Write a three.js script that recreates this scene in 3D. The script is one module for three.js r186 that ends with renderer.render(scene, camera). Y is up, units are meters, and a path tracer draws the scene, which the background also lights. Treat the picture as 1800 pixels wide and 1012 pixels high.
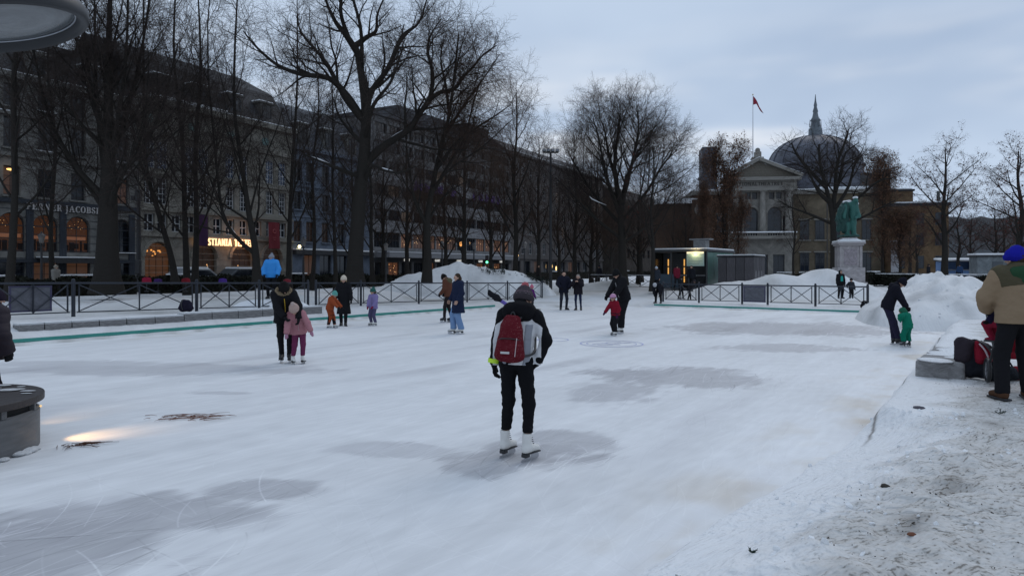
import * as THREE from 'three';
import { mergeGeometries } from 'three/addons/utils/BufferGeometryUtils.js';
import { RoundedBoxGeometry } from 'three/addons/geometries/RoundedBoxGeometry.js';
import { FontLoader } from 'three/addons/loaders/FontLoader.js';
import { TextGeometry } from 'three/addons/geometries/TextGeometry.js';

// ---------------------------------------------------------------- camera, sky, sun, exposure
const scene = new THREE.Scene();
const EYE = 1.95, F = 1200;                       // eye height above the ice; focal length for an 1800 px wide frame
const camera = new THREE.PerspectiveCamera(2 * Math.atan(540 / F) * 180 / Math.PI, 1800 / 1080, 0.1, 1500);
camera.setViewOffset(1800, 1080, 0, 68, 1800, 1012);  // lens shift: verticals stay vertical
camera.position.set(0, EYE, 0);
camera.lookAt(0, EYE, -10);
const renderer = new THREE.WebGLRenderer({ antialias: true });
renderer.toneMapping = THREE.LinearToneMapping;
renderer.toneMappingExposure = 1.17;
renderer.shadowMap.enabled = true;

function mulberry(a) { return () => { a |= 0; a = a + 0x6D2B79F5 | 0; let t = Math.imul(a ^ a >>> 15, 1 | a); t = t + Math.imul(t ^ t >>> 7, 61 | t) ^ t; return ((t ^ t >>> 14) >>> 0) / 4294967296; }; }
const PERM = (() => { const r = mulberry(77), p = new Uint8Array(512), a = [...Array(256).keys()]; for (let i = 255; i > 0; i--) { const j = Math.floor(r() * (i + 1)); const q = a[i]; a[i] = a[j]; a[j] = q; } for (let i = 0; i < 512; i++) p[i] = a[i & 255]; return p; })();
function noise(x, y, z = 0) {                      // gradient noise about -1..1
  const X = Math.floor(x), Y = Math.floor(y), Z = Math.floor(z); x -= X; y -= Y; z -= Z;
  const u = x * x * x * (x * (x * 6 - 15) + 10), v = y * y * y * (y * (y * 6 - 15) + 10), w = z * z * z * (z * (z * 6 - 15) + 10);
  const g = (i, j, k, a, b, c) => { const h = PERM[PERM[PERM[(X + i) & 255] + ((Y + j) & 255)] + ((Z + k) & 255)] & 15; const p = h < 8 ? a : b, q = h < 4 ? b : (h === 12 || h === 14) ? a : c; return ((h & 1) ? -p : p) + ((h & 2) ? -q : q); };
  const L = (t, a, b) => a + t * (b - a);
  return L(w, L(v, L(u, g(0, 0, 0, x, y, z), g(1, 0, 0, x - 1, y, z)), L(u, g(0, 1, 0, x, y - 1, z), g(1, 1, 0, x - 1, y - 1, z))), L(v, L(u, g(0, 0, 1, x, y, z - 1), g(1, 0, 1, x - 1, y, z - 1)), L(u, g(0, 1, 1, x, y - 1, z - 1), g(1, 1, 1, x - 1, y - 1, z - 1))));
}
function fbm(x, y, z = 0, o = 4) { let s = 0, a = 0.5; for (let i = 0; i < o; i++) { s += a * noise(x, y, z); x = x * 2.03 + 7.1; y = y * 2.03 + 3.7; z = z * 2.03 + 1.3; a *= 0.5; } return s; }
const clamp = (x, a = 0, b = 1) => Math.min(b, Math.max(a, x));
const sm = (a, b, x) => { const t = clamp((x - a) / (b - a)); return t * t * (3 - 2 * t); };
const lerp = (a, b, t) => a + (b - a) * t;

{ // overcast winter dusk: bands of blue grey cloud with paler gaps low down
  const W = 1024, H = 512, d = new Float32Array(W * H * 4);
  for (let j = 0; j < H; j++) for (let i = 0; i < W; i++) {
    const el = ((j + 0.5) / H - 0.5) * Math.PI, az = ((i + 0.5) / W - 0.5) * 2 * Math.PI;
    const y = Math.sin(el), x = Math.cos(az) * Math.cos(el), z = Math.sin(az) * Math.cos(el);
    const k = 1 / (Math.max(y, 0) + 0.16);
    const n1 = fbm(x * k * 0.8 + 3, z * k * 0.8, 5, 5), n2 = fbm(x * k * 1.9 + 11, z * k * 1.9, 2, 4);
    const low = Math.exp(-Math.pow((y - 0.19) / 0.09, 2));
    const band = fbm(az * 2.4 + 4, y * 17, 9, 4);
    let t = 0.52 + n1 * 0.85 + n2 * 0.4 + 0.2 * y;
    const gap = low * sm(-0.06, 0.3, band + 0.25 * n2);
    const lift = 1.0 + 0.14 * sm(0.3, 0.95, y);
    const dark = [0.338, 0.428, 0.575], pale = [0.482, 0.580, 0.720], warm = [0.80, 0.81, 0.83];
    t = clamp(t);
    for (let c = 0; c < 3; c++) { let v = lerp(dark[c], pale[c], t) * lift; v = lerp(v, warm[c], gap * 0.62); d[(j * W + i) * 4 + c] = v; }
    d[(j * W + i) * 4 + 3] = 1;
  }
  const t = new THREE.DataTexture(d, W, H, THREE.RGBAFormat, THREE.FloatType);
  t.mapping = THREE.EquirectangularReflectionMapping; t.magFilter = THREE.LinearFilter; t.wrapS = THREE.RepeatWrapping; t.needsUpdate = true;
  scene.background = t; scene.environment = t;
}
const sun = new THREE.DirectionalLight(0xfff6ee, 0.5); sun.name = 'overcast_sun'; sun.target.name = 'sun_target';
sun.position.set(45, 80, -70); sun.shadow.radius = 60; sun.castShadow = true;
sun.shadow.mapSize.set(2048, 2048);
Object.assign(sun.shadow.camera, { left: -90, right: 90, top: 90, bottom: -90, near: 1, far: 400 });
scene.add(sun, sun.target);

// ---------------------------------------------------------------- helpers
const V = (x, y, z) => new THREE.Vector3(x, y, z);
const rad = (a) => a * Math.PI / 180;
const gx = (px, d) => (px - 900) / F * d;         // metres right of the camera at d metres ahead
const gy = (py, d) => EYE + (472 - py) / F * d;   // height above the ice
const counts = {};
function numbered(n) { const k = counts[n] = (counts[n] ?? 0) + 1; return k === 1 ? n : n + '_' + String(k - 1).padStart(3, '0'); }
function shade(o) { o.traverse((m) => { if (m.isMesh) { m.castShadow = true; m.receiveShadow = true; } }); return o; }
function tag(o, label, category, group, kind) { if (label) o.userData.label = label; if (category) o.userData.category = category; if (group) o.userData.group = group; if (kind) o.userData.kind = kind; return o; }
function thing(name, label, category, x = 0, y = 0, z = 0, turn = 0, group) { const o = new THREE.Group(); o.name = numbered(name); o.position.set(x, y, z); o.rotation.y = turn; tag(o, label, category, group); scene.add(o); return o; }
function mesh(name, geo, mat, parent = scene) {
  const g = Array.isArray(geo) ? (geo.length > 1 ? merge(geo) : geo[0]) : geo;
  const m = new THREE.Mesh(g, mat); m.name = parent === scene ? numbered(name) : numberedIn(parent, name); m.castShadow = m.receiveShadow = true; parent.add(m); return m;
}
function numberedIn(p, n) { const c = p.userData.__c ?? (Object.defineProperty(p.userData, '__c', { value: {}, enumerable: false }), p.userData.__c); const k = c[n] = (c[n] ?? 0) + 1; return k === 1 ? n : n + '_' + String(k - 1).padStart(3, '0'); }
function struct(name, geo, mat) { return tag(mesh(name, geo, mat), null, null, null, 'structure'); }
function merge(list) {
  const out = list.map((g) => { let q = g.index ? g.toNonIndexed() : g.clone(); for (const n of Object.keys(q.attributes)) if (!['position', 'normal', 'uv'].includes(n)) q.deleteAttribute(n); if (!q.attributes.uv) q.setAttribute('uv', new THREE.BufferAttribute(new Float32Array(q.attributes.position.count * 2), 2)); if (!q.attributes.normal) q.computeVertexNormals(); return q; });
  return mergeGeometries(out);
}
const boxCache = new Map();
function bx(w, h, d, x = 0, y = 0, z = 0, rx = 0, ry = 0, rz = 0) {   // box centred at x, z with its centre height y
  const g = new THREE.BoxGeometry(w, h, d); if (rx) g.rotateX(rx); if (rz) g.rotateZ(rz); if (ry) g.rotateY(ry); return g.translate(x, y, z);
}
function rbx(w, h, d, r, x = 0, y = 0, z = 0, ry = 0) { const g = new RoundedBoxGeometry(w, h, d, 2, r); if (ry) g.rotateY(ry); return g.translate(x, y, z); }
function cyl(r0, r1, h, n, x = 0, y = 0, z = 0) { return new THREE.CylinderGeometry(r1, r0, h, n).translate(x, y + h / 2, z); }   // r0 at the bottom
function bar(a, b, r, n = 6) { const d = b.clone().sub(a), g = new THREE.CylinderGeometry(r, r, d.length(), n); g.applyQuaternion(new THREE.Quaternion().setFromUnitVectors(V(0, 1, 0), d.normalize())); return g.translate((a.x + b.x) / 2, (a.y + b.y) / 2, (a.z + b.z) / 2); }
function flat(a, b, w, h) { // rectangular bar from a to b, w wide (horizontal), h high
  const d = b.clone().sub(a), L = d.length(), g = new THREE.BoxGeometry(w, h, L); const m = new THREE.Matrix4().lookAt(b, a, Math.abs(d.y) > 0.99 * L ? V(1, 0, 0) : V(0, 1, 0)); return g.applyMatrix4(m).translate((a.x + b.x) / 2, (a.y + b.y) / 2, (a.z + b.z) / 2);
}
function tube(pts, r, n = 6, seg = 0) { return new THREE.TubeGeometry(new THREE.CatmullRomCurve3(pts), seg || pts.length * 4, r, n, false); }
function ball(r, x = 0, y = 0, z = 0, sx = 1, sy = 1, sz = 1, n = 12) { return new THREE.SphereGeometry(r, n, Math.ceil(n * 0.7)).scale(sx, sy, sz).translate(x, y, z); }

function canvasTex(w, h, draw, srgb = true) { const c = document.createElement('canvas'); c.width = w; c.height = h; draw(c.getContext('2d'), w, h); const t = new THREE.CanvasTexture(c); if (srgb) t.colorSpace = THREE.SRGBColorSpace; t.wrapS = t.wrapT = THREE.RepeatWrapping; return t; }
function dataTex(n, f, srgb = true, wrap = true) { const d = new Uint8Array(n * n * 4); for (let j = 0; j < n; j++) for (let i = 0; i < n; i++) { const v = f(i / n, j / n, i, j); const q = (j * n + i) * 4; if (typeof v === 'number') d[q] = d[q + 1] = d[q + 2] = clamp(v) * 255; else { d[q] = clamp(v[0]) * 255; d[q + 1] = clamp(v[1]) * 255; d[q + 2] = clamp(v[2]) * 255; } d[q + 3] = 255; } const t = new THREE.DataTexture(d, n, n, THREE.RGBAFormat); if (srgb) t.colorSpace = THREE.SRGBColorSpace; t.magFilter = THREE.LinearFilter; if (wrap) t.wrapS = t.wrapT = THREE.RepeatWrapping; t.needsUpdate = true; return t; }
// noise that tiles on the unit square
function tile(u, v, f, seed = 0, o = 4) { const a = u * 2 * Math.PI, b = v * 2 * Math.PI, r = f / (2 * Math.PI); return fbm(Math.cos(a) * r + seed, Math.sin(a) * r + Math.cos(b) * r * 1.3 + seed * 1.7, Math.sin(b) * r + seed * 0.3, o); }
const lin = (r, g, b) => new THREE.Color().setRGB(r, g, b);
const M = (c, rough = 0.8, o = {}) => new THREE.MeshPhysicalMaterial({ color: c, roughness: rough, specularIntensity: rough >= 0.85 ? 0.16 : rough >= 0.7 ? 0.6 : 1, ...o });
const glow = (r, g, b, k = 1, base = 0.05) => new THREE.MeshStandardMaterial({ color: lin(base, base, base), roughness: 0.6, emissive: lin(r, g, b), emissiveIntensity: k });

const weaveBump = dataTex(256, (u, v) => 0.5 + 0.5 * tile(u, v, 40, 3, 2) * 1.4, false);
const grime = dataTex(512, (u, v) => { const a = tile(u, v, 6, 1, 5), b = tile(u, v, 30, 8, 3); const k = 0.86 + 0.22 * a + 0.12 * b; return [k, k * 0.99, k * 0.975]; });
const grimeBump = dataTex(256, (u, v) => 0.5 + 0.6 * tile(u, v, 24, 5, 4), false);
const fabric = (c, rough = 0.9, o = {}) => M(c, rough, { bumpMap: weaveBump, bumpScale: 0.0015, ...o });
const stone = (r, g, b, rough = 0.9) => M(lin(r, g, b), rough, { map: grime, bumpMap: grimeBump, bumpScale: 0.01 });
// ---------------------------------------------------------------- ground and ice
// rink frame: t runs along the long sides (away, to the right), s across (0 at the camera, negative towards the street)
const RU = [0.582, 0.813], RN = [0.813, -0.582];
const st = (x, d) => [RN[0] * x + RN[1] * d, RU[0] * x + RU[1] * d];
const xd = (s, t) => [RN[0] * s + RU[0] * t, RN[1] * s + RU[1] * t];
const P = (s, t, h = 0) => { const [x, d] = xd(s, t); return V(x, h, -d); };
// distance outside the ice (negative inside)
function outside(s, t) {
  const right = -1.75 + 0.45 * sm(4, 9, t) + 0.1 * noise(t * 0.7, 3) + 0.04 * noise(t * 3, 9) * (t < 8 ? 1 : 0.2);
  let e = Math.max(-20.1 - s, s - right, t - 32.2, -14 - t);
  const c = (-(s + 20.3) * 0.682 + (t - 27) * 0.731);         // the corner cut off on the far left
  e = Math.max(e, c);
  // the big pile of cleared snow spills on to the ice at the right
  return e;
}
function pile(x, d, cx, cd, rx, rd, h, turn = 0, p = 1.6) { const c = Math.cos(turn), s = Math.sin(turn), a = ((x - cx) * c + (d - cd) * s) / rx, b = (-(x - cx) * s + (d - cd) * c) / rd; const q = a * a + b * b; return q > 1 ? 0 : h * Math.pow(1 - q, p); }
// metres in front of the line of shop fronts along the street
const streetQ = (x, d) => (x + 33) * 0.876 - (d - 60) * 0.482;
function ground(x, d) {
  const [s, t] = st(x, d), e = outside(s, t);
  let g = 0.46 - 0.34 * sm(6, 32, t + 0.4 * (s + 20)) + 0.25 * sm(40, 62, d);
  if (s > -6 && t < 30) g = lerp(g, 0.35, sm(-6, -3, s));
  let h;
  const rough = 0.05 * fbm(x * 1.3, d * 1.3, 1, 4) + 0.015 * noise(x * 6, d * 6, 2);
  if (s > -6 && t < 26) {                                        // near bank: a soft ridge thrown up along the edge
    const ridge = 0.085 * Math.exp(-Math.pow((e - 0.95) / 0.5, 2)) * (1 - sm(7.2, 8.6, t)) * (0.7 + 0.9 * noise(t * 1.4, 8) + 0.3);
    const rise = sm(lerp(-0.5, -0.05, sm(7.6, 9.2, t)), lerp(2.1, 0.24, sm(7.6, 9.2, t)), e + 0.16 * noise(x * 2.1, d * 2.1, 8) * (1 - sm(7.6, 9.2, t)));
    h = -0.12 + 0.13 * sm(-0.35, 0.05, e) + 0.34 * rise + ridge;
    const lump = sm(0.1, 0.9, e) * (1 - 0.6 * sm(1.2, 2.4, e)) * (1 - 0.8 * sm(7.6, 8.8, t));
    h += lump * (0.10 * fbm(x * 2.3, d * 2.3, 4, 3) + 0.030 * noise(x * 7, d * 7, 1) + 0.09 * Math.max(0, noise(x * 3.1, d * 3.1, 12)) + 0.045 * Math.max(0, noise(x * 9.5, d * 9.5, 15))) + sm(-0.1, 0.8, e) * (0.026 * fbm(x * 4.4, d * 4.4, 2, 3) + 0.009 * noise(x * 19, d * 19, 6)) * (d < 14 ? 1 : 0.4) * (1 - 0.75 * sm(7.6, 8.8, t) * sm(0.8, 0.3, e));
    h = Math.min(h, 0.62);
  } else {
    h = -0.12 + 0.17 * sm(-0.3, 0.12, e) + 0.04 * sm(0.1, 0.6, e) + (g - 0.09) * sm(0.35, 2.6, e) + rough * sm(0, 1.4, e);
    if (e > 0.2 && e < 12) h += 0.10 * Math.max(0, fbm(x * 0.5, d * 0.5, 3, 3)) * sm(0.2, 2, e);
  }
  // shovelled heaps behind the far fence and beside the statue
  if (d > 30 && d < 70) {
    h += pile(x, d, gx(1300, 43), 43, 4.6, 2.6, 1.05) + pile(x, d, gx(1405, 43), 43, 3.6, 2.3, 1.1, 0.3) + pile(x, d, gx(1350, 45), 45, 3.4, 2, 0.8) + pile(x, d, gx(1500, 42), 42, 2.8, 2, 1.05) + pile(x, d, gx(1455, 44), 44, 2.4, 2.0, 1.25);
    h += pile(x, d, gx(1190, 47), 47, 4, 2, 0.45) * 0.6 + pile(x, d, gx(1075, 56), 56, 4, 2, 0.9) * 0.7 + pile(x, d, gx(660, 40), 40, 3, 2, 0.5);
  }
  if (d > 20 && d < 40 && x < -4) h += pile(x, d, gx(260, 25.5), 25.5, 2.8, 1.6, 0.35) + pile(x, d, gx(400, 29), 29, 2.4, 1.6, 0.3) + pile(x, d, gx(520, 30), 30, 2.5, 1.8, 0.45) + pile(x, d, gx(30, 23), 23, 2.5, 1.4, 0.2);
  const q = streetQ(x, d); if (q < 20) h = lerp(h, 0.40, sm(20, 17, q));
  if (d > 75) h += q < 20 ? 0 : 0.3 * sm(75, 130, d) * 1.5;
  return h;
}
const snowBump = dataTex(512, (u, v) => 0.5 + 0.45 * tile(u, v, 10, 2, 5) + 0.28 * tile(u, v, 46, 4, 3), false);
const snowTint = dataTex(512, (u, v) => { const k = 0.955 + 0.06 * tile(u, v, 7, 12, 5); return [k, k, k]; });
const snowMat = new THREE.MeshStandardMaterial({ color: 0xffffff, vertexColors: true, roughness: 0.95, map: snowTint, bumpMap: snowBump, bumpScale: 0.045 });
function sheet(name, angles, rings, hf, cf, mat, tileM, keep) {   // polar sheet round the camera, finer near it
  const na = angles.length, nr = rings.length, pos = new Float32Array(na * nr * 3), col = new Float32Array(na * nr * 3), uv = new Float32Array(na * nr * 2), uv1 = keep ? new Float32Array(na * nr * 2) : null, ok = new Uint8Array(na * nr);
  for (let j = 0; j < nr; j++) for (let i = 0; i < na; i++) {
    const x = rings[j] * Math.sin(angles[i]), d = rings[j] * Math.cos(angles[i]), q = j * na + i, h = hf(x, d), c = cf(x, d, h);
    pos.set([x, h, -d], q * 3); col.set(c, q * 3); if (uv1) { const [s, t] = st(x, d); uv.set([(s - BANK.s0) / BANK.sw, (t - BANK.t0) / BANK.tw], q * 2); uv1.set([x / tileM, d / tileM], q * 2); } else uv.set([x / tileM, d / tileM], q * 2); ok[q] = keep ? (keep(x, d) ? 1 : 0) : 1;
  }
  const idx = [];
  for (let j = 0; j < nr - 1; j++) for (let i = 0; i < na - 1; i++) { const a = j * na + i, b = a + 1, c = a + na, e = c + 1; if (ok[a] | ok[b] | ok[c] | ok[e]) idx.push(a, b, c, b, e, c); }
  const g = new THREE.BufferGeometry(); g.setAttribute('position', new THREE.BufferAttribute(pos, 3)); if (!uv1) g.setAttribute('color', new THREE.BufferAttribute(col, 3)); else g.setAttribute('uv1', new THREE.BufferAttribute(uv1, 2)); g.setAttribute('uv', new THREE.BufferAttribute(uv, 2)); g.setIndex(idx); g.computeVertexNormals();
  return struct(name, g, mat);
}
const geomRings = (a, b, q) => { const r = [a]; while (r[r.length - 1] < b) r.push(r[r.length - 1] * q); return r; };
const fan = (a, b, n) => Array.from({ length: n + 1 }, (_, i) => rad(a + (b - a) * i / n));
const snowCol = (x, d) => {
  const [s, t] = st(x, d), e = outside(s, t);
  let k = 0.70 + 0.05 * fbm(x * 0.6, d * 0.6, 7, 3), w = 0;
  w += 0.6 * sm(0.0, 0.35, fbm(x * 0.35, d * 0.5, 2, 4)) * sm(0.3, 2, e) * (d < 80 ? 1 : 0.6);
  if (e > -0.4 && e < 1.6 && s < -8) w += 0.75 * Math.exp(-Math.pow((e - 0.02) / 0.11, 2)) * sm(-0.5, 0.2, noise(x * 1.5, d * 1.5, 3)) + 0.35 * sm(-0.1, 0.35, noise(s * 4, t * 1.1, 3)) * sm(1.6, 0.6, e);
  const path = Math.exp(-Math.pow((s + 25.5 + 1.2 * noise(t * 0.2, 2)) / 2.2, 2)) + 0.8 * Math.exp(-Math.pow((t - 41) / 2.5, 2)); w += 0.5 * path * (s < -3 ? 1 : 0.3);
  w = clamp(w, 0, 1); k *= 1 - 0.42 * w;
  const q = streetQ(x, d); if (q < 19 && q > -8) k = lerp(k, 0.2, 0.8 * sm(19, 15, q));
  return [k, k * (1 - 0.02 * w), k * (1 - 0.075 * w)];
};
// trampled bank: white where it was thrown up, browner and gritty where people walk
const BANK = { s0: -2.7, sw: 4.8, t0: 1.2, tw: 14 };
const dirtMat = (() => {
  const W = 1024, H = 2048, a = new Uint8Array(W * H * 4), enc = (v) => 255 * (v <= 0.0031308 ? 12.92 * v : 1.055 * Math.pow(Math.min(1, v), 1 / 2.4) - 0.055);
  for (let j = 0; j < H; j++) for (let i = 0; i < W; i++) {
    const s = BANK.s0 + BANK.sw * (i + 0.5) / W, t = BANK.t0 + BANK.tw * (j + 0.5) / H, [x, d] = xd(s, t), e = outside(s, t);
    const n1 = fbm(x * 1.2 + 4, d * 1.9, 8, 3), n2 = fbm(x * 5.5, d * 9, 3, 3), n3 = noise(x * 27, d * 48, 5), n4 = noise(x * 70, d * 110, 1);
    const walk = sm(0.5, 1.15, e + 0.7 * n1) * (1 - 0.6 * sm(11, 15, t)), fresh = sm(0.05, 0.4, noise(x * 1.7 + 3, d * 2.3, 6)) * sm(8.2, 6.5, t) * 0.0 + sm(0.15, 0.45, n1 + 0.3 * n2) * 0.35 * walk;
    let w = clamp(0.10 * sm(-0.2, 0.5, e) + 0.74 * walk - fresh + 0.42 * sm(0.0, 0.45, n1 * 0.7 + n2 * 0.6) * sm(0.25, 1.2, e));
    w = clamp(w + 0.26 * n2 * (0.25 + walk) + 0.20 * n3 * (0.2 + walk) + 0.10 * n4 * walk);
    const sp = sm(0.30, 0.50, 0.62 * n3 + 0.55 * n2 + 0.35 * n4 + 0.14 * walk) * sm(0.35, 1.3, e + 0.4 * n1), seam = Math.exp(-Math.pow((e - 1.25 - 0.08 * n2) / 0.1, 2)) * sm(0.0, 0.35, noise(t * 1.7, 6)) * 0.5;
    const line = Math.exp(-Math.pow((e - 0.13 - 0.03 * n2) / 0.022, 2)) * sm(7.9, 8.6, t) * 0.8, k = clamp(sp * 0.75 + seam + line), q = (j * W + i) * 4, base = [lerp(0.745, 0.47, w), lerp(0.75, 0.455, w), lerp(0.755, 0.43, w)], dk = [0.13, 0.115, 0.10];
    for (let c = 0; c < 3; c++) a[q + c] = enc(lerp(base[c], dk[c], k)); a[q + 3] = 255;
  }
  const t = new THREE.DataTexture(a, W, H, THREE.RGBAFormat); t.colorSpace = THREE.SRGBColorSpace; t.magFilter = THREE.LinearFilter; t.wrapS = t.wrapT = THREE.MirroredRepeatWrapping; t.needsUpdate = true;
  const b = snowBump.clone(); b.channel = 1; b.needsUpdate = true; return new THREE.MeshPhysicalMaterial({ roughness: 0.92, specularIntensity: 0.4, map: t, bumpMap: b, bumpScale: 0.07 });
})();
const isRight = (x, d) => { const [s, t] = st(x, d); return s > -2.6 && t < 24 && t > -6; };
sheet('snow_ground', [...fan(-180, -50, 60), ...fan(-49.7, 49.7, 340), ...fan(50, 180, 60)], geomRings(1.2, 700, 1.018), (x, d) => { const h = ground(x, d); return isRight(x, d) ? h - 0.06 : h; }, snowCol, snowMat, 3.2);
sheet('trodden_snow', fan(-50, 95, 500), geomRings(1.0, 36, 1.0105), (x, d) => ground(x, d), () => [1, 1, 1], dirtMat, 2.6, isRight);

{ // ice
  const px2 = (px, py) => { const d = EYE * F / (py - 472); return st(gx(px, d), d); };
  const wet = [[1190, 662, 1.25, 1.6, 0.9], [1075, 690, 0.9, 0.9, 0.7], [1385, 577, 2.6, 4.0, 0.95], [1375, 611, 0.9, 1.7, 0.8], [925, 798, 0.55, 0.75, 0.95], [850, 820, 0.34, 0.4, 0.8], [1000, 775, 0.5, 0.6, 0.75], [480, 862, 0.32, 0.55, 0.75], [250, 905, 0.45, 1.2, 0.8], [60, 960, 0.7, 1.2, 0.95], [250, 650, 0.8, 3.6, 0.55], [390, 691, 0.15, 0.5, 0.5], [700, 790, 0.3, 0.8, 0.45], [130, 640, 0.6, 2.2, 0.45]].map(([x, y, a, b, k]) => { const d = EYE * F / (y - 472); return [gx(x, d), d, a, b, k]; });
  const enc = (v) => 255 * (v <= 0.0031308 ? 12.92 * v : 1.055 * Math.pow(Math.min(1, v), 1 / 2.4) - 0.055);
  // blade scratches, denser along the lanes
  const scratches = (w, h, n, perM, seed) => { const c = document.createElement('canvas'); c.width = w; c.height = h; const g = c.getContext('2d'), r = mulberry(seed); g.fillStyle = '#808080'; g.fillRect(0, 0, w, h); for (let i = 0; i < n; i++) { const x = r() * w, y = r() * h, a = r() < 0.72 ? Math.PI / 2 + (r() - 0.5) * 0.8 : r() * Math.PI, L = (0.2 + r() * r() * 1.7) * perM, b = (r() - 0.5) * 0.3 * L, v = r() < 0.42 ? 30 + r() * 60 : 170 + r() * 80; g.strokeStyle = `rgba(${v | 0},${v | 0},${v | 0},${0.18 + r() * 0.5})`; g.lineWidth = r() < 0.8 ? 1 : 1.8; g.beginPath(); g.moveTo(x, y); g.quadraticCurveTo(x + Math.cos(a) * L / 2 - Math.sin(a) * b, y + Math.sin(a) * L / 2 + Math.cos(a) * b, x + Math.cos(a) * L, y + Math.sin(a) * L); g.stroke(); } return g.getImageData(0, 0, w, h).data; };
  function iceSheet(S0, S1, T0, T1, N, nScr, seed) {
    const SW = S1 - S0, TW = T1 - T0, col = new Uint8Array(N * N * 4), rgh = new Uint8Array(N * N * 4), scr = scratches(N, N, nScr, N / TW, seed);
    for (let j = 0; j < N; j++) for (let i = 0; i < N; i++) {
      const s = S0 + SW * (i + 0.5) / N, t = T0 + TW * (j + 0.5) / N, [x, d] = xd(s, t), q = (j * N + i) * 4, e = -outside(s, t); let w = 0, k = 0.67, br = 0, streak = 0, fine = 0; const sc = (scr[q] - 128) / 128;
      if (d > 1.5 && Math.abs(x) < d * 0.85 + 2 && e > -0.6) {
        const rag = noise(s * 7, t * 2.2, 9), n = fbm(x * 0.9, d * 0.9, 3, 3) * 0.9 + 0.16 * noise(x * 3.1, d * 4.3, 9) + 0.34 * rag + 0.45 * sc;
        for (const [cx, cd, rd, rx, kk] of wet) { const u = Math.hypot((x - cx) / rx, (d - cd) / rd); if (u < 1.9) w = Math.max(w, kk * sm(1.2, 0.66, u + 0.85 * n)); }
        streak = fbm(s * 2.4, t * 0.28, 6, 3); fine = noise(s * 13, t * 2.6, 2); const cloud = fbm(x * 0.22, d * 0.22, 8, 3), lane = sm(0.08, 0.42, fbm(s * 0.9 + 3, t * 0.16, 4, 3));
        w = clamp(w * (0.80 + 0.55 * streak + 0.22 * fine) + 0.40 * lane * (0.7 + 0.6 * fine)); k = 0.665 + 0.08 * cloud + 0.115 * streak + 0.045 * fine + 0.03 * noise(x * 2.6, d * 4, 13);
        const edge = sm(1.6, 0, e); k += 0.04 * edge; br = edge * sm(0.0, 0.4, fbm(s * 1.1, t * 0.6, 2, 3)) * 0.13 + edge * edge * sm(-0.1, 0.5, fbm(s * 3, t * 2, 5, 3)) * 0.08;
      }
      k -= 0.33 * w; k += sc * (0.10 + 0.30 * w);
      col[q] = enc(clamp(k * (0.985 - 0.03 * w) - br * 0.7)); col[q + 1] = enc(clamp(k * (0.993 - 0.045 * w) - br)); col[q + 2] = enc(clamp(k * (1.0 - 0.01 * w) - br * 1.4)); col[q + 3] = 255;
      rgh[q] = rgh[q + 1] = rgh[q + 2] = clamp(0.66 - 0.2 * w + 0.08 * streak + 0.05 * fine + 0.1 * sc) * 255; rgh[q + 3] = 255;
    }
    const T = (a, srgb) => { const t = new THREE.DataTexture(a, N, N, THREE.RGBAFormat); if (srgb) t.colorSpace = THREE.SRGBColorSpace; t.magFilter = THREE.LinearFilter; t.needsUpdate = true; return t; };
    return { S0, SW, T0, TW, mat: new THREE.MeshStandardMaterial({ map: T(col, true), roughnessMap: T(rgh, false), roughness: 1 }) };
  }
  const piece = (sh, rects) => { const pos = [], uv = [], idx = []; for (const [s0, s1, t0, t1] of rects) { const n = pos.length / 3; for (const [s, t] of [[s0, t0], [s1, t0], [s0, t1], [s1, t1]]) { const [x, d] = xd(s, t); pos.push(x, 0, -d); uv.push((s - sh.S0) / sh.SW, (t - sh.T0) / sh.TW); } idx.push(n, n + 1, n + 2, n + 1, n + 3, n + 2); } const g = new THREE.BufferGeometry(); g.setAttribute('position', new THREE.Float32BufferAttribute(pos, 3)); g.setAttribute('uv', new THREE.Float32BufferAttribute(uv, 2)); g.setIndex(idx); g.computeVertexNormals(); if (g.attributes.normal.getY(0) < 0) { for (let i = 0; i < idx.length; i += 3) { const q = idx[i]; idx[i] = idx[i + 1]; idx[i + 1] = q; } g.setIndex(idx); g.computeVertexNormals(); } struct('ice_rink', g, sh.mat); };
  piece(iceSheet(-21, 0.5, -14, 34, 1280, 5200, 5), [[-21, 0.5, -14, 0.5], [-21, -13, 0.5, 14], [-21, 0.5, 14, 34]]);
  piece(iceSheet(-13, 0.5, 0.5, 14, 2048, 9500, 6), [[-13, 0.5, 0.5, 14]]);
}
{ // faint emblem rings sprayed under the ice
  const paint = M(lin(0.40, 0.42, 0.60), 0.7);
  const ringOf = (R, w) => new THREE.RingGeometry(R - w / 2, R + w / 2, 64).rotateX(-Math.PI / 2);
  const spots = [[1075, 604, 0.80, 'large pale violet ring emblem with strokes inside, painted in the ice'], [972, 597, 0.42, 'small plain pale violet ring painted in the ice']];
  spots.forEach(([px, py, R, label], i) => {
    const d = EYE * F / (py - 472), t = thing('ice_emblem', label, 'painted marking', gx(px, d), 0.004, -d);
    mesh('ring', ringOf(R, 0.045), paint, t);
    if (!i) { mesh('inner_ring', ringOf(R * 0.80, 0.025), paint, t); const b = []; for (const [x, z, w, r] of [[-0.3, 0, 0.5, 0.5], [-0.02, 0.1, 0.55, -0.7], [0.3, -0.1, 0.5, 0.4], [0.1, -0.3, 0.4, 0.1], [-0.2, 0.3, 0.4, -0.1]]) b.push(new THREE.PlaneGeometry(w, 0.05).rotateX(-Math.PI / 2).rotateY(r).translate(x, 0.0006 * b.length + 0.001, z)); mesh('strokes', b, paint, t); }
  });
}
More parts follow.
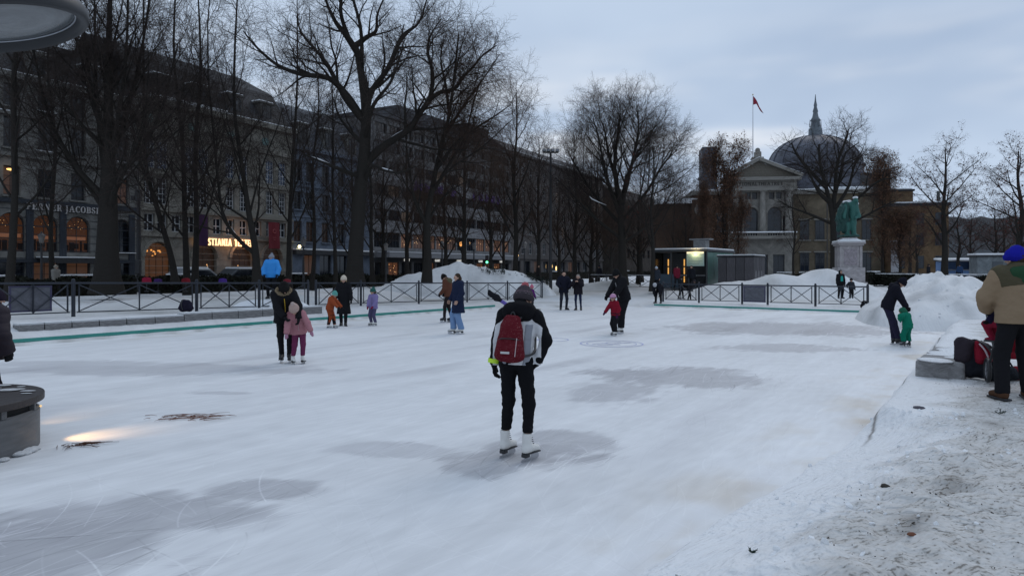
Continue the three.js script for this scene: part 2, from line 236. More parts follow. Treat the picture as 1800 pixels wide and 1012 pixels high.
// ---------------------------------------------------------------- the street and its buildings
const font = await new FontLoader().loadAsync('fonts/droid/droid_sans_bold.typeface.json');
const serif = await new FontLoader().loadAsync('fonts/droid/droid_serif_bold.typeface.json');
function text(str, f, size, depth = 0.06, spread = 1) { // letters, one geometry each, centred on x
  const gs = []; let x = 0; for (const ch of str) { if (ch === ' ') { x += size * 0.45 * spread; continue; } const g = new TextGeometry(ch, { font: f, size, depth, curveSegments: 4, bevelEnabled: false }); g.computeBoundingBox(); const b = g.boundingBox; gs.push(g.translate(x - b.min.x, 0, 0)); x += (b.max.x - b.min.x) + size * 0.16 * spread; }
  for (const g of gs) g.translate(-x / 2, 0, 0); return gs;
}
const FW = [0.482, 0.876], FN = [0.876, -0.482];       // along the fronts (away), and out of them towards the rink (x, ahead)
const fx = (w, q = 0) => -33 + FW[0] * w + FN[0] * q, fd = (w, q = 0) => 60 + FW[1] * w + FN[1] * q;
const wOf = (px, q = 0) => { const r = (px - 900) / F; const x0 = -33 + FN[0] * q, d0 = 60 + FN[1] * q; return (r * d0 - x0) / (FW[0] - r * FW[1]); };   // where along the fronts a picture column falls
const STREET = Math.atan2(0.876, 0.482);
const hAt = (py, w, q = 0) => EYE + (472 - py) / F * fd(w, q);
{
  const strip = (q0, q1, y) => { const g = new THREE.BufferGeometry(), a = []; for (const [w, q] of [[-60, q0], [-60, q1], [230, q0], [230, q1]]) a.push(fx(w, q), y, -fd(w, q)); g.setAttribute('position', new THREE.Float32BufferAttribute(a, 3)); g.setAttribute('uv', new THREE.Float32BufferAttribute([0, 0, 1.6, 0, 0, 29, 1.6, 29], 2)); g.setIndex([0, 2, 1, 1, 2, 3]); g.computeVertexNormals(); if (g.attributes.normal.getY(0) < 0) { g.setIndex([0, 1, 2, 1, 3, 2]); g.computeVertexNormals(); } return g; };
  struct('street', strip(4.2, 15, 0.45), M(lin(0.13, 0.13, 0.135), 0.7, { map: grime }));
  struct('pavement', strip(-2, 4, 0.58), M(lin(0.34, 0.34, 0.35), 0.9, { map: grime }));
  const k = flat(V(fx(-60, 4.1), 0.5, -fd(-60, 4.1)), V(fx(230, 4.1), 0.5, -fd(230, 4.1)), 0.24, 0.17); struct('kerb', k, stone(0.3, 0.3, 0.3));
}
const glassDark = M(lin(0.012, 0.015, 0.02), 0.08, { metalness: 0 }), glassBlue = M(lin(0.05, 0.075, 0.13), 0.06);
const litOrange = glow(0.36, 0.125, 0.035, 0.3), litDim = glow(0.20, 0.085, 0.035, 0.16), litWarm = glow(0.8, 0.46, 0.2, 0.45), litWhite = glow(0.75, 0.68, 0.56, 0.55), bulbMat = glow(1, 0.56, 0.2, 2.0), bulbWhite = glow(1, 0.85, 0.6, 3);
const darkMetal = M(lin(0.018, 0.018, 0.02), 0.55), snowClean = M(lin(0.73, 0.74, 0.75), 0.95, { bumpMap: snowBump, bumpScale: 0.03 });
const frameDark = M(lin(0.03, 0.032, 0.035), 0.6), frameWhite = M(lin(0.42, 0.42, 0.42), 0.6);
// a window frame with its bars: opening w x h (arch: half-round top), bars as columns / rows
const frameCache = new Map();
function frameGeo(w, h, cols, rows, arch, f = 0.07, bw = 0.045) {
  const key = [w, h, cols, rows, arch, f, bw].join(); if (frameCache.has(key)) return frameCache.get(key);
  const g = [], hh = arch ? h - w / 2 : h;
  g.push(bx(w, f, 0.1, 0, f / 2, 0), bx(f, hh - f, 0.1, -w / 2 + f / 2, f + (hh - f) / 2, 0), bx(f, hh - f, 0.1, w / 2 - f / 2, f + (hh - f) / 2, 0));
  if (arch) { const s = new THREE.Shape(); s.absarc(0, 0, w / 2, 0, Math.PI); s.absarc(0, 0, w / 2 - f, Math.PI, 0, true); g.push(new THREE.ExtrudeGeometry(s, { depth: 0.1, bevelEnabled: false, curveSegments: 10 }).translate(0, hh, -0.05)); g.push(bx(w - 2 * f, f, 0.09, 0, hh, 0)); } else g.push(bx(w - 2 * f, f, 0.1, 0, h - f / 2, 0));
  for (let i = 1; i < cols; i++) g.push(bx(bw, hh - f, 0.06, -w / 2 + w * i / cols, f + (hh - f) / 2, 0));
  for (let i = 1; i < rows; i++) g.push(bx(w - 2 * f, bw, 0.054, 0, hh * i / rows, 0));
  if (arch) for (const a of [60, 90, 120]) g.push(bar(V(0, hh, 0), V(Math.cos(rad(a)) * (w / 2 - f), hh + Math.sin(rad(a)) * (w / 2 - f), 0), bw / 2, 4));
  const m = merge(g); frameCache.set(key, m); return m;
}
const paneCache = new Map();
function paneGeo(w, h, arch) { const key = [w, h, arch].join(); if (!paneCache.has(key)) { let g; if (arch) { const s = new THREE.Shape(); s.moveTo(-w / 2, 0); s.lineTo(w / 2, 0); s.lineTo(w / 2, h - w / 2); s.absarc(0, h - w / 2, w / 2, 0, Math.PI); g = new THREE.ShapeGeometry(s, 10); } else g = new THREE.PlaneGeometry(w, h).translate(0, h / 2, 0); paneCache.set(key, g); } return paneCache.get(key); }
// a front on the street line: wall with real openings, windows set back in them
class Front {
  constructor(name, label, w0, w1, base, top, wallMat, opt = {}) {
    this.w0 = w0; this.w1 = w1; this.base = base; this.top = top; this.open = []; this.mat = wallMat; this.opt = opt; this.q = opt.q ?? 0;
    this.o = thing(name, label, opt.category ?? 'building', fx(w0, this.q), 0, -fd(w0, this.q), STREET);
  }
  x(w) { return w - this.w0; }
  win(w, y0, width, h, o = {}) { this.open.push({ x: this.x(w), y: y0, w: width, h, ...o }); }
  build() {
    const L = this.w1 - this.w0, D = this.opt.depth ?? 12, T = 0.45, s = new THREE.Shape();
    s.moveTo(0, this.base); s.lineTo(L, this.base); s.lineTo(L, this.top); s.lineTo(0, this.top); s.closePath();
    for (const p of this.open) {
      const h = new THREE.Path(), a = p.x - p.w / 2, b = p.x + p.w / 2, hh = p.arch ? p.h - p.w / 2 : p.h;
      if (p.noHole) continue;
      h.moveTo(a, p.y); h.lineTo(a, p.y + hh); if (p.arch) h.absarc(p.x, p.y + hh, p.w / 2, Math.PI, 0, true); else h.lineTo(b, p.y + hh); h.lineTo(b, p.y); h.closePath(); s.holes.push(h);
    }
    const wall = new THREE.ExtrudeGeometry(s, { depth: T, bevelEnabled: false, curveSegments: 10 }).translate(0, 0, -T);
    const uv = wall.attributes.uv; for (let i = 0; i < uv.count; i++) uv.setXY(i, uv.getX(i) / 7, uv.getY(i) / 7);
    const core = bx(L - 0.02, this.top - this.base - 0.1, D - T - 0.9, L / 2, (this.top + this.base) / 2 - 0.05, -T - 0.9 - (D - T - 0.9) / 2);
    const ends = [bx(0.3, this.top - this.base - 0.1, 0.88, 0.16, (this.top + this.base) / 2 - 0.06, -T - 0.45), bx(0.3, this.top - this.base - 0.1, 0.88, L - 0.16, (this.top + this.base) / 2 - 0.06, -T - 0.45), bx(L - 0.7, 0.12, 0.88, L / 2, this.top - 0.16, -T - 0.45)];
    mesh('wall', [wall, core, ...ends], this.mat, this.o);
    for (const p of this.open) {
      const f = mesh(p.part ?? 'window', frameGeo(p.w, p.h, p.cols ?? 2, p.rows ?? 3, !!p.arch, p.f ?? 0.08, p.bw ?? 0.045), p.frame ?? frameDark, this.o);
      f.position.set(p.x, p.y, -(p.set ?? 0.28));
      const pane = mesh('pane', paneGeo(p.w - 0.04, p.h - 0.03, !!p.arch), p.pane ?? glassDark, f); pane.position.set(0, 0.015, -0.012);
      if (p.sill) { const sl = mesh('sill', bx(p.w + 0.3, 0.14, 0.3, 0, -0.08, 0.34), p.sillMat ?? this.mat, f); if (p.snow) mesh('snow_cap', bx(p.w + 0.26, 0.07, 0.25, 0, 0.025, 0.35), snowClean, f); }
      if (p.extra) p.extra(f);
    }
    return this.o;
  }
  band(name, y, h, out, mat, a = 0, b = this.w1 - this.w0) { return mesh(name, bx(b - a, h, out, (a + b) / 2, y + h / 2, out / 2 + 0.002), mat, this.o); }
}
// pitched or mansard roof along the front: profile is [outward, height] points above the eave
function roof(o, L, pts, mat, name = 'roof') { const s = new THREE.Shape(); pts.forEach(([z, y], i) => i ? s.lineTo(z, y) : s.moveTo(z, y)); s.closePath(); const g = new THREE.ExtrudeGeometry(s, { depth: L, bevelEnabled: false }); g.rotateY(-Math.PI / 2); g.translate(L, 0, 0); return mesh(name, g, mat, o); }
const slate = M(lin(0.030, 0.031, 0.036), 0.75, { map: grime, bumpMap: grimeBump, bumpScale: 0.02 });
function dormer(o, x, y, z, w, h, mat) {
  const d = mesh('dormer', [bx(w, h, 1.8, x, y + h / 2, z - 0.9), bx(w + 0.3, 0.2, 2.0, x, y + h + 0.1, z - 0.85)], mat, o);
  mesh('window', frameGeo(w * 0.7, h * 0.8, 2, 3, false), frameDark, d).position.set(x, y + h * 0.1, z + 0.03); mesh('pane', paneGeo(w * 0.68, h * 0.76, false), glassDark, d).position.set(x, y + h * 0.11, z + 0.02);
  mesh('snow_cap', rbx(w + 0.26, 0.16, 1.7, 0.06, x, y + h + 0.27, z - 0.9), snowClean, d);
}
const rB = mulberry(31);
{ // dark stone corner building with the clothes shop
  const w0 = -24, w1 = 0.1, mat = stone(0.22, 0.22, 0.212), base = stone(0.055, 0.063, 0.078), b = new Front('shop_building', 'dark stone building at far left with silver shop letters over lit arched windows', w0, w1, 0.4, 16.6, mat, { depth: 16 });
  const arches = [20, 80, 137, 214].map((p) => wOf(p)).concat([wOf(20) - 2.7, wOf(20) - 5.4, wOf(20) - 8.1]);
  arches.forEach((w, i) => {
    b.win(w, 3.25, 1.9, 2.95, { arch: true, cols: 2, rows: 2, set: 0.35, pane: i === 3 ? glassDark : M(lin(0.02, 0.012, 0.01), 0.1, { emissive: lin(0.105, 0.040, 0.017), emissiveIntensity: 0.3 }), extra: (f) => {
      if (i === 3) return; const r = mulberry(60 + i), bulbs = []; for (let k = 0; k < 9; k++) bulbs.push(ball(0.022, -0.75 + r() * 1.5, 1.75 + r() * 0.95, -0.02, 1, 1, 0.6, 6)); mesh('lamp_bulbs', bulbs, glow(1, 0.55, 0.22, 1.5), f).userData.kind = 'stuff';
      const sh = []; for (let k = 0; k < 5; k++) sh.push(bx(0.12 + r() * 0.3, 0.35 + r() * 0.6, 0.03, -0.7 + k * 0.36, 0.35 + r() * 0.2, 0.005)); mesh('display_stand', sh, M(lin(0.02, 0.012, 0.01), 0.8), f); mesh('lit_shelf', [bx(1.5, 0.3, 0.02, 0, 1.1 + r() * 0.15, 0.004)], glow(0.30, 0.11, 0.04, 0.35), f);
    } });
    b.win(w, 0.62, 1.9, 1.85, { cols: 2, rows: 1, set: 0.3, pane: i === 2 || i === 1 ? litDim : glassDark });
    for (const [y, h] of [[7.5, 2.2], [11.1, 2.3], [14.2, 1.7]]) b.win(w, y, 1.15, h, { cols: 2, rows: 3, sill: true, snow: y > 11 && i % 2, frame: frameDark, pane: y < 8 && (i === 0 || i === 3) ? glow(0.24, 0.09, 0.03, 0.12) : glassDark });
  });
  const o = b.build(), L = w1 - w0;
  mesh('stone_cladding', [bx(L, 0.28, 0.16, L / 2, 2.55, 0.085), bx(L, 0.35, 0.2, L / 2, 7.1, 0.105)], base, o);
  const piers = []; for (let i = 0; i < 8; i++) { const xs = arches.concat([0.3]).sort((p, q) => p - q); if (i) piers.push(bx(0.5, 6.2, 0.12, (xs[i - 1] + xs[i]) / 2 - w0, 3.55, 0.063)); } mesh('pier', piers[0], base, o); for (const p of piers.slice(1)) mesh('pier', p, base, o);
  for (let k = 0; k < 10; k++) mesh('stone_course', bx(L, 0.035, 0.02, L / 2, 0.9 + k * 0.62, 0.012), base, o);
  b.band('cornice', 16.2, 0.45, 0.7, mat); b.band('string_course', 10.4, 0.28, 0.25, mat); b.band('snow_ledge', 16.65, 0.09, 0.6, snowClean); b.band('snow_ledge', 13.75, 0.07, 0.22, snowClean, 4, 14); b.band('string_course', 13.5, 0.24, 0.25, mat);
  roof(o, L, [[-0.1, 16.55], [-3.4, 20.6], [-9, 22.2], [-15.9, 16.55]], slate);
  for (const w of [-3.2, -7.6, -12]) dormer(o, w - w0, 16.9, -0.75, 1.5, 1.9, mat);
  for (const [w, z] of [[-5.5, -4.5], [-14, -5]]) mesh('chimney', bx(1.4, 2.4, 0.9, w - w0, 21.6, z), mat, o);
  // awning with its snow edge over the entrance
  const wa = wOf(110) - w0; mesh('awning', [bx(4.1, 0.14, 1.0, wa, 2.72, 0.55), bx(4.1, 0.35, 0.05, wa, 2.55, 1.06)], darkMetal, o); mesh('snow_ledge', rbx(4.1, 0.09, 0.98, 0.03, wa, 2.84, 0.56), snowClean, o); mesh('snow_ledge', rbx(1.6, 0.06, 0.25, 0.02, wOf(220) - w0, 3.3, 0.14), snowClean, o);
  const steel = M(lin(0.40, 0.38, 0.37), 0.45, { metalness: 0.3 }); const wt = (wOf(45) + wOf(183)) / 2 - w0;
  const tf = text('FERNER JACOBSEN', serif, 0.5, 0.08, 1.0), tb = new THREE.Box3(); tf.forEach((g) => { g.computeBoundingBox(); tb.union(g.boundingBox); }); const fitF = (wOf(183) - wOf(43)) / (tb.max.x - tb.min.x);
  for (const g of tf) { g.scale(fitF, 1, 1); const m = mesh('letter', g, steel, o); m.position.set(wt, 6.5, 0.14); }
  const lm = mesh('wall_lamp', ball(0.14, wOf(12) - w0, 9.35, 0.5, 2.2, 0.6, 1), glow(1, 0.55, 0.16, 2.2), o);
}
{ // pale stone theatre arcade
  const w0 = 0.12, w1 = 17.9, mat = stone(0.27, 0.258, 0.228), b = new Front('arcade_building', 'pale stone building with arched doorways under the glowing white letters', w0, w1, 0.4, 17.3, mat, { depth: 16 });
  const doorGlow = M(lin(0.02, 0.012, 0.01), 0.3, { emissive: lin(0.09, 0.035, 0.012), emissiveIntensity: 0.5 });
  for (const [p, lit] of [[278, 1], [360, 0], [425, 0], [478, 0]]) b.win(wOf(p), 0.6, 2.6, 3.75, { part: 'doorway', arch: true, cols: 4, rows: 2, set: 0.4, frame: M(lin(0.06, 0.04, 0.025), 0.6), pane: lit ? doorGlow : M(lin(0.012, 0.01, 0.01), 0.3, { emissive: lin(0.02, 0.01, 0.006), emissiveIntensity: 0.6 }), extra: (f) => { const r = mulberry(p), bs = []; for (let k = 0; k < (lit ? 10 : 5); k++) bs.push(ball(lit ? 0.10 : 0.06, -0.9 + r() * 1.8, (lit ? 2.45 : 1.2) + r() * 0.6, -0.005, 1, 0.8, 0.4, 6)); mesh('lamp_bulbs', bs, lit ? glow(1, 0.40, 0.09, 0.85) : glow(1, 0.5, 0.2, 1.2), f).userData.kind = 'stuff'; } });
  const cols = [262, 285, 310, 335, 358, 382, 404, 428, 452, 474, 496].map((p) => wOf(p));
  cols.forEach((w, i) => {
    b.win(w, 5.35, 1.0, 1.55, { cols: 2, rows: 2, frame: frameWhite, set: 0.3, f: 0.07, bw: 0.09 });
    if (i % 3 !== 2) b.win(w, 7.8, 1.05, 2.4, { cols: 3, rows: 5, frame: frameWhite, set: 0.3, bw: 0.05 });
    if (i % 3 !== 2) b.win(w, 11.0, 1.1, 2.5, { cols: 3, rows: 5, frame: frameWhite, set: 0.22, bw: 0.06, pane: glassBlue });
  });
  const o = b.build(), L = w1 - w0;
  for (const [y, h, d] of [[4.85, 0.22, 0.2], [7.15, 0.22, 0.2], [10.5, 0.2, 0.16], [14.1, 0.25, 0.22], [16.7, 0.55, 0.75]]) b.band('cornice', y, h, d, mat);
  b.band('snow_ledge', 17.26, 0.10, 0.66, snowClean); b.band('snow_ledge', 17.55, 0.06, 0.4, snowClean, 1, 9);
  for (let k = 0; k < 7; k++) mesh('stone_course', bx(L, 0.04, 0.02, L / 2, 1.0 + k * 0.6, 0.013), mat, o);
  for (let k = 0; k < 12; k++) mesh('medallion', new THREE.CylinderGeometry(0.42, 0.42, 0.12, 14).rotateX(Math.PI / 2).translate(0.9 + k * 1.45, 15.4, 0.065), k % 3 ? mat : M(lin(0.12, 0.19, 0.18), 0.7), o);
  for (const p of [278, 360, 425, 478]) { const s = new THREE.Shape(); s.absarc(0, 0, 1.62, 0, Math.PI); s.absarc(0, 0, 1.32, Math.PI, 0, true); mesh('arch_stones', new THREE.ExtrudeGeometry(s, { depth: 0.14, bevelEnabled: false, curveSegments: 12 }).translate(wOf(p) - w0, 3.05, 0.003), mat, o); }
  roof(o, L, [[-0.2, 17.25], [-3.2, 21.5], [-8.5, 24.2], [-15.8, 17.3]], slate);
  for (const w of [3, 7, 11, 15]) dormer(o, w, 17.5, -0.9, 1.7, 2.2, stone(0.12, 0.115, 0.11));
  const letters = glow(1.0, 0.56, 0.26, 1.5, 0.5), g = text('CHRISTIANIA TEATER', font, 0.7, 0.1, 1.35), wl = (wOf(337) + wOf(441)) / 2 - w0;
  const ext = new THREE.Box3(); g.forEach((q) => { q.computeBoundingBox(); ext.union(q.boundingBox); }); const fit = (wOf(441) - wOf(337)) / (ext.max.x - ext.min.x);
  g.forEach((q) => { q.scale(fit, 1, 1); const m = mesh('sign_letter', q, letters, o); m.position.set(wl, 4.2, 0.3); });
  const pl = new THREE.PointLight(0xffb070, 5); pl.position.set(wl + 1.5, 4.4, 1.1); pl.shadow.radius = 12; pl.castShadow = true; o.add(pl); pl.name = 'sign_glow';
}
{ // long cloth banners on the pale building
  const cloth = (c) => fabric(c, 0.95);
  for (const [px, y0, y1, w, c, label, mark] of [[478, 391, 437, 1.5, lin(0.15, 0.03, 0.036), 'red cloth banner with pale emblem hung above the right-hand arched doorway', 1], [352, 378, 432, 1.1, lin(0.05, 0.024, 0.055), 'dark purple cloth banner hung left of the glowing letters', 0]]) {
    const ww = wOf(px, 0.5), t = thing('street_banner', label, 'banner', fx(ww, 0.5), 0, -fd(ww, 0.5), STREET), ya = hAt(y1, ww), yb = hAt(y0, ww);
    const g = new THREE.BoxGeometry(w, yb - ya, 0.02, 6, 8, 1); const p = g.attributes.position; for (let i = 0; i < p.count; i++) p.setZ(i, p.getZ(i) + 0.05 * Math.sin(p.getX(i) * 5 + p.getY(i) * 1.2)); g.computeVertexNormals(); g.translate(0, (ya + yb) / 2, 0.3);
    mesh('cloth', g, cloth(c), t); mesh('pole', bar(V(-w / 2 - 0.1, yb + 0.03, 0.3), V(w / 2 + 0.1, yb + 0.03, 0.3), 0.03), darkMetal, t); mesh('bracket', [bar(V(-w / 2, yb + 0.03, -0.5), V(-w / 2, yb + 0.03, 0.3), 0.025), bar(V(w / 2, yb + 0.03, -0.5), V(w / 2, yb + 0.03, 0.3), 0.025)], darkMetal, t);
    if (mark) mesh('emblem', [new THREE.TorusGeometry(0.2, 0.03, 6, 18).translate(0, ya + (yb - ya) * 0.66, 0.36), bx(0.42, 0.04, 0.02, 0, ya + (yb - ya) * 0.42, 0.36), bx(0.3, 0.04, 0.02, 0, ya + (yb - ya) * 0.34, 0.36)], M(lin(0.35, 0.1, 0.1), 0.8), t);
  }
}
{ // blue grey rendered building
  const w0 = 17.92, w1 = 31, mat = stone(0.17, 0.205, 0.265), b = new Front('grey_building', 'blue grey rendered building with tall dark windows right of the pale arcade', w0, w1, 0.4, 15.6, mat, { depth: 14 });
  const ps = [523, 545, 572, 600, 628].map((p) => wOf(p));
  ps.forEach((w, i) => { for (const [y, h] of [[5.0, 2.3], [8.6, 2.0], [11.8, 2.2]]) b.win(w, y, 1.25, h, { cols: 2, rows: 3, sill: true, set: 0.3, pane: y < 6 && i < 3 ? M(lin(0.02, 0.015, 0.012), 0.15, { emissive: lin(0.05, 0.022, 0.01), emissiveIntensity: 0.12 }) : glassDark });
    b.win(w, 0.62, 1.9, 2.9, { part: 'shop_window', cols: 2, rows: 1, set: 0.25, pane: i === 0 ? glow(0.34, 0.25, 0.15, 0.14) : i === 1 ? litDim : glassDark }); });
  const o = b.build(), L = w1 - w0, black = M(lin(0.022, 0.023, 0.026), 0.6);
  b.band('shop_fascia', 3.55, 0.5, 0.6, black); b.band('snow_ledge', 4.06, 0.16, 0.58, snowClean); b.band('cornice', 15.2, 0.4, 0.55, mat); b.band('string_course', 7.75, 0.18, 0.15, mat); b.band('string_course', 11.2, 0.18, 0.15, mat);
  roof(o, L, [[-0.1, 15.55], [-2.4, 20.2], [-6, 21.8], [-13.9, 15.55]], M(lin(0.10, 0.115, 0.14), 0.7, { map: grime }));
  for (const x of [2, 6, 10]) dormer(o, x, 16, -0.4, 1.6, 2.3, stone(0.2, 0.2, 0.19));
  mesh('wall_lamp', ball(0.17, 0.3, 4.4, 0.75), glow(1, 0.83, 0.42, 4), o);
}
{ // functionalist block with ribbon windows
  const w0 = 31.02, w1 = 68, L = w1 - w0, mat = stone(0.22, 0.223, 0.232), b = new Front('ribbon_window_block', 'grey modern block with continuous window bands and small white shop signs', w0, w1, 0.4, 21.8, mat, { depth: 15 });
  const rows = [[4.75, 1.95, 1], [8.35, 1.35, 0], [11.55, 1.4, 0], [14.7, 1.45, 0], [17.3, 1.4, 0], [19.7, 1.3, 0]];
  const n = 13, sp = (L - 1) / n;
  for (const [y, h, lit] of rows) for (let i = 0; i < n; i++) {
    const r = rB(); b.win(w0 + 0.5 + sp * (i + 0.5), y, sp - 0.24, h, { cols: lit ? 4 : 3, rows: lit ? 2 : 1, set: 0.2, f: 0.06, pane: lit ? (i > 1 && r < 0.8 ? glow(0.28, 0.115, 0.045, 0.12 + r * 0.2) : glassDark) : r < 0.06 ? glow(0.2, 0.13, 0.08, 0.25) : glassDark, extra: lit && i > 1 ? (f) => { const q = mulberry(i * 7), bs = []; for (let k = 0; k < 4; k++) bs.push(ball(0.035 + 0.02 * q(), -sp * 0.4 + q() * sp * 0.8, 0.4 + q() * 1.2, 0.01, 1, 1, 0.5, 6)); mesh('lamp_bulbs', bs, glow(1, 0.6, 0.3, 1.3), f).userData.kind = 'stuff'; if (i === 7) mesh('paper_lantern', ball(0.42, 0, 1.0, 0.03, 1, 0.85, 0.25, 14), glow(1, 0.42, 0.1, 0.9), f); } : null });
  }
  for (let i = 0; i < n; i++) b.win(w0 + 0.5 + sp * (i + 0.5), 0.62, sp - 0.5, 2.2, { part: 'shop_window', cols: 2, rows: 1, set: 0.25, pane: i % 3 === 1 || i > 6 && i % 2 ? glow(0.34, 0.12, 0.04, 0.17) : glassDark, extra: i % 3 === 1 || i > 6 && i % 2 ? (f) => { const q = mulberry(i * 3 + 1), s = []; for (let k = 0; k < 4; k++) s.push(bx(sp * 0.6, 0.05, 0.02, 0, 0.35 + 0.45 * k, 0.005)); mesh('shelf', s, darkMetal, f); const bs = []; for (let k = 0; k < 7; k++) bs.push(ball(0.05, -sp * 0.3 + q() * sp * 0.6, 0.3 + q() * 1.6, 0.01, 1, 1, 0.5, 6)); mesh('lamp_bulbs', bs, glow(1, 0.5, 0.2, 1.2), f).userData.kind = 'stuff'; } : null });
  const o = b.build(), pale = stone(0.32, 0.325, 0.345);
  for (const [y, h] of [[6.75, 1.5], [9.75, 1.7], [13.0, 1.6]]) b.band('pale_band', y, h, 0.12, pale);
  mesh('canopy', bx(L - 2, 0.7, 2.2, L / 2, 3.75, 1.12), pale, o); b.band('shop_fascia', 2.86, 0.5, 0.16, darkMetal);
  mesh('snow_ledge', bx(L - 2.2, 0.07, 2.0, L / 2, 4.14, 1.1), snowClean, o);
  for (const p of [713, 767, 805, 843, 880]) for (const g of text('GANT', font, 0.34, 0.05)) { const m = mesh('sign_letter', g, glow(0.85, 0.84, 0.8, 0.5, 0.5), o); m.position.set(wOf(p) - w0, 2.96, 0.2); }
  const violet = glow(0.14, 0.06, 0.55, 0.22); // glowing violet script, unreadable behind the branches
  for (const [p0, p1, k] of [[730, 772, 6], [832, 874, 5], [790, 800, 1]]) for (let i = 0; i < k; i++) { const w = lerp(wOf(p0), wOf(p1), k > 1 ? i / (k - 1) : 0.5) - w0, m = mesh('sign_letter', i % 2 ? [new THREE.TorusGeometry(0.42, 0.13, 6, 14, 5).rotateZ(0.6), bx(0.2, 1.2, 0.12, 0.42, 0.1, 0)] : [bx(0.2, 1.3, 0.12, -0.3, 0, 0, 0, 0, -0.3), new THREE.TorusGeometry(0.36, 0.12, 6, 14, 4.6).translate(0.15, -0.15, 0)], violet, o); m.position.set(w, 13.45, 0.25); }
  mesh('roof', [bx(L + 0.3, 0.5, 15, L / 2, 22.0, -7), bx(12, 2.6, 8, 14, 23.5, -6), bx(7, 3.6, 7, 30, 24, -6)], stone(0.12, 0.125, 0.14), o);
  for (let i = 0; i < n; i++) mesh('mullion_pier', bx(0.22, 14, 0.1, 0.5 + sp * i + 0.001, 14.9, 0.053), mat, o);
}
{ // brown brick hotel block further along
  const w0 = 68.02, w1 = 112, L = w1 - w0, mat = stone(0.165, 0.155, 0.155), b = new Front('hotel_block', 'long brownish hotel block with rows of small windows beyond the modern block', w0, w1, 0.4, 22.6, mat, { depth: 16 });
  for (const y of [4.6, 8.2, 11.6, 14.9, 18.2]) for (let i = 0; i < 15; i++) b.win(w0 + 1.8 + i * 2.9, y, 1.35, 2.1, { cols: 2, rows: 2, set: 0.25, frame: frameWhite, pane: rB() < 0.08 ? glow(0.22, 0.13, 0.07, 0.3) : glassDark });
  for (let i = 0; i < 11; i++) b.win(w0 + 2.4 + i * 3.9, 0.62, 2.4, 2.7, { part: 'shop_window', cols: 2, rows: 1, set: 0.25, pane: i % 4 === 2 ? litDim : glassDark });
  const o = b.build(); b.band('cornice', 22.1, 0.5, 0.6, mat); b.band('string_course', 3.7, 0.35, 0.3, mat); b.band('snow_ledge', 22.64, 0.08, 0.5, snowClean);
  roof(o, L, [[-0.2, 22.55], [-4, 25.2], [-10, 25.8], [-15.8, 22.55]], M(lin(0.10, 0.11, 0.13), 0.7, { map: grime }));
  for (const [w, y] of [[70, 4.2], [84, 2.4], [86, 2.0]]) mesh('wall_lamp', ball(0.2, w - w0, y, 0.35, 0.7, 2.2, 0.6), glow(1, 0.62, 0.24, 2.2), o);
}
{ // next block along, dark
  const w0 = 118, w1 = 175, L = w1 - w0, mat = stone(0.10, 0.088, 0.08), b = new Front('street_end_block', 'dark brown block closing the street behind the large bare tree', w0, w1, 0.4, 19, mat, { depth: 16, q: 2 });
  for (const y of [4.6, 8.2, 11.6, 14.9]) for (let i = 0; i < 14; i++) b.win(w0 + 2.5 + i * 4, y, 1.8, 2.2, { cols: 2, rows: 2, set: 0.25, pane: glassDark });
  const o = b.build(); roof(o, L, [[-0.2, 19], [-6, 23], [-15.8, 19]], slate);
}
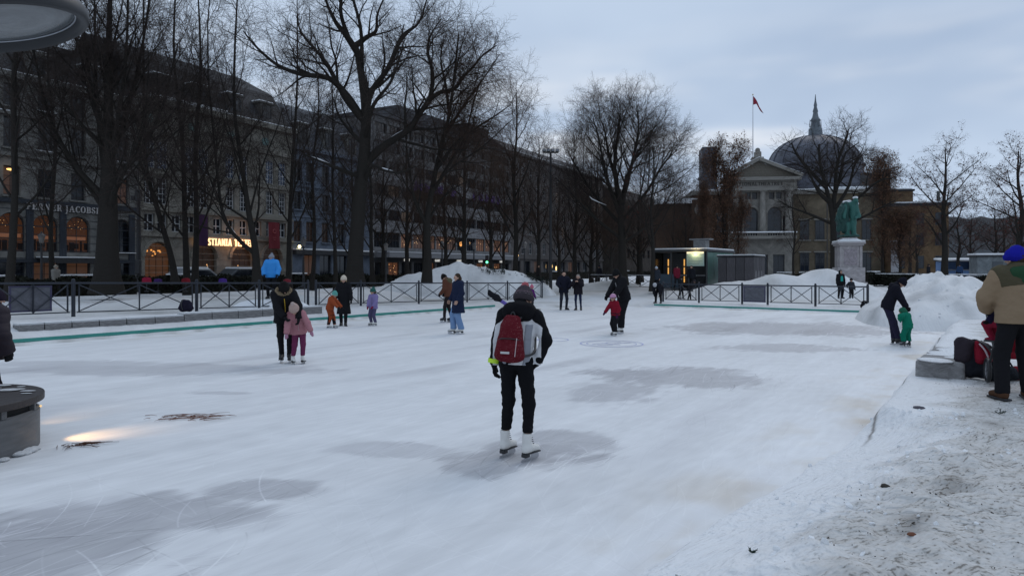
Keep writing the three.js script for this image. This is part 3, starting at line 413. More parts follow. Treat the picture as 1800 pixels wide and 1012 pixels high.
// ---------------------------------------------------------------- the classical theatre at the end of the park
{
  const D = 125, W = (px) => (px - 1330) / F * D, H = (py) => EYE + (472 - py) / F * D;       // metres across / up on the portico's plane
  const t = thing('theatre', 'classical stone theatre with pediment, large dark dome and spire beyond the kiosks', 'theatre', gx(1330, D), 0, -D, rad(-8));
  const sA = Math.sin(rad(-8)), cA = Math.cos(rad(-8)), Wz = (px, z) => { const r = (px - 900) / F; return (r * (D - z * cA) - gx(1330, D) - z * sA) / (cA - r * sA); }, Hz = (py, x, z) => EYE + (472 - py) / F * (D + x * sA - z * cA);
  const pale = stone(0.29, 0.28, 0.26), yellow = stone(0.165, 0.138, 0.102), brick = stone(0.088, 0.058, 0.044), dark = M(lin(0.085, 0.095, 0.125), 0.6, { map: grime }), lead = M(lin(0.095, 0.105, 0.14), 0.55, { map: grime });
  // portico wall with arched and small windows as openings
  const y0 = 0.5, yE = H(316), x0 = W(1284), x1 = W(1392), s = new THREE.Shape(); s.moveTo(x0, y0); s.lineTo(x1, y0); s.lineTo(x1, yE); s.lineTo(x0, yE); s.closePath();
  const ops = []; for (const p of [1321, 1361]) ops.push([W(p), H(414), 2.5, 5.2, true]); for (const p of [1316, 1327, 1356, 1368]) ops.push([W(p), H(350), 0.95, 1.25, false]); for (const p of [1300, 1381]) ops.push([W(p), H(412), 1.3, 3.4, false]); for (const p of [1312, 1340, 1368]) ops.push([W(p), 0.9, 2.0, 3.6, false]);
  for (const [x, y, w, h, a] of ops) { const q = new THREE.Path(), hh = a ? h - w / 2 : h; q.moveTo(x - w / 2, y); q.lineTo(x - w / 2, y + hh); if (a) q.absarc(x, y + hh, w / 2, Math.PI, 0, true); else q.lineTo(x + w / 2, y + hh); q.lineTo(x + w / 2, y); q.closePath(); s.holes.push(q); }
  const g = new THREE.ExtrudeGeometry(s, { depth: 0.8, bevelEnabled: false }).translate(0, 0, -0.8); const uv = g.attributes.uv; for (let i = 0; i < uv.count; i++) uv.setXY(i, uv.getX(i) / 7, uv.getY(i) / 7);
  mesh('portico_wall', [g, bx(x1 - x0 - 0.1, yE - y0, 8, (x0 + x1) / 2, (y0 + yE) / 2 - 0.05, -6)], pale, t);
  for (const [x, y, w, h, a] of ops) { const f = mesh('window', frameGeo(w, h, 2, 3, a, 0.1, 0.06), frameDark, t); f.position.set(x, y, -0.4); mesh('pane', paneGeo(w - 0.05, h - 0.04, a), glassDark, f).position.set(0, 0.02, -0.02); }
  for (const [x, y, w, h, a] of ops) if (a) { const r = new THREE.Shape(); r.absarc(0, 0, w / 2 + 0.45, 0, Math.PI); r.absarc(0, 0, w / 2 + 0.05, Math.PI, 0, true); mesh('arch_stones', new THREE.ExtrudeGeometry(r, { depth: 0.2, bevelEnabled: false }).translate(x, y + h - w / 2, 0.003), pale, t); }
  for (const p of [1294, 1339, 1382]) { const x = W(p), c = mesh('column', [cyl(0.62, 0.5, H(338) - H(412), 14, x, H(412), 0.75), rbx(1.6, 0.5, 1.3, 0.1, x, H(412) - 0.25, 0.72), rbx(1.5, 0.6, 1.3, 0.15, x, H(338) + 0.3, 0.72)], pale, t); }
  mesh('entablature', [bx(x1 - x0 + 0.8, H(330) - H(336), 1.5, (x0 + x1) / 2, (H(330) + H(336)) / 2, 0.72), bx(x1 - x0 + 0.6, H(319) - H(330), 1.3, (x0 + x1) / 2, (H(319) + H(330)) / 2, 0.62), bx(x1 - x0 + 1.8, 0.6, 2.1, (x0 + x1) / 2, H(319) + 0.3, 1.02)], pale, t);
  for (const q of text('NATIONALTHEATRET', font, 0.62, 0.06, 1.1)) mesh('letter', q, M(lin(0.05, 0.045, 0.04), 0.7), t).position.set(W(1329), H(327.5), 1.28);
  const den = []; for (let k = 0; k < 34; k++) den.push(bx(0.22, 0.3, 0.3, x0 + (x1 - x0) * (k + 0.5) / 34, H(319) - 0.16, 1.45)); mesh('dentils', den, pale, t).userData.kind = 'stuff';
  // pediment
  const xc = (x0 + x1) / 2 - 0.7, yb = H(319) + 0.6, yt = H(285); const tri = new THREE.Shape(); tri.moveTo(x0 - 0.9, yb); tri.lineTo(x1 + 0.9, yb); tri.lineTo(xc, yt); tri.closePath();
  mesh('pediment', new THREE.ExtrudeGeometry(tri, { depth: 9, bevelEnabled: false }).translate(0, 0, -8), stone(0.20, 0.185, 0.16), t);
  mesh('pediment_cornice', [flat(V(x0 - 1.2, yb + 0.2, 1.4), V(xc, yt + 0.35, 1.4), 1.2, 0.55), flat(V(xc, yt + 0.36, 1.4), V(x1 + 1.2, yb + 0.2, 1.4), 1.2, 0.55)], pale, t);
  mesh('snow_ledge', [flat(V(x0 - 1.2, yb + 0.55, 1.3), V(xc, yt + 0.7, 1.3), 0.9, 0.12), flat(V(xc, yt + 0.71, 1.3), V(x1 + 1.2, yb + 0.55, 1.3), 0.9, 0.12)], snowClean, t);
  mesh('acroterion', [rbx(1.2, 1.3, 1, 0.2, xc, yt + 1.2, 0.5), ball(0.45, xc, yt + 2.1, 0.5), rbx(2.2, 0.7, 0.9, 0.15, W(1336), yt + 0.9, -2), rbx(2.6, 0.6, 0.9, 0.15, W(1341), yt + 0.5, -3)], pale, t);
  // wings
  const wing = (a, b, top, mat, z, nm) => mesh(nm, bx(W(b) - W(a), top - y0, 22, (W(a) + W(b)) / 2, (top + y0) / 2, z - 11), mat, t);
  const lw = wing(1222, 1285, H(338), brick, -2, 'left_wing'), rw = wing(1392, 1548, H(338), yellow, -3, 'right_wing'), fwg = wing(1548, 1598, H(352), yellow, -6, 'far_wing');
  for (const [a, b, top, z] of [[1220, 1286, H(337), -1.6], [1391, 1549, H(337), -2.6], [1547, 1600, H(351), -5.6]]) { mesh('wing_cornice', bx(W(b) - W(a), 0.7, 22.6, (W(a) + W(b)) / 2, top + 0.1, z - 11), pale, t); mesh('snow_roof', bx(W(b) - W(a) - 0.5, 0.35, 21.5, (W(a) + W(b)) / 2, top + 0.63, z - 11.2), snowClean, t); }
  mesh('snow_roof', bx(W(1532) - W(1438), 1.0, 0.4, (W(1532) + W(1438)) / 2, H(331), -4, -0.4), snowClean, t); mesh('snow_roof', bx(W(1232) - W(1162), 0.9, 12, W(1197), H(345), -8, 0.07), snowClean, t);
  for (const [a, n, mat, z, ys] of [[1234, 2, lw, -1.98, [[2, 3], [9, 3]]], [1405, 5, rw, -2.98, [[1.5, 3.4], [7.3, 3.6]]]]) for (let k = 0; k < n; k++) for (const [y, h] of ys) { const f = mesh('window', frameGeo(1.6, h, 2, 3, false, 0.1, 0.06), frameDark, mat); f.position.set(W(a + k * 26) + 1.4, y, z + 0.06); mesh('lintel', bx(2.2, 0.25, 0.3, W(a + k * 26) + 1.4, y + h + 0.15, z + 0.16), pale, mat); mesh('sill', bx(2.2, 0.2, 0.3, W(a + k * 26) + 1.4, y - 0.12, z + 0.16), pale, mat); const p = mesh('pane', paneGeo(1.55, h - 0.04, false), glassDark, mat); p.position.set(W(a + k * 26) + 1.4, y + 0.02, z + 0.03); }
  mesh('low_wing', bx(W(1232) - W(1160), H(352) - y0, 14, (W(1232) + W(1160)) / 2, (H(352) + y0) / 2, -12), brick, t);
  { const z = -6, a = Wz(1232, z), b = Wz(1257, z), h = (py) => Hz(py, a, z); mesh('fly_tower', [bx(b - a, h(262) - h(340), 5, (a + b) / 2, (h(262) + h(340)) / 2, z), bx(b - a + 0.5, 0.4, 5.4, (a + b) / 2, h(312), z)], dark, t); }
  mesh('pilaster', bx(3.0, 14, 0.6, W(1244), 7.6, -1.68), brick, t); const clock = mesh('roundel', new THREE.CylinderGeometry(1.1, 1.1, 0.2, 20).rotateX(Math.PI / 2).translate(W(1238), H(366), -1.25), stone(0.3, 0.32, 0.36), t); mesh('roundel_rim', new THREE.TorusGeometry(1.15, 0.16, 8, 24).translate(W(1238), H(366), -1.15), pale, t);
  // balcony, its greenery and snow
  mesh('balcony', [bx(W(1392) - W(1284), 0.5, 2.6, W(1338), H(418), 1.3), bx(W(1392) - W(1284), 0.25, 0.3, W(1338), H(410), 2.4), ...Array.from({ length: 26 }, (_, k) => cyl(0.09, 0.09, H(411) - H(416), 6, W(1286) + k * 0.43, H(417), 2.4))], pale, t);
  mesh('snow_ledge', bx(W(1392) - W(1284), 0.2, 0.8, W(1338), H(409), 2.35), snowClean, t);
  // dome: a broad lens-shaped shell with ribs, lantern and spire
  const ZD = -14, cx = Wz(1431, ZD), h = (py) => Hz(py, cx, ZD), prof = [], R = (Wz(1512, ZD) - Wz(1349, ZD)) / 2, hd = h(239) - h(294); for (let k = 0; k <= 14; k++) { const a = k / 14 * Math.PI / 2; prof.push(new THREE.Vector2(Math.max(0.01, R * Math.cos(a)), hd * Math.sin(a))); }
  const dm = mesh('dome', [new THREE.LatheGeometry(prof, 40).translate(cx, h(294), -14), cyl(R + 0.2, R + 0.2, h(294) - h(345), 40, cx, h(345), -14)], lead, t);
  for (let k = 0; k < 20; k++) { const a = k / 20 * Math.PI * 2, pts = prof.map((p) => V(cx + Math.cos(a) * (p.x + 0.06), h(294) + p.y + 0.04, -14 + Math.sin(a) * (p.x + 0.06))); mesh('dome_rib', tube(pts, 0.08, 4, 12), lead, dm); }
  mesh('dome_base', [new THREE.TorusGeometry(R + 0.25, 0.3, 8, 48).rotateX(Math.PI / 2).translate(cx, h(295), -14), new THREE.TorusGeometry(R + 0.3, 0.35, 8, 48).rotateX(Math.PI / 2).translate(cx, h(311), -14)], lead, t);
  const sx = Wz(1434, ZD), sp = [[1.35, h(241)], [1.25, h(226)], [0.85, h(224)], [0.75, h(214)], [1.0, h(212)], [0.6, h(206)], [0.42, h(198)], [0.52, h(196)], [0.27, h(188)], [0.33, h(185)], [0.16, h(178)], [0.05, h(166)]].map(([r, y]) => new THREE.Vector2(r, y));
  const spm = mesh('spire', new THREE.LatheGeometry(sp, 14).translate(sx, 0, -14), M(lin(0.14, 0.17, 0.2), 0.6, { map: grime }), t); for (let k = 0; k < 6; k++) mesh('finial', [cyl(0.13, 0.03, 1.6, 6, sx + Math.cos(k * 1.047) * 1.05, h(224), -14 + Math.sin(k * 1.047) * 1.05)], dark, spm);
  // roof of the auditorium behind
  mesh('auditorium', bx(Wz(1512, -24) - Wz(1385, -24), h(312) - h(345), 24, (Wz(1512, -24) + Wz(1385, -24)) / 2, (h(312) + h(345)) / 2, -20), stone(0.10, 0.1, 0.105), t);
  mesh('light_pole', bar(V(W(1425), 1, 8), V(W(1425), H(265), 8), 0.08), darkMetal, t);
}
{ // flag above the pediment
  const d = 127, t = thing('flagpole', 'white flagpole with limp red pennant above the theatre pediment', 'flagpole', gx(1324, d), 0, -d), ya = gy(290, d), yb = gy(167, d);
  mesh('pole', cyl(0.10, 0.05, yb - ya, 8, 0, ya, 0), M(lin(0.5, 0.5, 0.52), 0.5), t); mesh('finial', ball(0.13, 0, yb + 0.1, 0), M(lin(0.5, 0.4, 0.2), 0.4), t);
  const s = new THREE.Shape(); s.moveTo(0, 0); s.quadraticCurveTo(0.3, -0.4, 1.1, -1.9); s.lineTo(1.95, -3.2); s.quadraticCurveTo(1.0, -2.4, 0.5, -1.5); s.lineTo(0, -1.6); s.closePath();
  const g = new THREE.ExtrudeGeometry(s, { depth: 0.04, bevelEnabled: false, curveSegments: 8 }); const p = g.attributes.position; for (let i = 0; i < p.count; i++) p.setZ(i, p.getZ(i) + 0.25 * Math.sin(p.getX(i) * 3)); g.computeVertexNormals();
  mesh('flag', g.translate(0.06, yb - 0.2, 0), fabric(lin(0.26, 0.03, 0.05)), t);
}
{ // lower buildings closing the square on the right
  const t = thing('yellow_building', 'low yellow building with stepped snowy roof right of the theatre', 'building', gx(1618, 120), 0, -120, rad(-14)), y = stone(0.17, 0.115, 0.07);
  mesh('wall', [bx(9, 13, 12, 0, 6.5, -6), bx(5, 3, 6, -3, 14.4, -5)], y, t); mesh('roof', [bx(9.6, 0.5, 12.6, 0, 13.25, -6), bx(5.5, 0.35, 6.4, -3, 16, -5)], slate, t); mesh('snow_roof', [bx(8, 0.3, 5, 0.4, 13.66, -3.2), bx(5, 0.25, 5, -3, 16.3, -5), bx(2.6, 2.2, 0.3, 6, 13.6, -1, -0.5)], snowClean, t);
  for (let k = 0; k < 3; k++) for (const yy of [2, 6, 9.6]) { const f = mesh('window', frameGeo(1.2, 2.2, 2, 3, false), frameDark, t); f.position.set(-3 + k * 3, yy, 0.06); mesh('pane', paneGeo(1.15, 2.15, false), glassDark, f).position.z = -0.02; }
  mesh('rooftop_figure', [cyl(0.35, 0.25, 1.6, 8, 3.2, 13.5, -1), ball(0.3, 3.2, 15.3, -1)], M(lin(0.08, 0.1, 0.1), 0.7), t);
}
{
  const d = 95, t = thing('stone_pillar', 'single white square pillar standing behind the statue pedestal at right', 'pillar', gx(1574, d), 0.6, -d); mesh('shaft', rbx(0.75, gy(424, d) - 0.9, 0.75, 0.05, 0, (gy(424, d) - 0.9) / 2 + 0.2, 0), stone(0.46, 0.47, 0.5), t); mesh('base', rbx(1.0, 0.35, 1.0, 0.04, 0, 0.17, 0), stone(0.4, 0.4, 0.42), t); mesh('cap', rbx(0.95, 0.2, 0.95, 0.04, 0, gy(424, d) - 0.6, 0), stone(0.46, 0.47, 0.5), t);
}
for (const [px, w, label] of [[1692, 5.2, 'blue market booth with snowy roof left of the grey hut, beyond the hedge'], [1740, 4.6, 'blue market booth with snowy roof partly behind the grey hut'], [1790, 4.4, 'blue market booth with snowy roof at the right edge behind the beige jacket']]) {
  const d = 86, t = thing('market_booth', label, 'market booth', gx(px, d), 0.75, -d, rad(-18), 'blue booths beyond the hedge');
  mesh('wall', [bx(w, 1.0, 2.4, 0, 0.5, 0), bx(0.15, 2.1, 2.4, -w / 2 + 0.08, 1.06, 0), bx(0.15, 2.1, 2.4, w / 2 - 0.08, 1.06, 0), bx(w - 0.4, 1.1, 0.1, 0, 1.56, -1.1)], M(lin(0.13, 0.22, 0.40), 0.7), t);
  mesh('counter', bx(w - 0.3, 0.08, 0.7, 0, 1.05, 1.2), M(lin(0.2, 0.18, 0.16), 0.7), t); mesh('roof', flat(V(0, 2.3, -1.5), V(0, 2.1, 1.8), w + 0.5, 0.12), darkMetal, t); mesh('snow_roof', flat(V(0, 2.46, -1.4), V(0, 2.26, 1.7), w + 0.4, 0.2), snowClean, t);
}
{
  const d = 70, t = thing('service_hut', 'narrow grey hut with dark door between the blue booths', 'hut', gx(1737, d), 0.65, -d, rad(-15));
  mesh('wall', rbx(2.6, 2.5, 2.2, 0.05, 0, 1.25, 0), stone(0.22, 0.25, 0.27), t); mesh('door', bx(0.9, 2.0, 0.06, 0.5, 1.02, 1.13), M(lin(0.06, 0.07, 0.08), 0.6), t); mesh('roof', rbx(3, 0.15, 2.6, 0.04, 0, 2.58, 0), darkMetal, t); mesh('snow_roof', rbx(2.9, 0.2, 2.5, 0.08, 0, 2.75, 0), snowClean, t);
}
{ // wooded hill far behind
  const n = 90, m = 10, pos = [], idx = [], ucol = []; for (let j = 0; j <= m; j++) for (let i = 0; i <= n; i++) { const a = rad(4 + 56 * i / n), R = 420 + j * 26, prof = sm(0, 0.5, j / m) * (14 + 26 * sm(0.2, 0.52, i / n) * (1 - 0.5 * sm(0.6, 1, i / n)) + 10 * noise(i * 0.16, 3) + 3 * noise(i * 0.9, 8) + 2 * noise(i * 2.3, j * 0.9)); pos.push(R * Math.sin(a), prof * (j > 6 ? 1 : 0.92) - 1, -R * Math.cos(a)); }
  for (let j = 0; j < m; j++) for (let i = 0; i < n; i++) { const a = j * (n + 1) + i; idx.push(a, a + 1, a + n + 1, a + 1, a + n + 2, a + n + 1); } const g = new THREE.BufferGeometry(); g.setAttribute('position', new THREE.Float32BufferAttribute(pos, 3)); g.setIndex(idx); g.computeVertexNormals(); struct('wooded_hill', g, M(lin(0.06, 0.065, 0.07), 1));
}
function hedge(label, a, b, h, w, n, caps, c = lin(0.022, 0.024, 0.018)) { // clipped hedge from a to b
  const t = thing('hedge', label, 'hedge'), r = mulberry(Math.round(a.x * 10) + 8), q = new THREE.Object3D(), leaf = new THREE.PlaneGeometry(0.11, 0.08), inst = new THREE.InstancedMesh(leaf, M(c, 0.9, { side: THREE.DoubleSide }), n); inst.name = 'leaves'; inst.userData.kind = 'stuff'; const out = V(b.z - a.z, 0, a.x - b.x).normalize();
  for (let i = 0; i < n; i++) { q.position.lerpVectors(a, b, r()); const f = Math.pow(r(), 0.7) * (0.9 + 0.25 * noise(q.position.x * 0.8, q.position.z * 0.8)); q.position.add(V(0, f * h, 0)).addScaledVector(out, (r() - 0.5) * w); q.rotation.set(r() * 6, r() * 6, r() * 6); q.scale.setScalar(0.7 + r() * 1.3); q.updateMatrix(); inst.setMatrixAt(i, q.matrix); } t.add(inst);
  mesh('hedge_core', flat(a.clone().add(V(0, h * 0.42, 0)), b.clone().add(V(0, h * 0.42, 0)), w * 0.8, h * 0.84), M(lin(0.02, 0.018, 0.015), 1), t);
  for (let k = 0; k < caps; k++) { const p = a.clone().lerp(b, (k + 0.3) / caps); mesh('snow_cap', rbx(1.6 + (k % 3) * 0.7, 0.1, w * 0.5, 0.045, p.x, p.y + h + 0.03, p.z, Math.atan2(a.z - b.z, b.x - a.x)), snowClean, t); } return t;
}
hedge('long dark clipped hedge crossing the right side behind the big snow pile', V(gx(1530, 62), 0.5, -62), V(gx(1850, 48), 0.5, -48), 0.95, 1.1, 9000, 7);
hedge('dark hedge along the foot of the theatre, left of the pedestal', V(gx(1368, 66), 0.55, -66), V(gx(1462, 64), 0.55, -64), 1.0, 1.2, 5000, 2);
hedge('dark hedge right of the pedestal, under the brown column-shaped tree', V(gx(1516, 60), 0.5, -60), V(gx(1580, 66), 0.5, -66), 1.15, 1.2, 3500, 1);
for (const [p0, p1, label, caps] of [[-60, 232, 'low dark hedge along the street at far left, behind the fence', 2], [252, 440, 'low dark hedge along the street behind the parked cars', 1], [462, 640, 'low dark hedge along the street between blue jacket and oak', 1], [648, 905, 'low dark hedge along the street behind the left snow heap', 0], [925, 1160, 'low dark hedge behind the couple and the floodlight mast', 2]]) { const w0 = wOf(p0, 18), w1 = wOf(p1, 18); hedge(label, V(fx(w0, 18), 0.4, -fd(w0, 18)), V(fx(w1, 18), 0.4, -fd(w1, 18)), 1.15, 1.1, 6000, caps); }
// ---------------------------------------------------------------- trees
const bark = M(lin(0.030, 0.027, 0.024), 0.95, { bumpMap: grimeBump, bumpScale: 0.03 });
const barkPale = M(lin(0.055, 0.05, 0.045), 0.95, { bumpMap: grimeBump, bumpScale: 0.03 });
const twigMat = M(lin(0.046, 0.036, 0.032), 0.95), twigBrown = M(lin(0.052, 0.034, 0.026), 0.95);
const dryLeaf = M(lin(0.10, 0.040, 0.020), 0.9, { side: THREE.DoubleSide }), dryLeaf2 = M(lin(0.085, 0.032, 0.024), 0.9, { side: THREE.DoubleSide });
class Wood {                                        // collects tapered tubes
  constructor() { this.p = []; this.n = []; this.u = []; this.i = []; this.tris = 0; }
  tube(pts, radii, sides) {
    const base = this.p.length / 3; let nx = V(1, 0, 0); const T = V(0, 0, 0), B = V(0, 0, 0); let run = 0;
    for (let k = 0; k < pts.length; k++) {
      T.subVectors(pts[Math.min(k + 1, pts.length - 1)], pts[Math.max(k - 1, 0)]).normalize();
      if (Math.abs(T.dot(nx)) > 0.9) nx.set(0, 0, 1); nx.addScaledVector(T, -T.dot(nx)).normalize(); B.crossVectors(T, nx);
      if (k) run += pts[k].distanceTo(pts[k - 1]);
      for (let s = 0; s < sides; s++) { const a = s / sides * Math.PI * 2, c = Math.cos(a), q = Math.sin(a), x = nx.x * c + B.x * q, y = nx.y * c + B.y * q, z = nx.z * c + B.z * q; this.p.push(pts[k].x + x * radii[k], pts[k].y + y * radii[k], pts[k].z + z * radii[k]); this.n.push(x, y, z); this.u.push(s / sides * 0.5, run / 2); }
    }
    for (let k = 0; k < pts.length - 1; k++) for (let s = 0; s < sides; s++) { const a = base + k * sides + s, b = base + k * sides + (s + 1) % sides, c = a + sides, d = b + sides; this.i.push(a, b, c, b, d, c); }
  }
  geo() { const g = new THREE.BufferGeometry(); g.setAttribute('position', new THREE.Float32BufferAttribute(this.p, 3)); g.setAttribute('normal', new THREE.Float32BufferAttribute(this.n, 3)); g.setAttribute('uv', new THREE.Float32BufferAttribute(this.u, 2)); g.setIndex(this.i); return g; }
}
class Leaves { constructor() { this.p = []; this.i = []; } add(c, r, size) { const a = V(r() - 0.5, r() - 0.5, r() - 0.5).normalize(), b = V(r() - 0.5, r() - 0.5, r() - 0.5).cross(a).normalize(), n = this.p.length / 3; for (const [x, y] of [[-1, 0], [0, -0.45], [1, 0], [0, 0.45]]) this.p.push(c.x + (a.x * x + b.x * y) * size, c.y + (a.y * x + b.y * y) * size, c.z + (a.z * x + b.z * y) * size); this.i.push(n, n + 1, n + 2, n, n + 2, n + 3); } geo() { const g = new THREE.BufferGeometry(); g.setAttribute('position', new THREE.Float32BufferAttribute(this.p, 3)); g.setIndex(this.i); g.computeVertexNormals(); return g; } }
const PERP = (d, a) => { const t = Math.abs(d.y) < 0.9 ? V(0, 1, 0) : V(1, 0, 0), u = t.clone().cross(d).normalize(), w = d.clone().cross(u); return u.multiplyScalar(Math.cos(a)).addScaledVector(w, Math.sin(a)); };
// levels: [{ n: children per parent, len, lenEnd: share at the tip, angle, up: pull upwards per segment, wob, from, seg, sides, taper }]
function branchOut(S, pts, radii, lvl) {
  const L = S.levels[lvl]; if (!L) return; const r = S.r; let total = 0; for (let k = 1; k < pts.length; k++) total += pts[k].distanceTo(pts[k - 1]);
  const count = Math.max(1, Math.round((L.per ? L.per * total : L.n) * (0.8 + 0.4 * r())));
  let az = r() * 6.28;
  for (let c = 0; c < count; c++) {
    let f = L.from + (1 - L.from) * ((c + r() * 0.9) / count); f = Math.min(f, 0.985); const u = f * (pts.length - 1), k = Math.floor(u), w = u - k;
    const p = pts[k].clone().lerp(pts[k + 1], w), rr = lerp(radii[k], radii[k + 1], w), dir = pts[k + 1].clone().sub(pts[k]).normalize();
    az += 2.4 + (r() - 0.5) * 1.2; const ang = rad(L.angle * (0.7 + 0.6 * r()));
    const d = dir.multiplyScalar(Math.cos(ang)).addScaledVector(PERP(dir.clone().normalize(), az), Math.sin(ang)).normalize();
    const len = (L.rel ? L.rel * total : L.len) * lerp(1, L.lenEnd ?? 0.5, (f - L.from) / (1 - L.from)) * (0.7 + 0.6 * r());
    const r0 = Math.min(rr * (L.thick ?? 0.6), L.rmax ?? 9);
    grow(S, p, d, len, Math.max(r0, L.rmin ?? 0.006), lvl);
  }
}
// a spray of twigs, one metre along +y, that is set many times into a crown
function sprayGeo(seed, o = {}) {
  const W = new Wood(), r = mulberry(seed), line = (p, d, len, n, wob, ra, rb, up) => { const pts = [p.clone()], rs = [ra], q = p.clone(), v = d.clone(); for (let k = 1; k <= n; k++) { v.x += (r() - 0.5) * wob; v.y += (r() - 0.5) * wob + up; v.z += (r() - 0.5) * wob; v.normalize(); q.addScaledVector(v, len / n); pts.push(q.clone()); rs.push(lerp(ra, rb, k / n)); } W.tube(pts, rs, 3); return pts; };
  const th = o.th ?? 1, ax = line(V(0, 0, 0), V(0, 1, 0), 1, 4, 0.22, 0.0078 * th, 0.003 * th, 0.06), n = o.n ?? 8; let az = 0;
  for (let c = 0; c < n; c++) { const f = 0.12 + 0.86 * c / (n - 1), u = f * 3.98, k = Math.min(3, Math.floor(u)), p = ax[k].clone().lerp(ax[k + 1], u - k), d0 = ax[k + 1].clone().sub(ax[k]).normalize(), a = rad(34 + 24 * r()); az += 2.4 + r(); const d = d0.clone().multiplyScalar(Math.cos(a)).addScaledVector(PERP(d0, az), Math.sin(a)), sub = line(p, d, (0.55 - 0.28 * f) * (0.7 + 0.6 * r()), 2, 0.2, 0.0042 * th, 0.0022 * th, 0.08); for (let q = 0; q < (o.m ?? 2); q++) { const b = sub[1].clone().lerp(sub[q % 2 ? 2 : 0], 0.2 + 0.5 * r()), dd = sub[2].clone().sub(sub[0]).normalize(); line(b, dd.clone().multiplyScalar(0.8).addScaledVector(PERP(dd, r() * 6.28), 0.6), 0.14 + 0.16 * r(), 1, 0.2, 0.003 * th, 0.0018 * th, 0); } }
  return W.geo();
}
const SPRAYS = { plain: sprayGeo(301), dense: sprayGeo(302, { n: 9, m: 3 }), weep: sprayGeo(303, { n: 7, m: 1, th: 0.8 }), thick: sprayGeo(304, { n: 6, m: 2, th: 1.5 }) };
const clusterGeo = (seed, n, size, spread) => { const l = new Leaves(), r = mulberry(seed); for (let k = 0; k < n; k++) l.add(V((r() - 0.5) * spread, (r() - 0.5) * spread, (r() - 0.5) * spread), r, size * (0.6 + 0.8 * r())); return l.geo(); };
function grow(S, p, d, len, r0, lvl) {
  if (S.levels[lvl].spray) { const v = d.clone(); if (S.levels[lvl].sag) { v.y -= S.levels[lvl].sag; v.normalize(); } const q = new THREE.Quaternion().setFromUnitVectors(V(0, 1, 0), v).multiply(new THREE.Quaternion().setFromAxisAngle(V(0, 1, 0), S.r() * 6.28)), w = 0.5 + 0.5 * len; S.sprays.push(new THREE.Matrix4().compose(p, q, V(w, len, w))); if (S.leaf) for (let k = 0; k < S.leaf.n; k++) if (S.r() < S.leaf.p) { const c = p.clone().addScaledVector(v, len * S.r()); S.leafAt.push(new THREE.Matrix4().compose(c, new THREE.Quaternion().setFromEuler(new THREE.Euler(S.r() * 6, S.r() * 6, S.r() * 6)), V(1, 1, 1).multiplyScalar(0.7 + 0.6 * S.r()))); } return; }
  const L = S.levels[lvl], r = S.r, seg = L.seg, pts = [p.clone()], rs = [r0]; const q = p.clone(), v = d.clone();
  for (let k = 1; k <= seg; k++) {
    v.x += (r() - 0.5) * L.wob; v.y += (r() - 0.5) * L.wob + L.up * (L.droop ? (k / seg) * 2 : 1); v.z += (r() - 0.5) * L.wob; v.normalize();
    q.addScaledVector(v, len / seg); pts.push(q.clone()); rs.push(lerp(r0, Math.max(0.004, r0 * 0.25), k / seg));
  }
  (lvl >= S.crownFrom ? S.crown : S.limb).tube(pts, rs, L.sides);
  branchOut(S, pts, rs, lvl + 1);
}
function newS(seed, levels, o = {}) { return { r: mulberry(seed), levels, limb: new Wood(), crown: new Wood(), sprays: [], leafAt: [], crownFrom: o.crownFrom ?? 1, leaf: o.leaf }; }
function smoothPath(raw, n) { const c = new THREE.CatmullRomCurve3(raw.map((a) => V(a[0], a[1], a[2]))); return Array.from({ length: n + 1 }, (_, k) => c.getPoint(k / n)); }
function taper(n, a, b, flare = 0) { return Array.from({ length: n + 1 }, (_, k) => lerp(a, b, Math.pow(k / n, 0.9)) + flare * Math.exp(-k / n * 22)); }
function finish(S, name, label, x, y, z, group, o = {}) {
  const t = thing(name, label, 'tree', x, y, z, o.turn ?? 0, group);
  if (o.fit) t.scale.set(o.fit[0], o.fit[1], o.fit[0]);
  mesh('trunk', S.limb.geo(), o.bark ?? bark, t); mesh('crown', S.crown.geo(), o.twig ?? twigMat, t);
  const set = (nm, g, m, ms) => { if (!ms.length) return; const i = new THREE.InstancedMesh(g, m, ms.length); ms.forEach((q, k) => i.setMatrixAt(k, q)); i.name = nm; i.castShadow = i.receiveShadow = true; i.userData.kind = 'stuff'; t.add(i); };
  set('twigs', SPRAYS[o.spray ?? 'plain'], o.twig ?? twigMat, S.sprays); if (S.leaf) set('dry_leaves', S.leaf.geo, o.leafMat ?? dryLeaf, S.leafAt);
  if (o.snow) { const s = new Wood(); for (const [pts, r] of o.snow) s.tube(pts.map((p) => p.clone().add(V(0, r * 0.75, 0))), pts.map((_, k) => r * 0.55 * Math.sin(Math.PI * clamp((k + 0.3) / (pts.length - 0.4), 0.05, 0.95))), 6); mesh('snow_cap', s.geo(), snowClean, t); }
  return t;
}
const LIME = (k = 1, dens = 2.4) => [
  { n: 19, len: 6.2 * k, lenEnd: 0.32, angle: 42, up: 0.13, wob: 0.24, from: 0.20, seg: 6, sides: 5, thick: 0.42, rmax: 0.10 },
  { per: 1.9, rel: 0.42, lenEnd: 0.45, angle: 44, up: 0.07, wob: 0.34, from: 0.15, seg: 4, sides: 4, thick: 0.5, rmax: 0.035, rmin: 0.012 },
  { per: dens, len: 1.3, lenEnd: 0.75, angle: 46, from: 0.1, spray: true }];
function limeTree(seed, H, r0, path, name, label, o = {}) {
  const S = newS(seed, LIME(H / 20)), n = 14, pts = smoothPath(path, n), rs = taper(n, r0, 0.03, r0 * 0.5); S.limb.tube(pts, rs, 8); branchOut(S, pts, rs, 0);
  for (const b of o.stems ?? []) { const p2 = smoothPath(b.path, 9), r2 = taper(9, b.r, 0.025); S.limb.tube(p2, r2, 6); branchOut(S, p2, r2, 0); }
  return finish(S, name, label, o.x, o.y ?? 0.35, o.z, o.group, o);
}
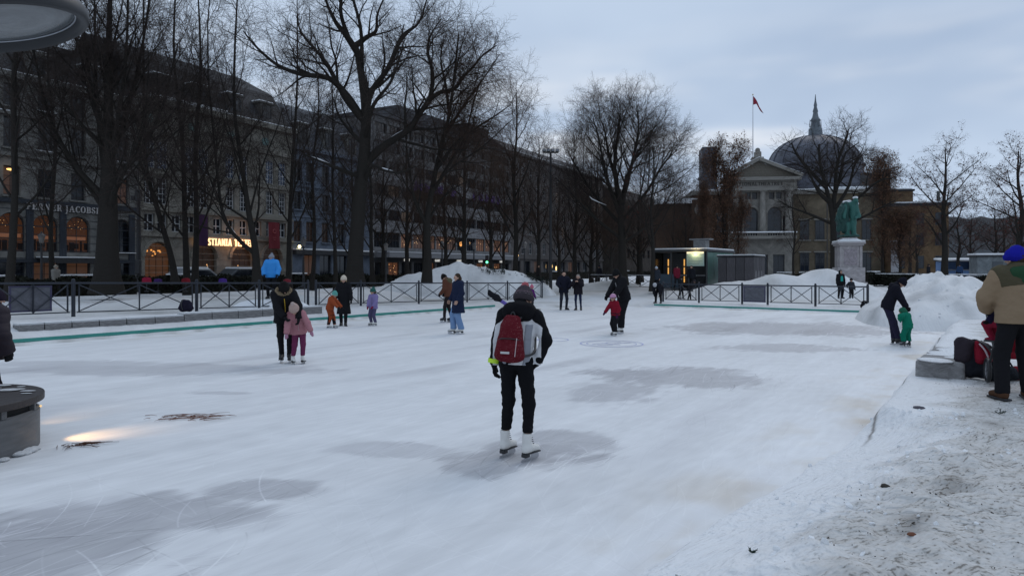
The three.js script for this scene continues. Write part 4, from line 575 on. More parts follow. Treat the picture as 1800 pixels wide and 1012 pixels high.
const copyOf = (src, label, x, y, z, turn, sx, sy = sx) => { const c = src.clone(); c.name = numbered(src.name.replace(/_\d{3}$/, '')); c.position.set(x, y, z); c.rotation.set(0, turn, 0); c.scale.set(sx, sy, sx); c.userData.label = label; scene.add(c); return c; };
// a point of the picture, as metres from a tree standing at column px0, d ahead
const at = (px, py, px0, d, base, dz = 0) => [gx(px, d) - gx(px0, d), gy(py, d) - base, dz];
const ROW = 'bare street-side trees left of the oak';
{ // big many-stemmed tree on the left
  const d = 33, b = 0.4, q = (px, py, dz) => at(px, py, 187, d, b, dz);
  const S = newS(11, [{ ...LIME(0.85)[0], n: 12 }, ...LIME(0.85, 2.3).slice(1)]), n = 12, trunk = smoothPath([q(187, 516, 0), q(188, 440, 0), q(190, 330, 0), q(192, 250, 0.1), q(196, 120, 0.3), q(205, -120, 0.4)], n), rs = taper(n, 0.62, 0.05, 0.22); S.limb.tube(trunk, rs, 10);
  branchOut(S, trunk.slice(5), rs.slice(5), 0);
  const stems = [[[187, 330], [165, 240], [150, 130], [138, -90], -0.8], [[190, 300], [215, 215], [235, 110], [247, -100], 0.7], [[186, 350], [140, 290], [105, 210], [80, 60], 0.8], [[191, 270], [180, 170], [176, 40], [170, -140], 1.5], [[192, 320], [228, 270], [262, 190], [285, 60], -1.0], [[189, 290], [200, 190], [214, 60], [222, -140], -1.8], [[187, 380], [150, 345], [110, 310], [60, 260], -1.5], [[190, 372], [225, 330], [255, 300], [300, 240], 1.6]];
  for (const [a, c, e, f, dz] of stems) { const p = smoothPath([q(...a, 0), q(...c, dz * 0.6), q(...e, dz), q(...f, dz * 1.5)], 8), r2 = taper(8, 0.17, 0.03); S.limb.tube(p, r2, 6); branchOut(S, p, r2, 0); }
  finish(S, 'lime_tree', 'massive dark tree with many upright stems in front of the silver shop letters', gx(187, d), b, -d);
}
const lime1 = limeTree(21, 20, 0.21, [[0, 0, 0], [-0.1, 4, 0.1], [-0.3, 9, 0], [-0.7, 14, 0.2], [-0.6, 20, 0]], 'slender_tree', 'straight slender bare tree, first right of the thick-trunked one', { x: gx(329, 40), z: -40, group: ROW });
{ const d = 38, b = 0.4, q = (px, py, dz = 0) => at(px, py, 308, d, b, dz); limeTree(22, 18, 0.2, [q(308, 500), q(301, 455), q(278, 375), q(262, 300, 0.3), q(254, 225), q(258, 90, 0.4), q(252, -40)], 'slender_tree', 'slender bare tree curving left up past the arched doorway of the pale building', { x: gx(308, d), z: -d, y: b, group: ROW }); }
{ const d = 36, b = 0.4, q = (px, py, dz = 0) => at(px, py, 452, d, b, dz); limeTree(23, 18, 0.22, [q(452, 500), q(447, 430), q(437, 375), q(426, 300), q(416, 200, 0.3), q(412, 90), q(424, -60, 0.3)], 'slender_tree', 'bare tree leaning left beside the man in the blue jacket', { x: gx(452, d), z: -d, y: b, group: ROW, stems: [{ r: 0.13, path: [q(446, 445), q(420, 420, 0.2), q(398, 385, 0.4), q(390, 330, 0.4), q(384, 230, 0.7), q(372, 90, 0.6), q(378, -30, 0.5)] }], snow: [[smoothPath([q(425, 424, 0.17), q(404, 396, 0.32), q(396, 372, 0.4)], 5), 0.09]] }); }
copyOf(lime1, 'straight dark trunk rising left of the purple banner', gx(341, 43), 0.4, -43, 2.2, 1.05, 1.02);
copyOf(lime1, 'straight bare tree against the join of the pale and blue grey buildings', gx(507, 46), 0.4, -46, 3.9, 1.0);
const lime2 = limeTree(24, 18, 0.16, [[0, 0, 0], [0.2, 4, 0], [0.1, 9, 0.2], [0.5, 13, 0], [0.3, 18, 0.2]], 'slender_tree', 'thin bare tree in front of the blue grey building, right of the lit wall lamp', { x: gx(548, 50), z: -50, group: ROW });
copyOf(lime2, 'thin trunk rising at the very left edge of the street', gx(14, 31), 0.4, -31, 1.0, 1.2, 1.15);
copyOf(lime2, 'thin dark tree between the left edge and the thick many-stemmed tree', gx(92, 44), 0.4, -44, 2.7, 1.1);
copyOf(lime2, 'thin bare tree close behind the left side of the wide-spreading oak', gx(590, 47), 0.4, -47, 4.6, 1.0, 0.85);
copyOf(lime1, 'bare tree standing between the oak trunk and the left snow heap', gx(655, 56), 0.45, -56, 5.4, 1.0, 0.9);
const oakSnow = [];
{ // the great spreading oak
  const d = 36, b = 0.38, q = (px, py, dz = 0) => at(px, py, 626, d, b, dz);
  const OAK = [
    { per: 1.75, rel: 0.42, lenEnd: 0.42, angle: 48, up: 0.05, wob: 0.42, from: 0.18, seg: 6, sides: 5, thick: 0.5, rmax: 0.09 },
    { per: 2.0, rel: 0.46, lenEnd: 0.5, angle: 50, up: 0.04, wob: 0.5, from: 0.12, seg: 4, sides: 4, thick: 0.5, rmax: 0.03, rmin: 0.012 },
    { per: 4.2, len: 1.1, lenEnd: 0.8, angle: 48, from: 0.1, spray: true }];
  const S = newS(41, OAK), n = 14, trunk = smoothPath([q(622, 498), q(625, 440), q(632, 350), q(640, 270), q(643, 200), q(638, 150), q(628, 90)], n), rs = taper(n, 0.45, 0.17, 0.2); S.limb.tube(trunk, rs, 12);
  const limbs = [
    [0.21, [q(641, 215), q(612, 170, 0.5), q(585, 145, 0.8), q(540, 140, 1.0), q(500, 125, 1.1), q(465, 95, 1.3), q(445, 70, 1.4)]],
    [0.18, [q(632, 205), q(600, 165, -0.6), q(575, 120, -1), q(560, 95, -1.2), q(530, 60, -1.3), q(512, 35, -1.4), q(505, 0, -1.6)]],
    [0.2, [q(630, 95), q(608, 62, 0.3), q(594, 45, 0.4), q(580, 15, 0.5), q(570, -30, 0.6)]],
    [0.17, [q(624, 80), q(640, 60, -0.5), q(655, 45, -0.8), q(657, 15, -0.9), q(672, -25, -1)]],
    [0.13, [q(612, 66), q(605, 30, 0.8), q(612, -10, 1.2), q(602, -50, 1.2)]],
    [0.2, [q(641, 225), q(656, 170, 0.7), q(690, 130, 1.2), q(715, 80, 1.5), q(742, 62, 1.7), q(760, 20, 2)]],
    [0.15, [q(640, 165), q(660, 140, -0.8), q(672, 110, -1.3), q(690, 70, -1.6), q(700, 20, -1.9)]],
    [0.26, [q(638, 292), q(664, 262, -0.3), q(692, 240, -0.5), q(716, 222, -0.7), q(733, 195, -0.8), q(752, 165, -0.8), q(757, 120, -0.8), q(748, 80, -0.9), q(752, 55, -0.9), q(772, 20, -1.0)]],
    [0.14, [q(735, 192, -0.8), q(765, 155, -1.1), q(795, 145, -1.2), q(812, 122, -1.3), q(828, 105, -1.4), q(848, 80, -1.5), q(872, 62, -1.6)]],
    [0.13, [q(636, 312), q(600, 300, 1.0), q(575, 290, 1.4), q(550, 280, 1.6)]],
    [0.12, [q(641, 318), q(662, 296, 1), q(685, 306, 1.5), q(712, 312, 1.8), q(740, 302, 2)]],
    [0.14, [q(640, 255), q(604, 220, -1.4), q(575, 185, -2.4), q(560, 150, -3)]],
    [0.14, [q(641, 245), q(670, 200, 2), q(705, 170, 3), q(728, 120, 3.6)]],
    [0.12, [q(636, 120), q(648, 70, 2), q(640, 20, 3), q(645, -30, 3.4)]],
  ];
  for (const [r0, raw] of limbs) { const m = raw.length * 3, p = smoothPath(raw, m), r2 = taper(m, r0, 0.03); S.limb.tube(p, r2, 7); branchOut(S, p, r2, 0); }
  const snow = [[smoothPath([q(664, 262, -0.3), q(692, 240, -0.5), q(714, 224, -0.7)], 14), 0.18], [smoothPath([q(604, 302, 0.95), q(575, 290, 1.4), q(562, 285, 1.5)], 14), 0.08], [smoothPath([q(666, 299, 1.1), q(685, 306, 1.5), q(700, 310, 1.7)], 14), 0.08], [smoothPath([q(606, 166, 0.55), q(626, 182, 0.3)], 4), 0.14]];
  finish(S, 'oak_tree', 'great spreading oak with a thick trunk and twisting limbs, snow along its low right-hand limb', gx(626, d), b, -d, null, { snow });
}
{ // drooping birch in front of the left snow heap
  const d = 38, b = 0.3, q = (px, py, dz = 0) => at(px, py, 752, d, b, dz);
  const B = [
    { per: 1.5, rel: 0.42, lenEnd: 0.45, angle: 40, up: 0.03, wob: 0.36, from: 0.2, seg: 5, sides: 4, thick: 0.5, rmax: 0.05 },
    { per: 2.4, rel: 0.5, lenEnd: 0.6, angle: 44, up: -0.02, wob: 0.34, from: 0.15, seg: 4, sides: 3, thick: 0.5, rmax: 0.02, rmin: 0.011 },
    { per: 5.2, len: 1.15, lenEnd: 0.9, angle: 50, from: 0.1, spray: true, sag: 0.9 }];
  const S = newS(52, B), n = 10, trunk = smoothPath([q(750, 497), q(752, 440), q(750, 390), q(760, 330), q(772, 270), q(790, 200), q(800, 120), q(806, 60)], n), rs = taper(n, 0.24, 0.04, 0.1); S.limb.tube(trunk, rs, 8); branchOut(S, trunk.slice(4), rs.slice(4), 0);
  for (const [r0, raw] of [[0.12, [q(752, 400), q(730, 350, 0.4), q(722, 290, 0.8), q(715, 220, 1)]], [0.12, [q(756, 345), q(785, 290, -0.6), q(815, 235, -1), q(830, 170, -1.2), q(850, 110, -1.4)]], [0.11, [q(766, 300), q(800, 260, 0.8), q(835, 235, 1.2), q(870, 215, 1.5), q(898, 196, 1.6)]], [0.10, [q(772, 285), q(790, 225, 1.4), q(805, 150, 2), q(822, 80, 2.2)]], [0.11, [q(780, 240), q(815, 180, -0.5), q(845, 135, -0.9), q(878, 85, -1)]], [0.09, [q(760, 330), q(800, 300, 1.5), q(850, 270, 2), q(900, 225, 2.2)]], [0.09, [q(752, 390), q(770, 350, -1), q(800, 320, -1.8), q(840, 300, -2.4)]], [0.1, [q(790, 205), q(780, 140, -1), q(770, 90, -1.4), q(775, 45, -1.6)]]]) { const m = 9, p = smoothPath(raw, m), r2 = taper(m, r0, 0.02); S.limb.tube(p, r2, 6); branchOut(S, p, r2, 0); }
  finish(S, 'birch_tree', 'bare tree with drooping twig ends standing before the left snow heap', gx(752, d), b, -d, null, { twig: twigBrown, spray: 'weep' });
}
const RND = (k = 1, up = 0.09) => [
  { n: 15, len: 7.2 * k, lenEnd: 0.55, angle: 40, up, wob: 0.26, from: 0.20, seg: 7, sides: 5, thick: 0.5, rmax: 0.13 },
  { per: 1.9, rel: 0.42, lenEnd: 0.5, angle: 42, up: 0.08, wob: 0.34, from: 0.2, seg: 4, sides: 4, thick: 0.5, rmax: 0.04, rmin: 0.012 },
  { per: 4.2, len: 1.1, lenEnd: 0.8, angle: 44, from: 0.12, spray: true }];
function roundTree(seed, H, r0, lv, o) { const S = newS(seed, lv, o), n = 10, pts = smoothPath([[0, 0, 0], [0.1, H * 0.3, 0], [-0.1, H * 0.55, 0.1], [0.15, H * 0.8, 0], [0.1, H, 0]], n), rs = taper(n, r0, 0.03, r0 * 0.5); S.limb.tube(pts, rs, 9); branchOut(S, pts, rs, 0); for (const [r1, raw] of o.limbs ?? []) { const p = smoothPath(raw, 9), r2 = taper(9, r1, 0.025); S.limb.tube(p, r2, 6); branchOut(S, p, r2, 0); } return finish(S, o.name, o.label, o.x, o.y, o.z, o.group, o); }
{ const d = 50, b = 0.5, q = (px, py, dz = 0) => at(px, py, 1094, d, b, dz); const S = newS(61, RND(0.62)), n = 10, tr = smoothPath([q(1094, 500), q(1094, 430), q(1090, 330), q(1078, 250), q(1084, 180), q(1090, 128)], n), rs = taper(n, 0.42, 0.035, 0.2); S.limb.tube(tr, rs, 9); branchOut(S, tr, rs, 0);
  for (const [r0, raw] of [[0.2, [q(1092, 340), q(1104, 275, -0.6), q(1118, 235, -1), q(1135, 200, -1.2), q(1165, 160, -1.5)]], [0.16, [q(1090, 350), q(1062, 280, 0.8), q(1050, 230, 1.1), q(1040, 180, 1.3), q(1030, 150, 1.5)]], [0.14, [q(1092, 370), q(1045, 310, -0.8), q(1010, 250, -1.4), q(985, 200, -1.8)]], [0.14, [q(1094, 360), q(1140, 300, 1.0), q(1170, 245, 1.5), q(1196, 215, 1.8)]], [0.13, [q(1088, 300), q(1072, 210, -1.6), q(1066, 165, -2), q(1062, 138, -2.2)]], [0.13, [q(1100, 300), q(1112, 220, 1.6), q(1118, 170, 2.2), q(1112, 132, 2.6)]], [0.12, [q(1092, 400), q(1030, 350, 0.6), q(985, 300, 0.9), q(955, 270, 1)]], [0.12, [q(1095, 410), q(1150, 370, -0.8), q(1190, 320, -1.2), q(1205, 290, -1.2)]]]) { const p = smoothPath(raw, 10), r2 = taper(10, r0 * 1.3, 0.03); S.limb.tube(p, r2, 7); branchOut(S, p, r2, 0); }
  finish(S, 'round_tree', 'large bare tree with a rounded fan-shaped crown near the centre, right of the floodlight mast', gx(1094, d), b, -d, null, { fit: [0.86, 0.815], snow: [[smoothPath([q(1060, 330, 0.5), q(1030, 318, 0.9), q(1024, 312, 1)], 4), 0.09]] }); }
const small1 = roundTree(62, 9.8, 0.15, RND(0.42, 0.05), { name: 'round_tree', label: 'small bare tree in front of the glass kiosk, right of the rounded large one', x: gx(1146, 46), y: 0.4, z: -46, leaf: { n: 1, p: 0.45, geo: clusterGeo(7, 3, 0.06, 0.3) }, leafMat: dryLeaf2 });
const mid1 = roundTree(63, 15, 0.22, [{ ...RND(0.62, 0.09)[0], n: 27, from: 0.13, lenEnd: 0.4 }, ...RND().slice(1)], { name: 'round_tree', label: 'bare tree beside the right shoulder of the left snow heap', x: gx(905, 52), y: 0.4, z: -52, twig: twigBrown, group: 'bare trees along the middle of the street' });
copyOf(mid1, 'bare forked tree in front of the modern block, left of the traffic light', gx(815, 50), 0.4, -50, 1.3, 0.95, 0.88);
copyOf(mid1, 'bare tree leaning left behind the standing couple', gx(1012, 54), 0.4, -54, 2.9, 0.85, 0.8);
copyOf(mid1, 'dark bare tree behind the drooping birch, right of the oak', gx(716, 62), 0.45, -62, 4.1, 1.0, 0.95);
copyOf(mid1, 'bare tree behind the middle of the left snow heap', gx(862, 74), 0.45, -74, 5.3, 1.0);
copyOf(mid1, 'bare tree immediately left of the floodlight mast', gx(946, 66), 0.45, -66, 0.7, 1.0, 0.95);
copyOf(mid1, 'bare tree just right of the oak trunk, before the modern block', gx(672, 64), 0.45, -64, 0.4, 0.95, 0.9);
copyOf(mid1, 'bare tree behind the left shoulder of the left snow heap', gx(746, 78), 0.45, -78, 3.9, 1.05, 1.0);
copyOf(mid1, 'slim bare tree between the green traffic light and the hotel block', gx(886, 84), 0.45, -84, 2.3, 0.95, 1.0);
copyOf(mid1, 'bare tree against the dark block closing the street', gx(1075, 92), 0.5, -92, 1.7, 1.1, 0.95);
copyOf(mid1, 'bare tree before the brick wing, left above the glass kiosk', gx(1185, 88), 0.5, -88, 5.0, 0.85, 0.75);
copyOf(mid1, 'low spreading bare tree at the left foot of the large rounded one', gx(1040, 58), 0.5, -58, 2.6, 0.85, 0.55);
copyOf(mid1, 'low spreading bare tree at the right foot of the large rounded one', gx(1122, 57), 0.5, -57, 0.9, 0.8, 0.52);
copyOf(mid1, 'low bare tree directly behind the roof of the glass kiosk', gx(1206, 66), 0.5, -66, 3.6, 0.75, 0.55);
copyOf(mid1, 'low bare tree between the floodlight mast and the hotel block', gx(982, 72), 0.5, -72, 5.5, 0.9, 0.7);
copyOf(mid1, 'bare tree behind the right half of the large rounded one', gx(1128, 72), 0.5, -72, 3.4, 0.9, 0.8);
copyOf(mid1, 'bare tree rising behind the trunk of the oak', gx(618, 68), 0.45, -68, 2.0, 1.0, 0.95);
copyOf(mid1, 'bare tree left of the large rounded one, behind the fence corner', gx(1050, 68), 0.5, -68, 4.8, 0.85, 0.85);
copyOf(mid1, 'bare tree in front of the modern block, between birch and green traffic light', gx(782, 66), 0.45, -66, 5.9, 0.95, 0.9);
{ // gnarled tree behind the statue
  const d = 60, b = 0.55, q = (px, py, dz = 0) => at(px, py, 1466, d, b, dz);
  const G = [{ per: 1.2, rel: 0.48, lenEnd: 0.5, angle: 46, up: 0.04, wob: 0.5, from: 0.2, seg: 5, sides: 5, thick: 0.55, rmax: 0.09 }, { per: 1.9, rel: 0.5, lenEnd: 0.55, angle: 46, up: 0.03, wob: 0.5, from: 0.15, seg: 4, sides: 4, thick: 0.55, rmax: 0.045, rmin: 0.014 }, { per: 3.4, len: 0.9, lenEnd: 0.8, angle: 46, from: 0.12, spray: true }];
  const S = newS(71, G), n = 10, tr = smoothPath([q(1468, 492), q(1466, 420), q(1464, 360), q(1452, 300), q(1440, 250), q(1438, 210)], n), rs = taper(n, 0.36, 0.08, 0.15); S.limb.tube(tr, rs, 9); branchOut(S, tr.slice(4), rs.slice(4), 0);
  for (const [r0, raw] of [[0.2, [q(1464, 360), q(1474, 310, -0.6), q(1490, 270, -1), q(1500, 225, -1.3), q(1530, 200, -1.5)]], [0.16, [q(1458, 330), q(1430, 310, 0.8), q(1412, 280, 1.2), q(1400, 255, 1.4)]], [0.15, [q(1464, 350), q(1500, 325, 1), q(1535, 290, 1.6), q(1558, 285, 1.8)]], [0.15, [q(1452, 300), q(1420, 250, -1), q(1402, 215, -1.4), q(1398, 200, -1.5)]], [0.14, [q(1474, 305, -0.5), q(1466, 250, 0.8), q(1478, 200, 1.4), q(1480, 185, 1.5)]], [0.14, [q(1468, 345), q(1510, 290, -1.4), q(1530, 240, -2.2), q(1548, 220, -2.4)]], [0.12, [q(1464, 375), q(1425, 350, -1.2), q(1395, 335, -1.8), q(1375, 320, -2)]], [0.12, [q(1466, 385), q(1505, 365, 1.2), q(1535, 345, 1.8), q(1562, 330, 2)]]]) { const p = smoothPath(raw, 9), r2 = taper(9, r0 * 1.45, 0.045); S.limb.tube(p, r2, 7); branchOut(S, p, r2, 0); }
  finish(S, 'gnarled_tree', 'gnarled bare tree with thick spreading limbs before the dome, left of the statue', gx(1466, d), b, -d, null, { spray: 'thick', fit: [0.92, 0.85] });
}
const LEAFY = (k) => [{ n: 14, len: 5.8 * k, lenEnd: 0.5, angle: 46, up: 0.09, wob: 0.26, from: 0.22, seg: 6, sides: 5, thick: 0.55, rmax: 0.13 }, { per: 1.8, rel: 0.44, lenEnd: 0.5, angle: 44, up: 0.06, wob: 0.34, from: 0.2, seg: 4, sides: 4, thick: 0.5, rmax: 0.035, rmin: 0.012 }, { per: 3.6, len: 0.95, lenEnd: 0.8, angle: 44, from: 0.12, spray: true }];
const leafSparse = clusterGeo(5, 3, 0.08, 0.3), leafDense = clusterGeo(6, 7, 0.10, 0.45);
const leafT = roundTree(81, 12.4, 0.27, LEAFY(0.70), { name: 'leafy_tree', label: 'small tree with sparse dry leaves, standing right of the yellow building', x: gx(1660, 55), y: 0.5, z: -55, fit: [1.05, 0.9], leaf: { n: 3, p: 0.75, geo: leafSparse }, leafMat: dryLeaf2, group: 'trees with dry leaves at the right' });
copyOf(leafT, 'small tree with sparse dry leaves cut off by the right edge above the blue beanie', gx(1795, 46), 0.45, -46, 2.5, 1.0, 0.76);
copyOf(leafT, 'dry-leaved tree in the far thicket between yellow building and blue booths', gx(1708, 92), 0.7, -92, 4.3, 0.85, 0.7);
copyOf(leafT, 'low dry-leaved tree far behind the left blue booth', gx(1765, 104), 0.7, -104, 1.1, 0.95, 0.75);
copyOf(leafT, 'dry-leaved tree in the thicket directly left of the grey hut', gx(1686, 84), 0.7, -84, 2.0, 0.9, 0.62);
copyOf(leafT, 'broad dry-leaved tree in the thicket behind the blue beanie', gx(1752, 80), 0.7, -80, 3.0, 1.0, 0.66);
copyOf(leafT, 'dry-leaved tree standing between the white pillar and the yellow building', gx(1600, 84), 0.7, -84, 0.4, 0.85, 0.62);
copyOf(leafT, 'dry-leaved tree in the thicket at the far right edge', gx(1812, 88), 0.7, -88, 4.9, 1.0, 0.75);
copyOf(leafT, 'low dry-leaved tree in front of the yellow building', gx(1612, 98), 0.7, -98, 5.6, 0.8, 0.62);
copyOf(small1, 'small thin bare tree before the right wing of the theatre, left of the gnarled one', gx(1396, 64), 0.5, -64, 2.4, 0.8, 0.85);
// clipped hornbeams that keep their brown leaves
const HORN = (w) => [{ n: 44, len: w, lenEnd: 0.45, angle: 38, up: 0.2, wob: 0.25, from: 0.12, seg: 5, sides: 4, thick: 0.3, rmax: 0.05 }, { per: 2.6, rel: 0.4, lenEnd: 0.6, angle: 44, up: 0.06, wob: 0.4, from: 0.15, seg: 3, sides: 3, thick: 0.5, rmax: 0.018, rmin: 0.012 }, { per: 3.4, len: 0.7, lenEnd: 0.7, angle: 46, from: 0.1, spray: true }];
const hornMat = M(lin(0.135, 0.074, 0.048), 0.9, { side: THREE.DoubleSide });
const horn = roundTree(91, 12.8, 0.2, HORN(2.9), { name: 'columnar_tree', label: 'column-shaped tree holding brown leaves before the left of the theatre, tallest of the three there', x: gx(1272, 76), y: 0.5, z: -76, twig: twigBrown, leaf: { n: 1, p: 0.8, geo: leafDense }, leafMat: hornMat, group: 'column-shaped brown trees by the theatre', limbs: [[0.07, [[0, 7, 0], [0.8, 10.5, 0.3], [1.4, 13.2, 0.4], [1.9, 14.6, 0.4]]], [0.07, [[0, 7, 0], [-0.7, 11, -0.3], [-0.9, 13, -0.4], [-0.4, 15.2, -0.4]]]] });
copyOf(horn, 'column-shaped tree holding brown leaves directly right of the statue', gx(1553, 78), 0.6, -78, 1.9, 0.95, 0.92);
copyOf(horn, 'shorter brown-leaved tree between the tallest column-shaped one and the theatre arches', gx(1298, 74), 0.5, -74, 3.1, 0.55, 0.6);
copyOf(horn, 'brown-leaved tree against the brick wing, above the left end of the glass kiosk', gx(1236, 80), 0.5, -80, 4.6, 0.6, 0.72);
copyOf(horn, 'low broad brown-leaved tree right of the statue, nearest the white pillar', gx(1582, 74), 0.6, -74, 5.2, 0.9, 0.5);
// ---------------------------------------------------------------- fences, kerb, furniture
const railMat = M(lin(0.020, 0.024, 0.034), 0.5, { metalness: 0.2 }), railSnow = snowClean;
// fence given by points on the ground; between each pair a panel with rails, a middle bar and two crosses
function fence(label, posts, H, o = {}) {
  const t = thing('park_fence', label, 'fence');
  posts.forEach((p, i) => {
    if (o.skipPost?.includes(i)) return; mesh('post', [rbx(0.09, H + 0.12, 0.09, 0.015, p.x, p.y + (H + 0.12) / 2 - 0.04, p.z), ball(0.05, p.x, p.y + H + 0.10, p.z, 1, 0.7, 1, 8)], railMat, t);
  });
  for (let i = 0; i < posts.length - 1; i++) {
    if (o.gap?.includes(i)) continue;
    const a = posts[i], b = posts[i + 1], n = o.bays?.[i] ?? o.bay ?? 2, L = (f, h) => a.clone().lerp(b, f).add(V(0, h, 0)), lo = o.low ?? 0.1, hi = H - 0.04, e = 0.10 / a.distanceTo(b);
    mesh('rail', [flat(L(0, H), L(1, H), 0.08, 0.06)], railMat, t); mesh('rail', flat(L(e, lo), L(1 - e, lo), 0.04, 0.035), railMat, t);
    if (o.snow) mesh('snow_cap', flat(L(0.02, H + 0.045), L(0.98, H + 0.045), 0.06, 0.03), railSnow, t);
    for (let k = 0; k <= n; k++) { const f = lerp(e * 1.6, 1 - e * 1.6, k / n); mesh('upright', flat(L(f, lo + 0.02), L(f, hi), 0.035, 0.035), railMat, t); }
    for (let k = 0; k < n; k++) { const f = lerp(e * 1.6, 1 - e * 1.6, k / n), g = lerp(e * 1.6, 1 - e * 1.6, (k + 1) / n); mesh('brace', flat(L(f, lo + 0.03), L(g, hi - 0.02), 0.022, 0.03), railMat, t); mesh('brace', flat(L(f, hi - 0.02).add(V(0.023 * RN[0], 0, -0.023 * RN[1])), L(g, lo + 0.03).add(V(0.023 * RN[0], 0, -0.023 * RN[1])), 0.022, 0.03), railMat, t); }
  }
  return t;
}
const SF = -23.2;                                       // the street-side fence line
const tAt = (px, s) => { const r = (px - 900) / F, k = RN[0] * r + RN[1]; const d = s / k; return RU[0] * r * d + RU[1] * d; };
const topY = (s, t) => { const [x, d] = xd(s, t); return d < 20 ? 1.53 : lerp(1.53, 1.08, clamp((d - 20) / 21)); };
const fp = (px, s, H) => { const t = tAt(px, s); const p = P(s, t); p.y = topY(s, t) - H; return p; };
fence('dark crossed-bar fence along the left bank, ending near the man in blue jacket', [fp(-120, SF, 1), fp(-20, SF, 1), fp(128, SF, 1), fp(345, SF, 1), fp(455, SF, 1), fp(541, SF, 1)], 1.0, { bay: 2, bays: [1, 2, 2, 2, 1] });
fence('dark metal crossed-bar fence in the middle, before the left snow heap', [fp(555, SF, 1), fp(634, SF, 1), fp(736, SF, 1), fp(821, SF, 1), fp(892, SF, 1), fp(953, SF, 1)], 1.0, { bay: 2 });
const TF = 34.6, fpF = (px) => { const r = (px - 900) / F, d = TF / (RU[0] * r + RU[1]); return V(gx(px, d), lerp(0.2, 0.21, 0), -d); };
fence('dark metal crossed-bar fence at the far end on the right, before the statue', [1166, 1229, 1305, 1350, 1434, 1526].map(fpF), 0.92, { bay: 2, bays: [2, 2, 1, 2, 2] });
{ const d0 = 54, y = 0.42; const p = (px, d) => V(gx(px, d), y, -d); fence('snow-topped metal fence of a path farther back, before the kiosk', [p(1036, 58), p(1066, 56.5), p(1094, 55), p(1158, 52.5), p(1242, 50)], 0.98, { bay: 2, snow: true }); }
// sign boards hung on the fences
function board(label, a, b, y0, y1, off) {
  const c = a.clone().lerp(b, 0.5), L = a.distanceTo(b), t = thing('sign_board', label, 'sign board', c.x, 0, c.z, Math.atan2(-(b.z - a.z), b.x - a.x));
  mesh('panel', rbx(L, y1 - y0, 0.03, 0.008, 0, (y0 + y1) / 2, off), M(lin(0.12, 0.125, 0.155), 0.55, { map: grime }), t); const f = M(lin(0.035, 0.03, 0.075), 0.5);
  mesh('frame', [bx(L + 0.06, 0.05, 0.05, 0, y1, off), bx(L + 0.06, 0.05, 0.05, 0, y0, off), bx(0.05, y1 - y0 - 0.05, 0.05, -L / 2, (y0 + y1) / 2, off), bx(0.05, y1 - y0 - 0.05, 0.05, L / 2, (y0 + y1) / 2, off)], f, t);
}
board('grey violet board fixed behind the crossed bars of the left fence', fp(18, SF, 1), fp(90, SF, 1), 0.70, 1.42, -0.075);
board('dark violet board hung on the far right fence', fpF(1309), fpF(1346), 0.32, 1.06, 0.06);
// teal edging strips along the ice
{ const teal = M(lin(0.035, 0.24, 0.20), 0.6), pts = (arr) => arr.map(([s, t, y]) => P(s, t, y));
  const strip = (label, arr) => { const t = thing('edging_strip', label, 'edging strip'), p = pts(arr); for (let i = 0; i < p.length - 1; i++) mesh('plank', [flat(p[i].clone().add(V(0, -0.05, 0)), p[i + 1].clone().lerp(p[i], 0.004).add(V(0, -0.05, 0)), 0.05, 0.09)], teal, t); };
  const s0 = -20.4, g = [0, 480, 600, 690, 780, 870].map((px) => [s0, tAt(px, s0), 0.16]); g[0][1] -= 3;
  strip('teal edging plank along the left side of the ice', [[s0, -4, 0.16], ...g]);
  const e = 32.6, f = [1150, 1240, 1330, 1420, 1512].map((px) => { const r = (px - 900) / F, d = e / (RU[0] * r + RU[1]); return [RN[0] * r * d + RN[1] * d, e, 0.15]; }); strip('teal edging plank along the far right end of the ice', f);
}
{ // granite ledge behind the left edge
  const t = thing('granite_ledge', 'low grey granite ledge half buried in snow below the left fence', 'ledge'), s = -21.7, mt = stone(0.27, 0.27, 0.28), px = [26, 72, 120, 168, 216, 266, 317, 366, 412, 455, 498, 560];
  for (let i = 0; i < px.length - 1; i++) { const y0 = i < 6 ? 0.245 : 0.30, a = P(s, tAt(px[i], s) + 0.01, y0), b = P(s, tAt(px[i + 1], s) - 0.02, y0); mesh('stone', flat(a, b, 0.45, 0.34), mt, t); mesh('snow_cap', flat(a.clone().setY(y0 + 0.19), b.clone().setY(y0 + 0.19), 0.42, 0.05), snowClean, t); }
}
{ // granite bench at the right edge
  const t = thing('stone_bench', 'low bench of worn granite blocks beside the black and red backpack', 'bench');
  const mt = M(lin(0.36, 0.36, 0.37), 0.85, { map: grime, bumpMap: snowBump, bumpScale: 0.02 }), a = V(6.28, 0.31, -10.0), dir = V(0.60, 0, -0.80), turn = Math.atan2(dir.x, dir.z);
  for (let k = 0; k < 3; k++) { const c = a.clone().addScaledVector(dir, 0.37 + k * 0.86), g = new RoundedBoxGeometry(0.62, 0.34, 0.84, 4, 0.05); const p = g.attributes.position; for (let i = 0; i < p.count; i++) { const n = 0.018 * noise(p.getX(i) * 4 + k * 7, p.getY(i) * 4, p.getZ(i) * 4); p.setXYZ(i, p.getX(i) * (1 + n), p.getY(i) * (1 + n), p.getZ(i) * (1 + n)); } g.computeVertexNormals(); const m = mesh('granite_block', g, mt, t); m.position.set(c.x, c.y + 0.12 - k * 0.02, c.z); m.rotation.y = turn + 0.01 * (k - 1); }
  const r = mulberry(3); for (let k = 0; k < 7; k++) { const c = a.clone().addScaledVector(dir, 0.1 + k * 0.38); mesh('snow_patch', ball(0.14 + r() * 0.12, c.x + (r() - 0.3) * 0.3, 0.595 - k * 0.006, c.z + (r() - 0.5) * 0.2, 1, 0.10, 1.3, 10), snowClean, t); }
}
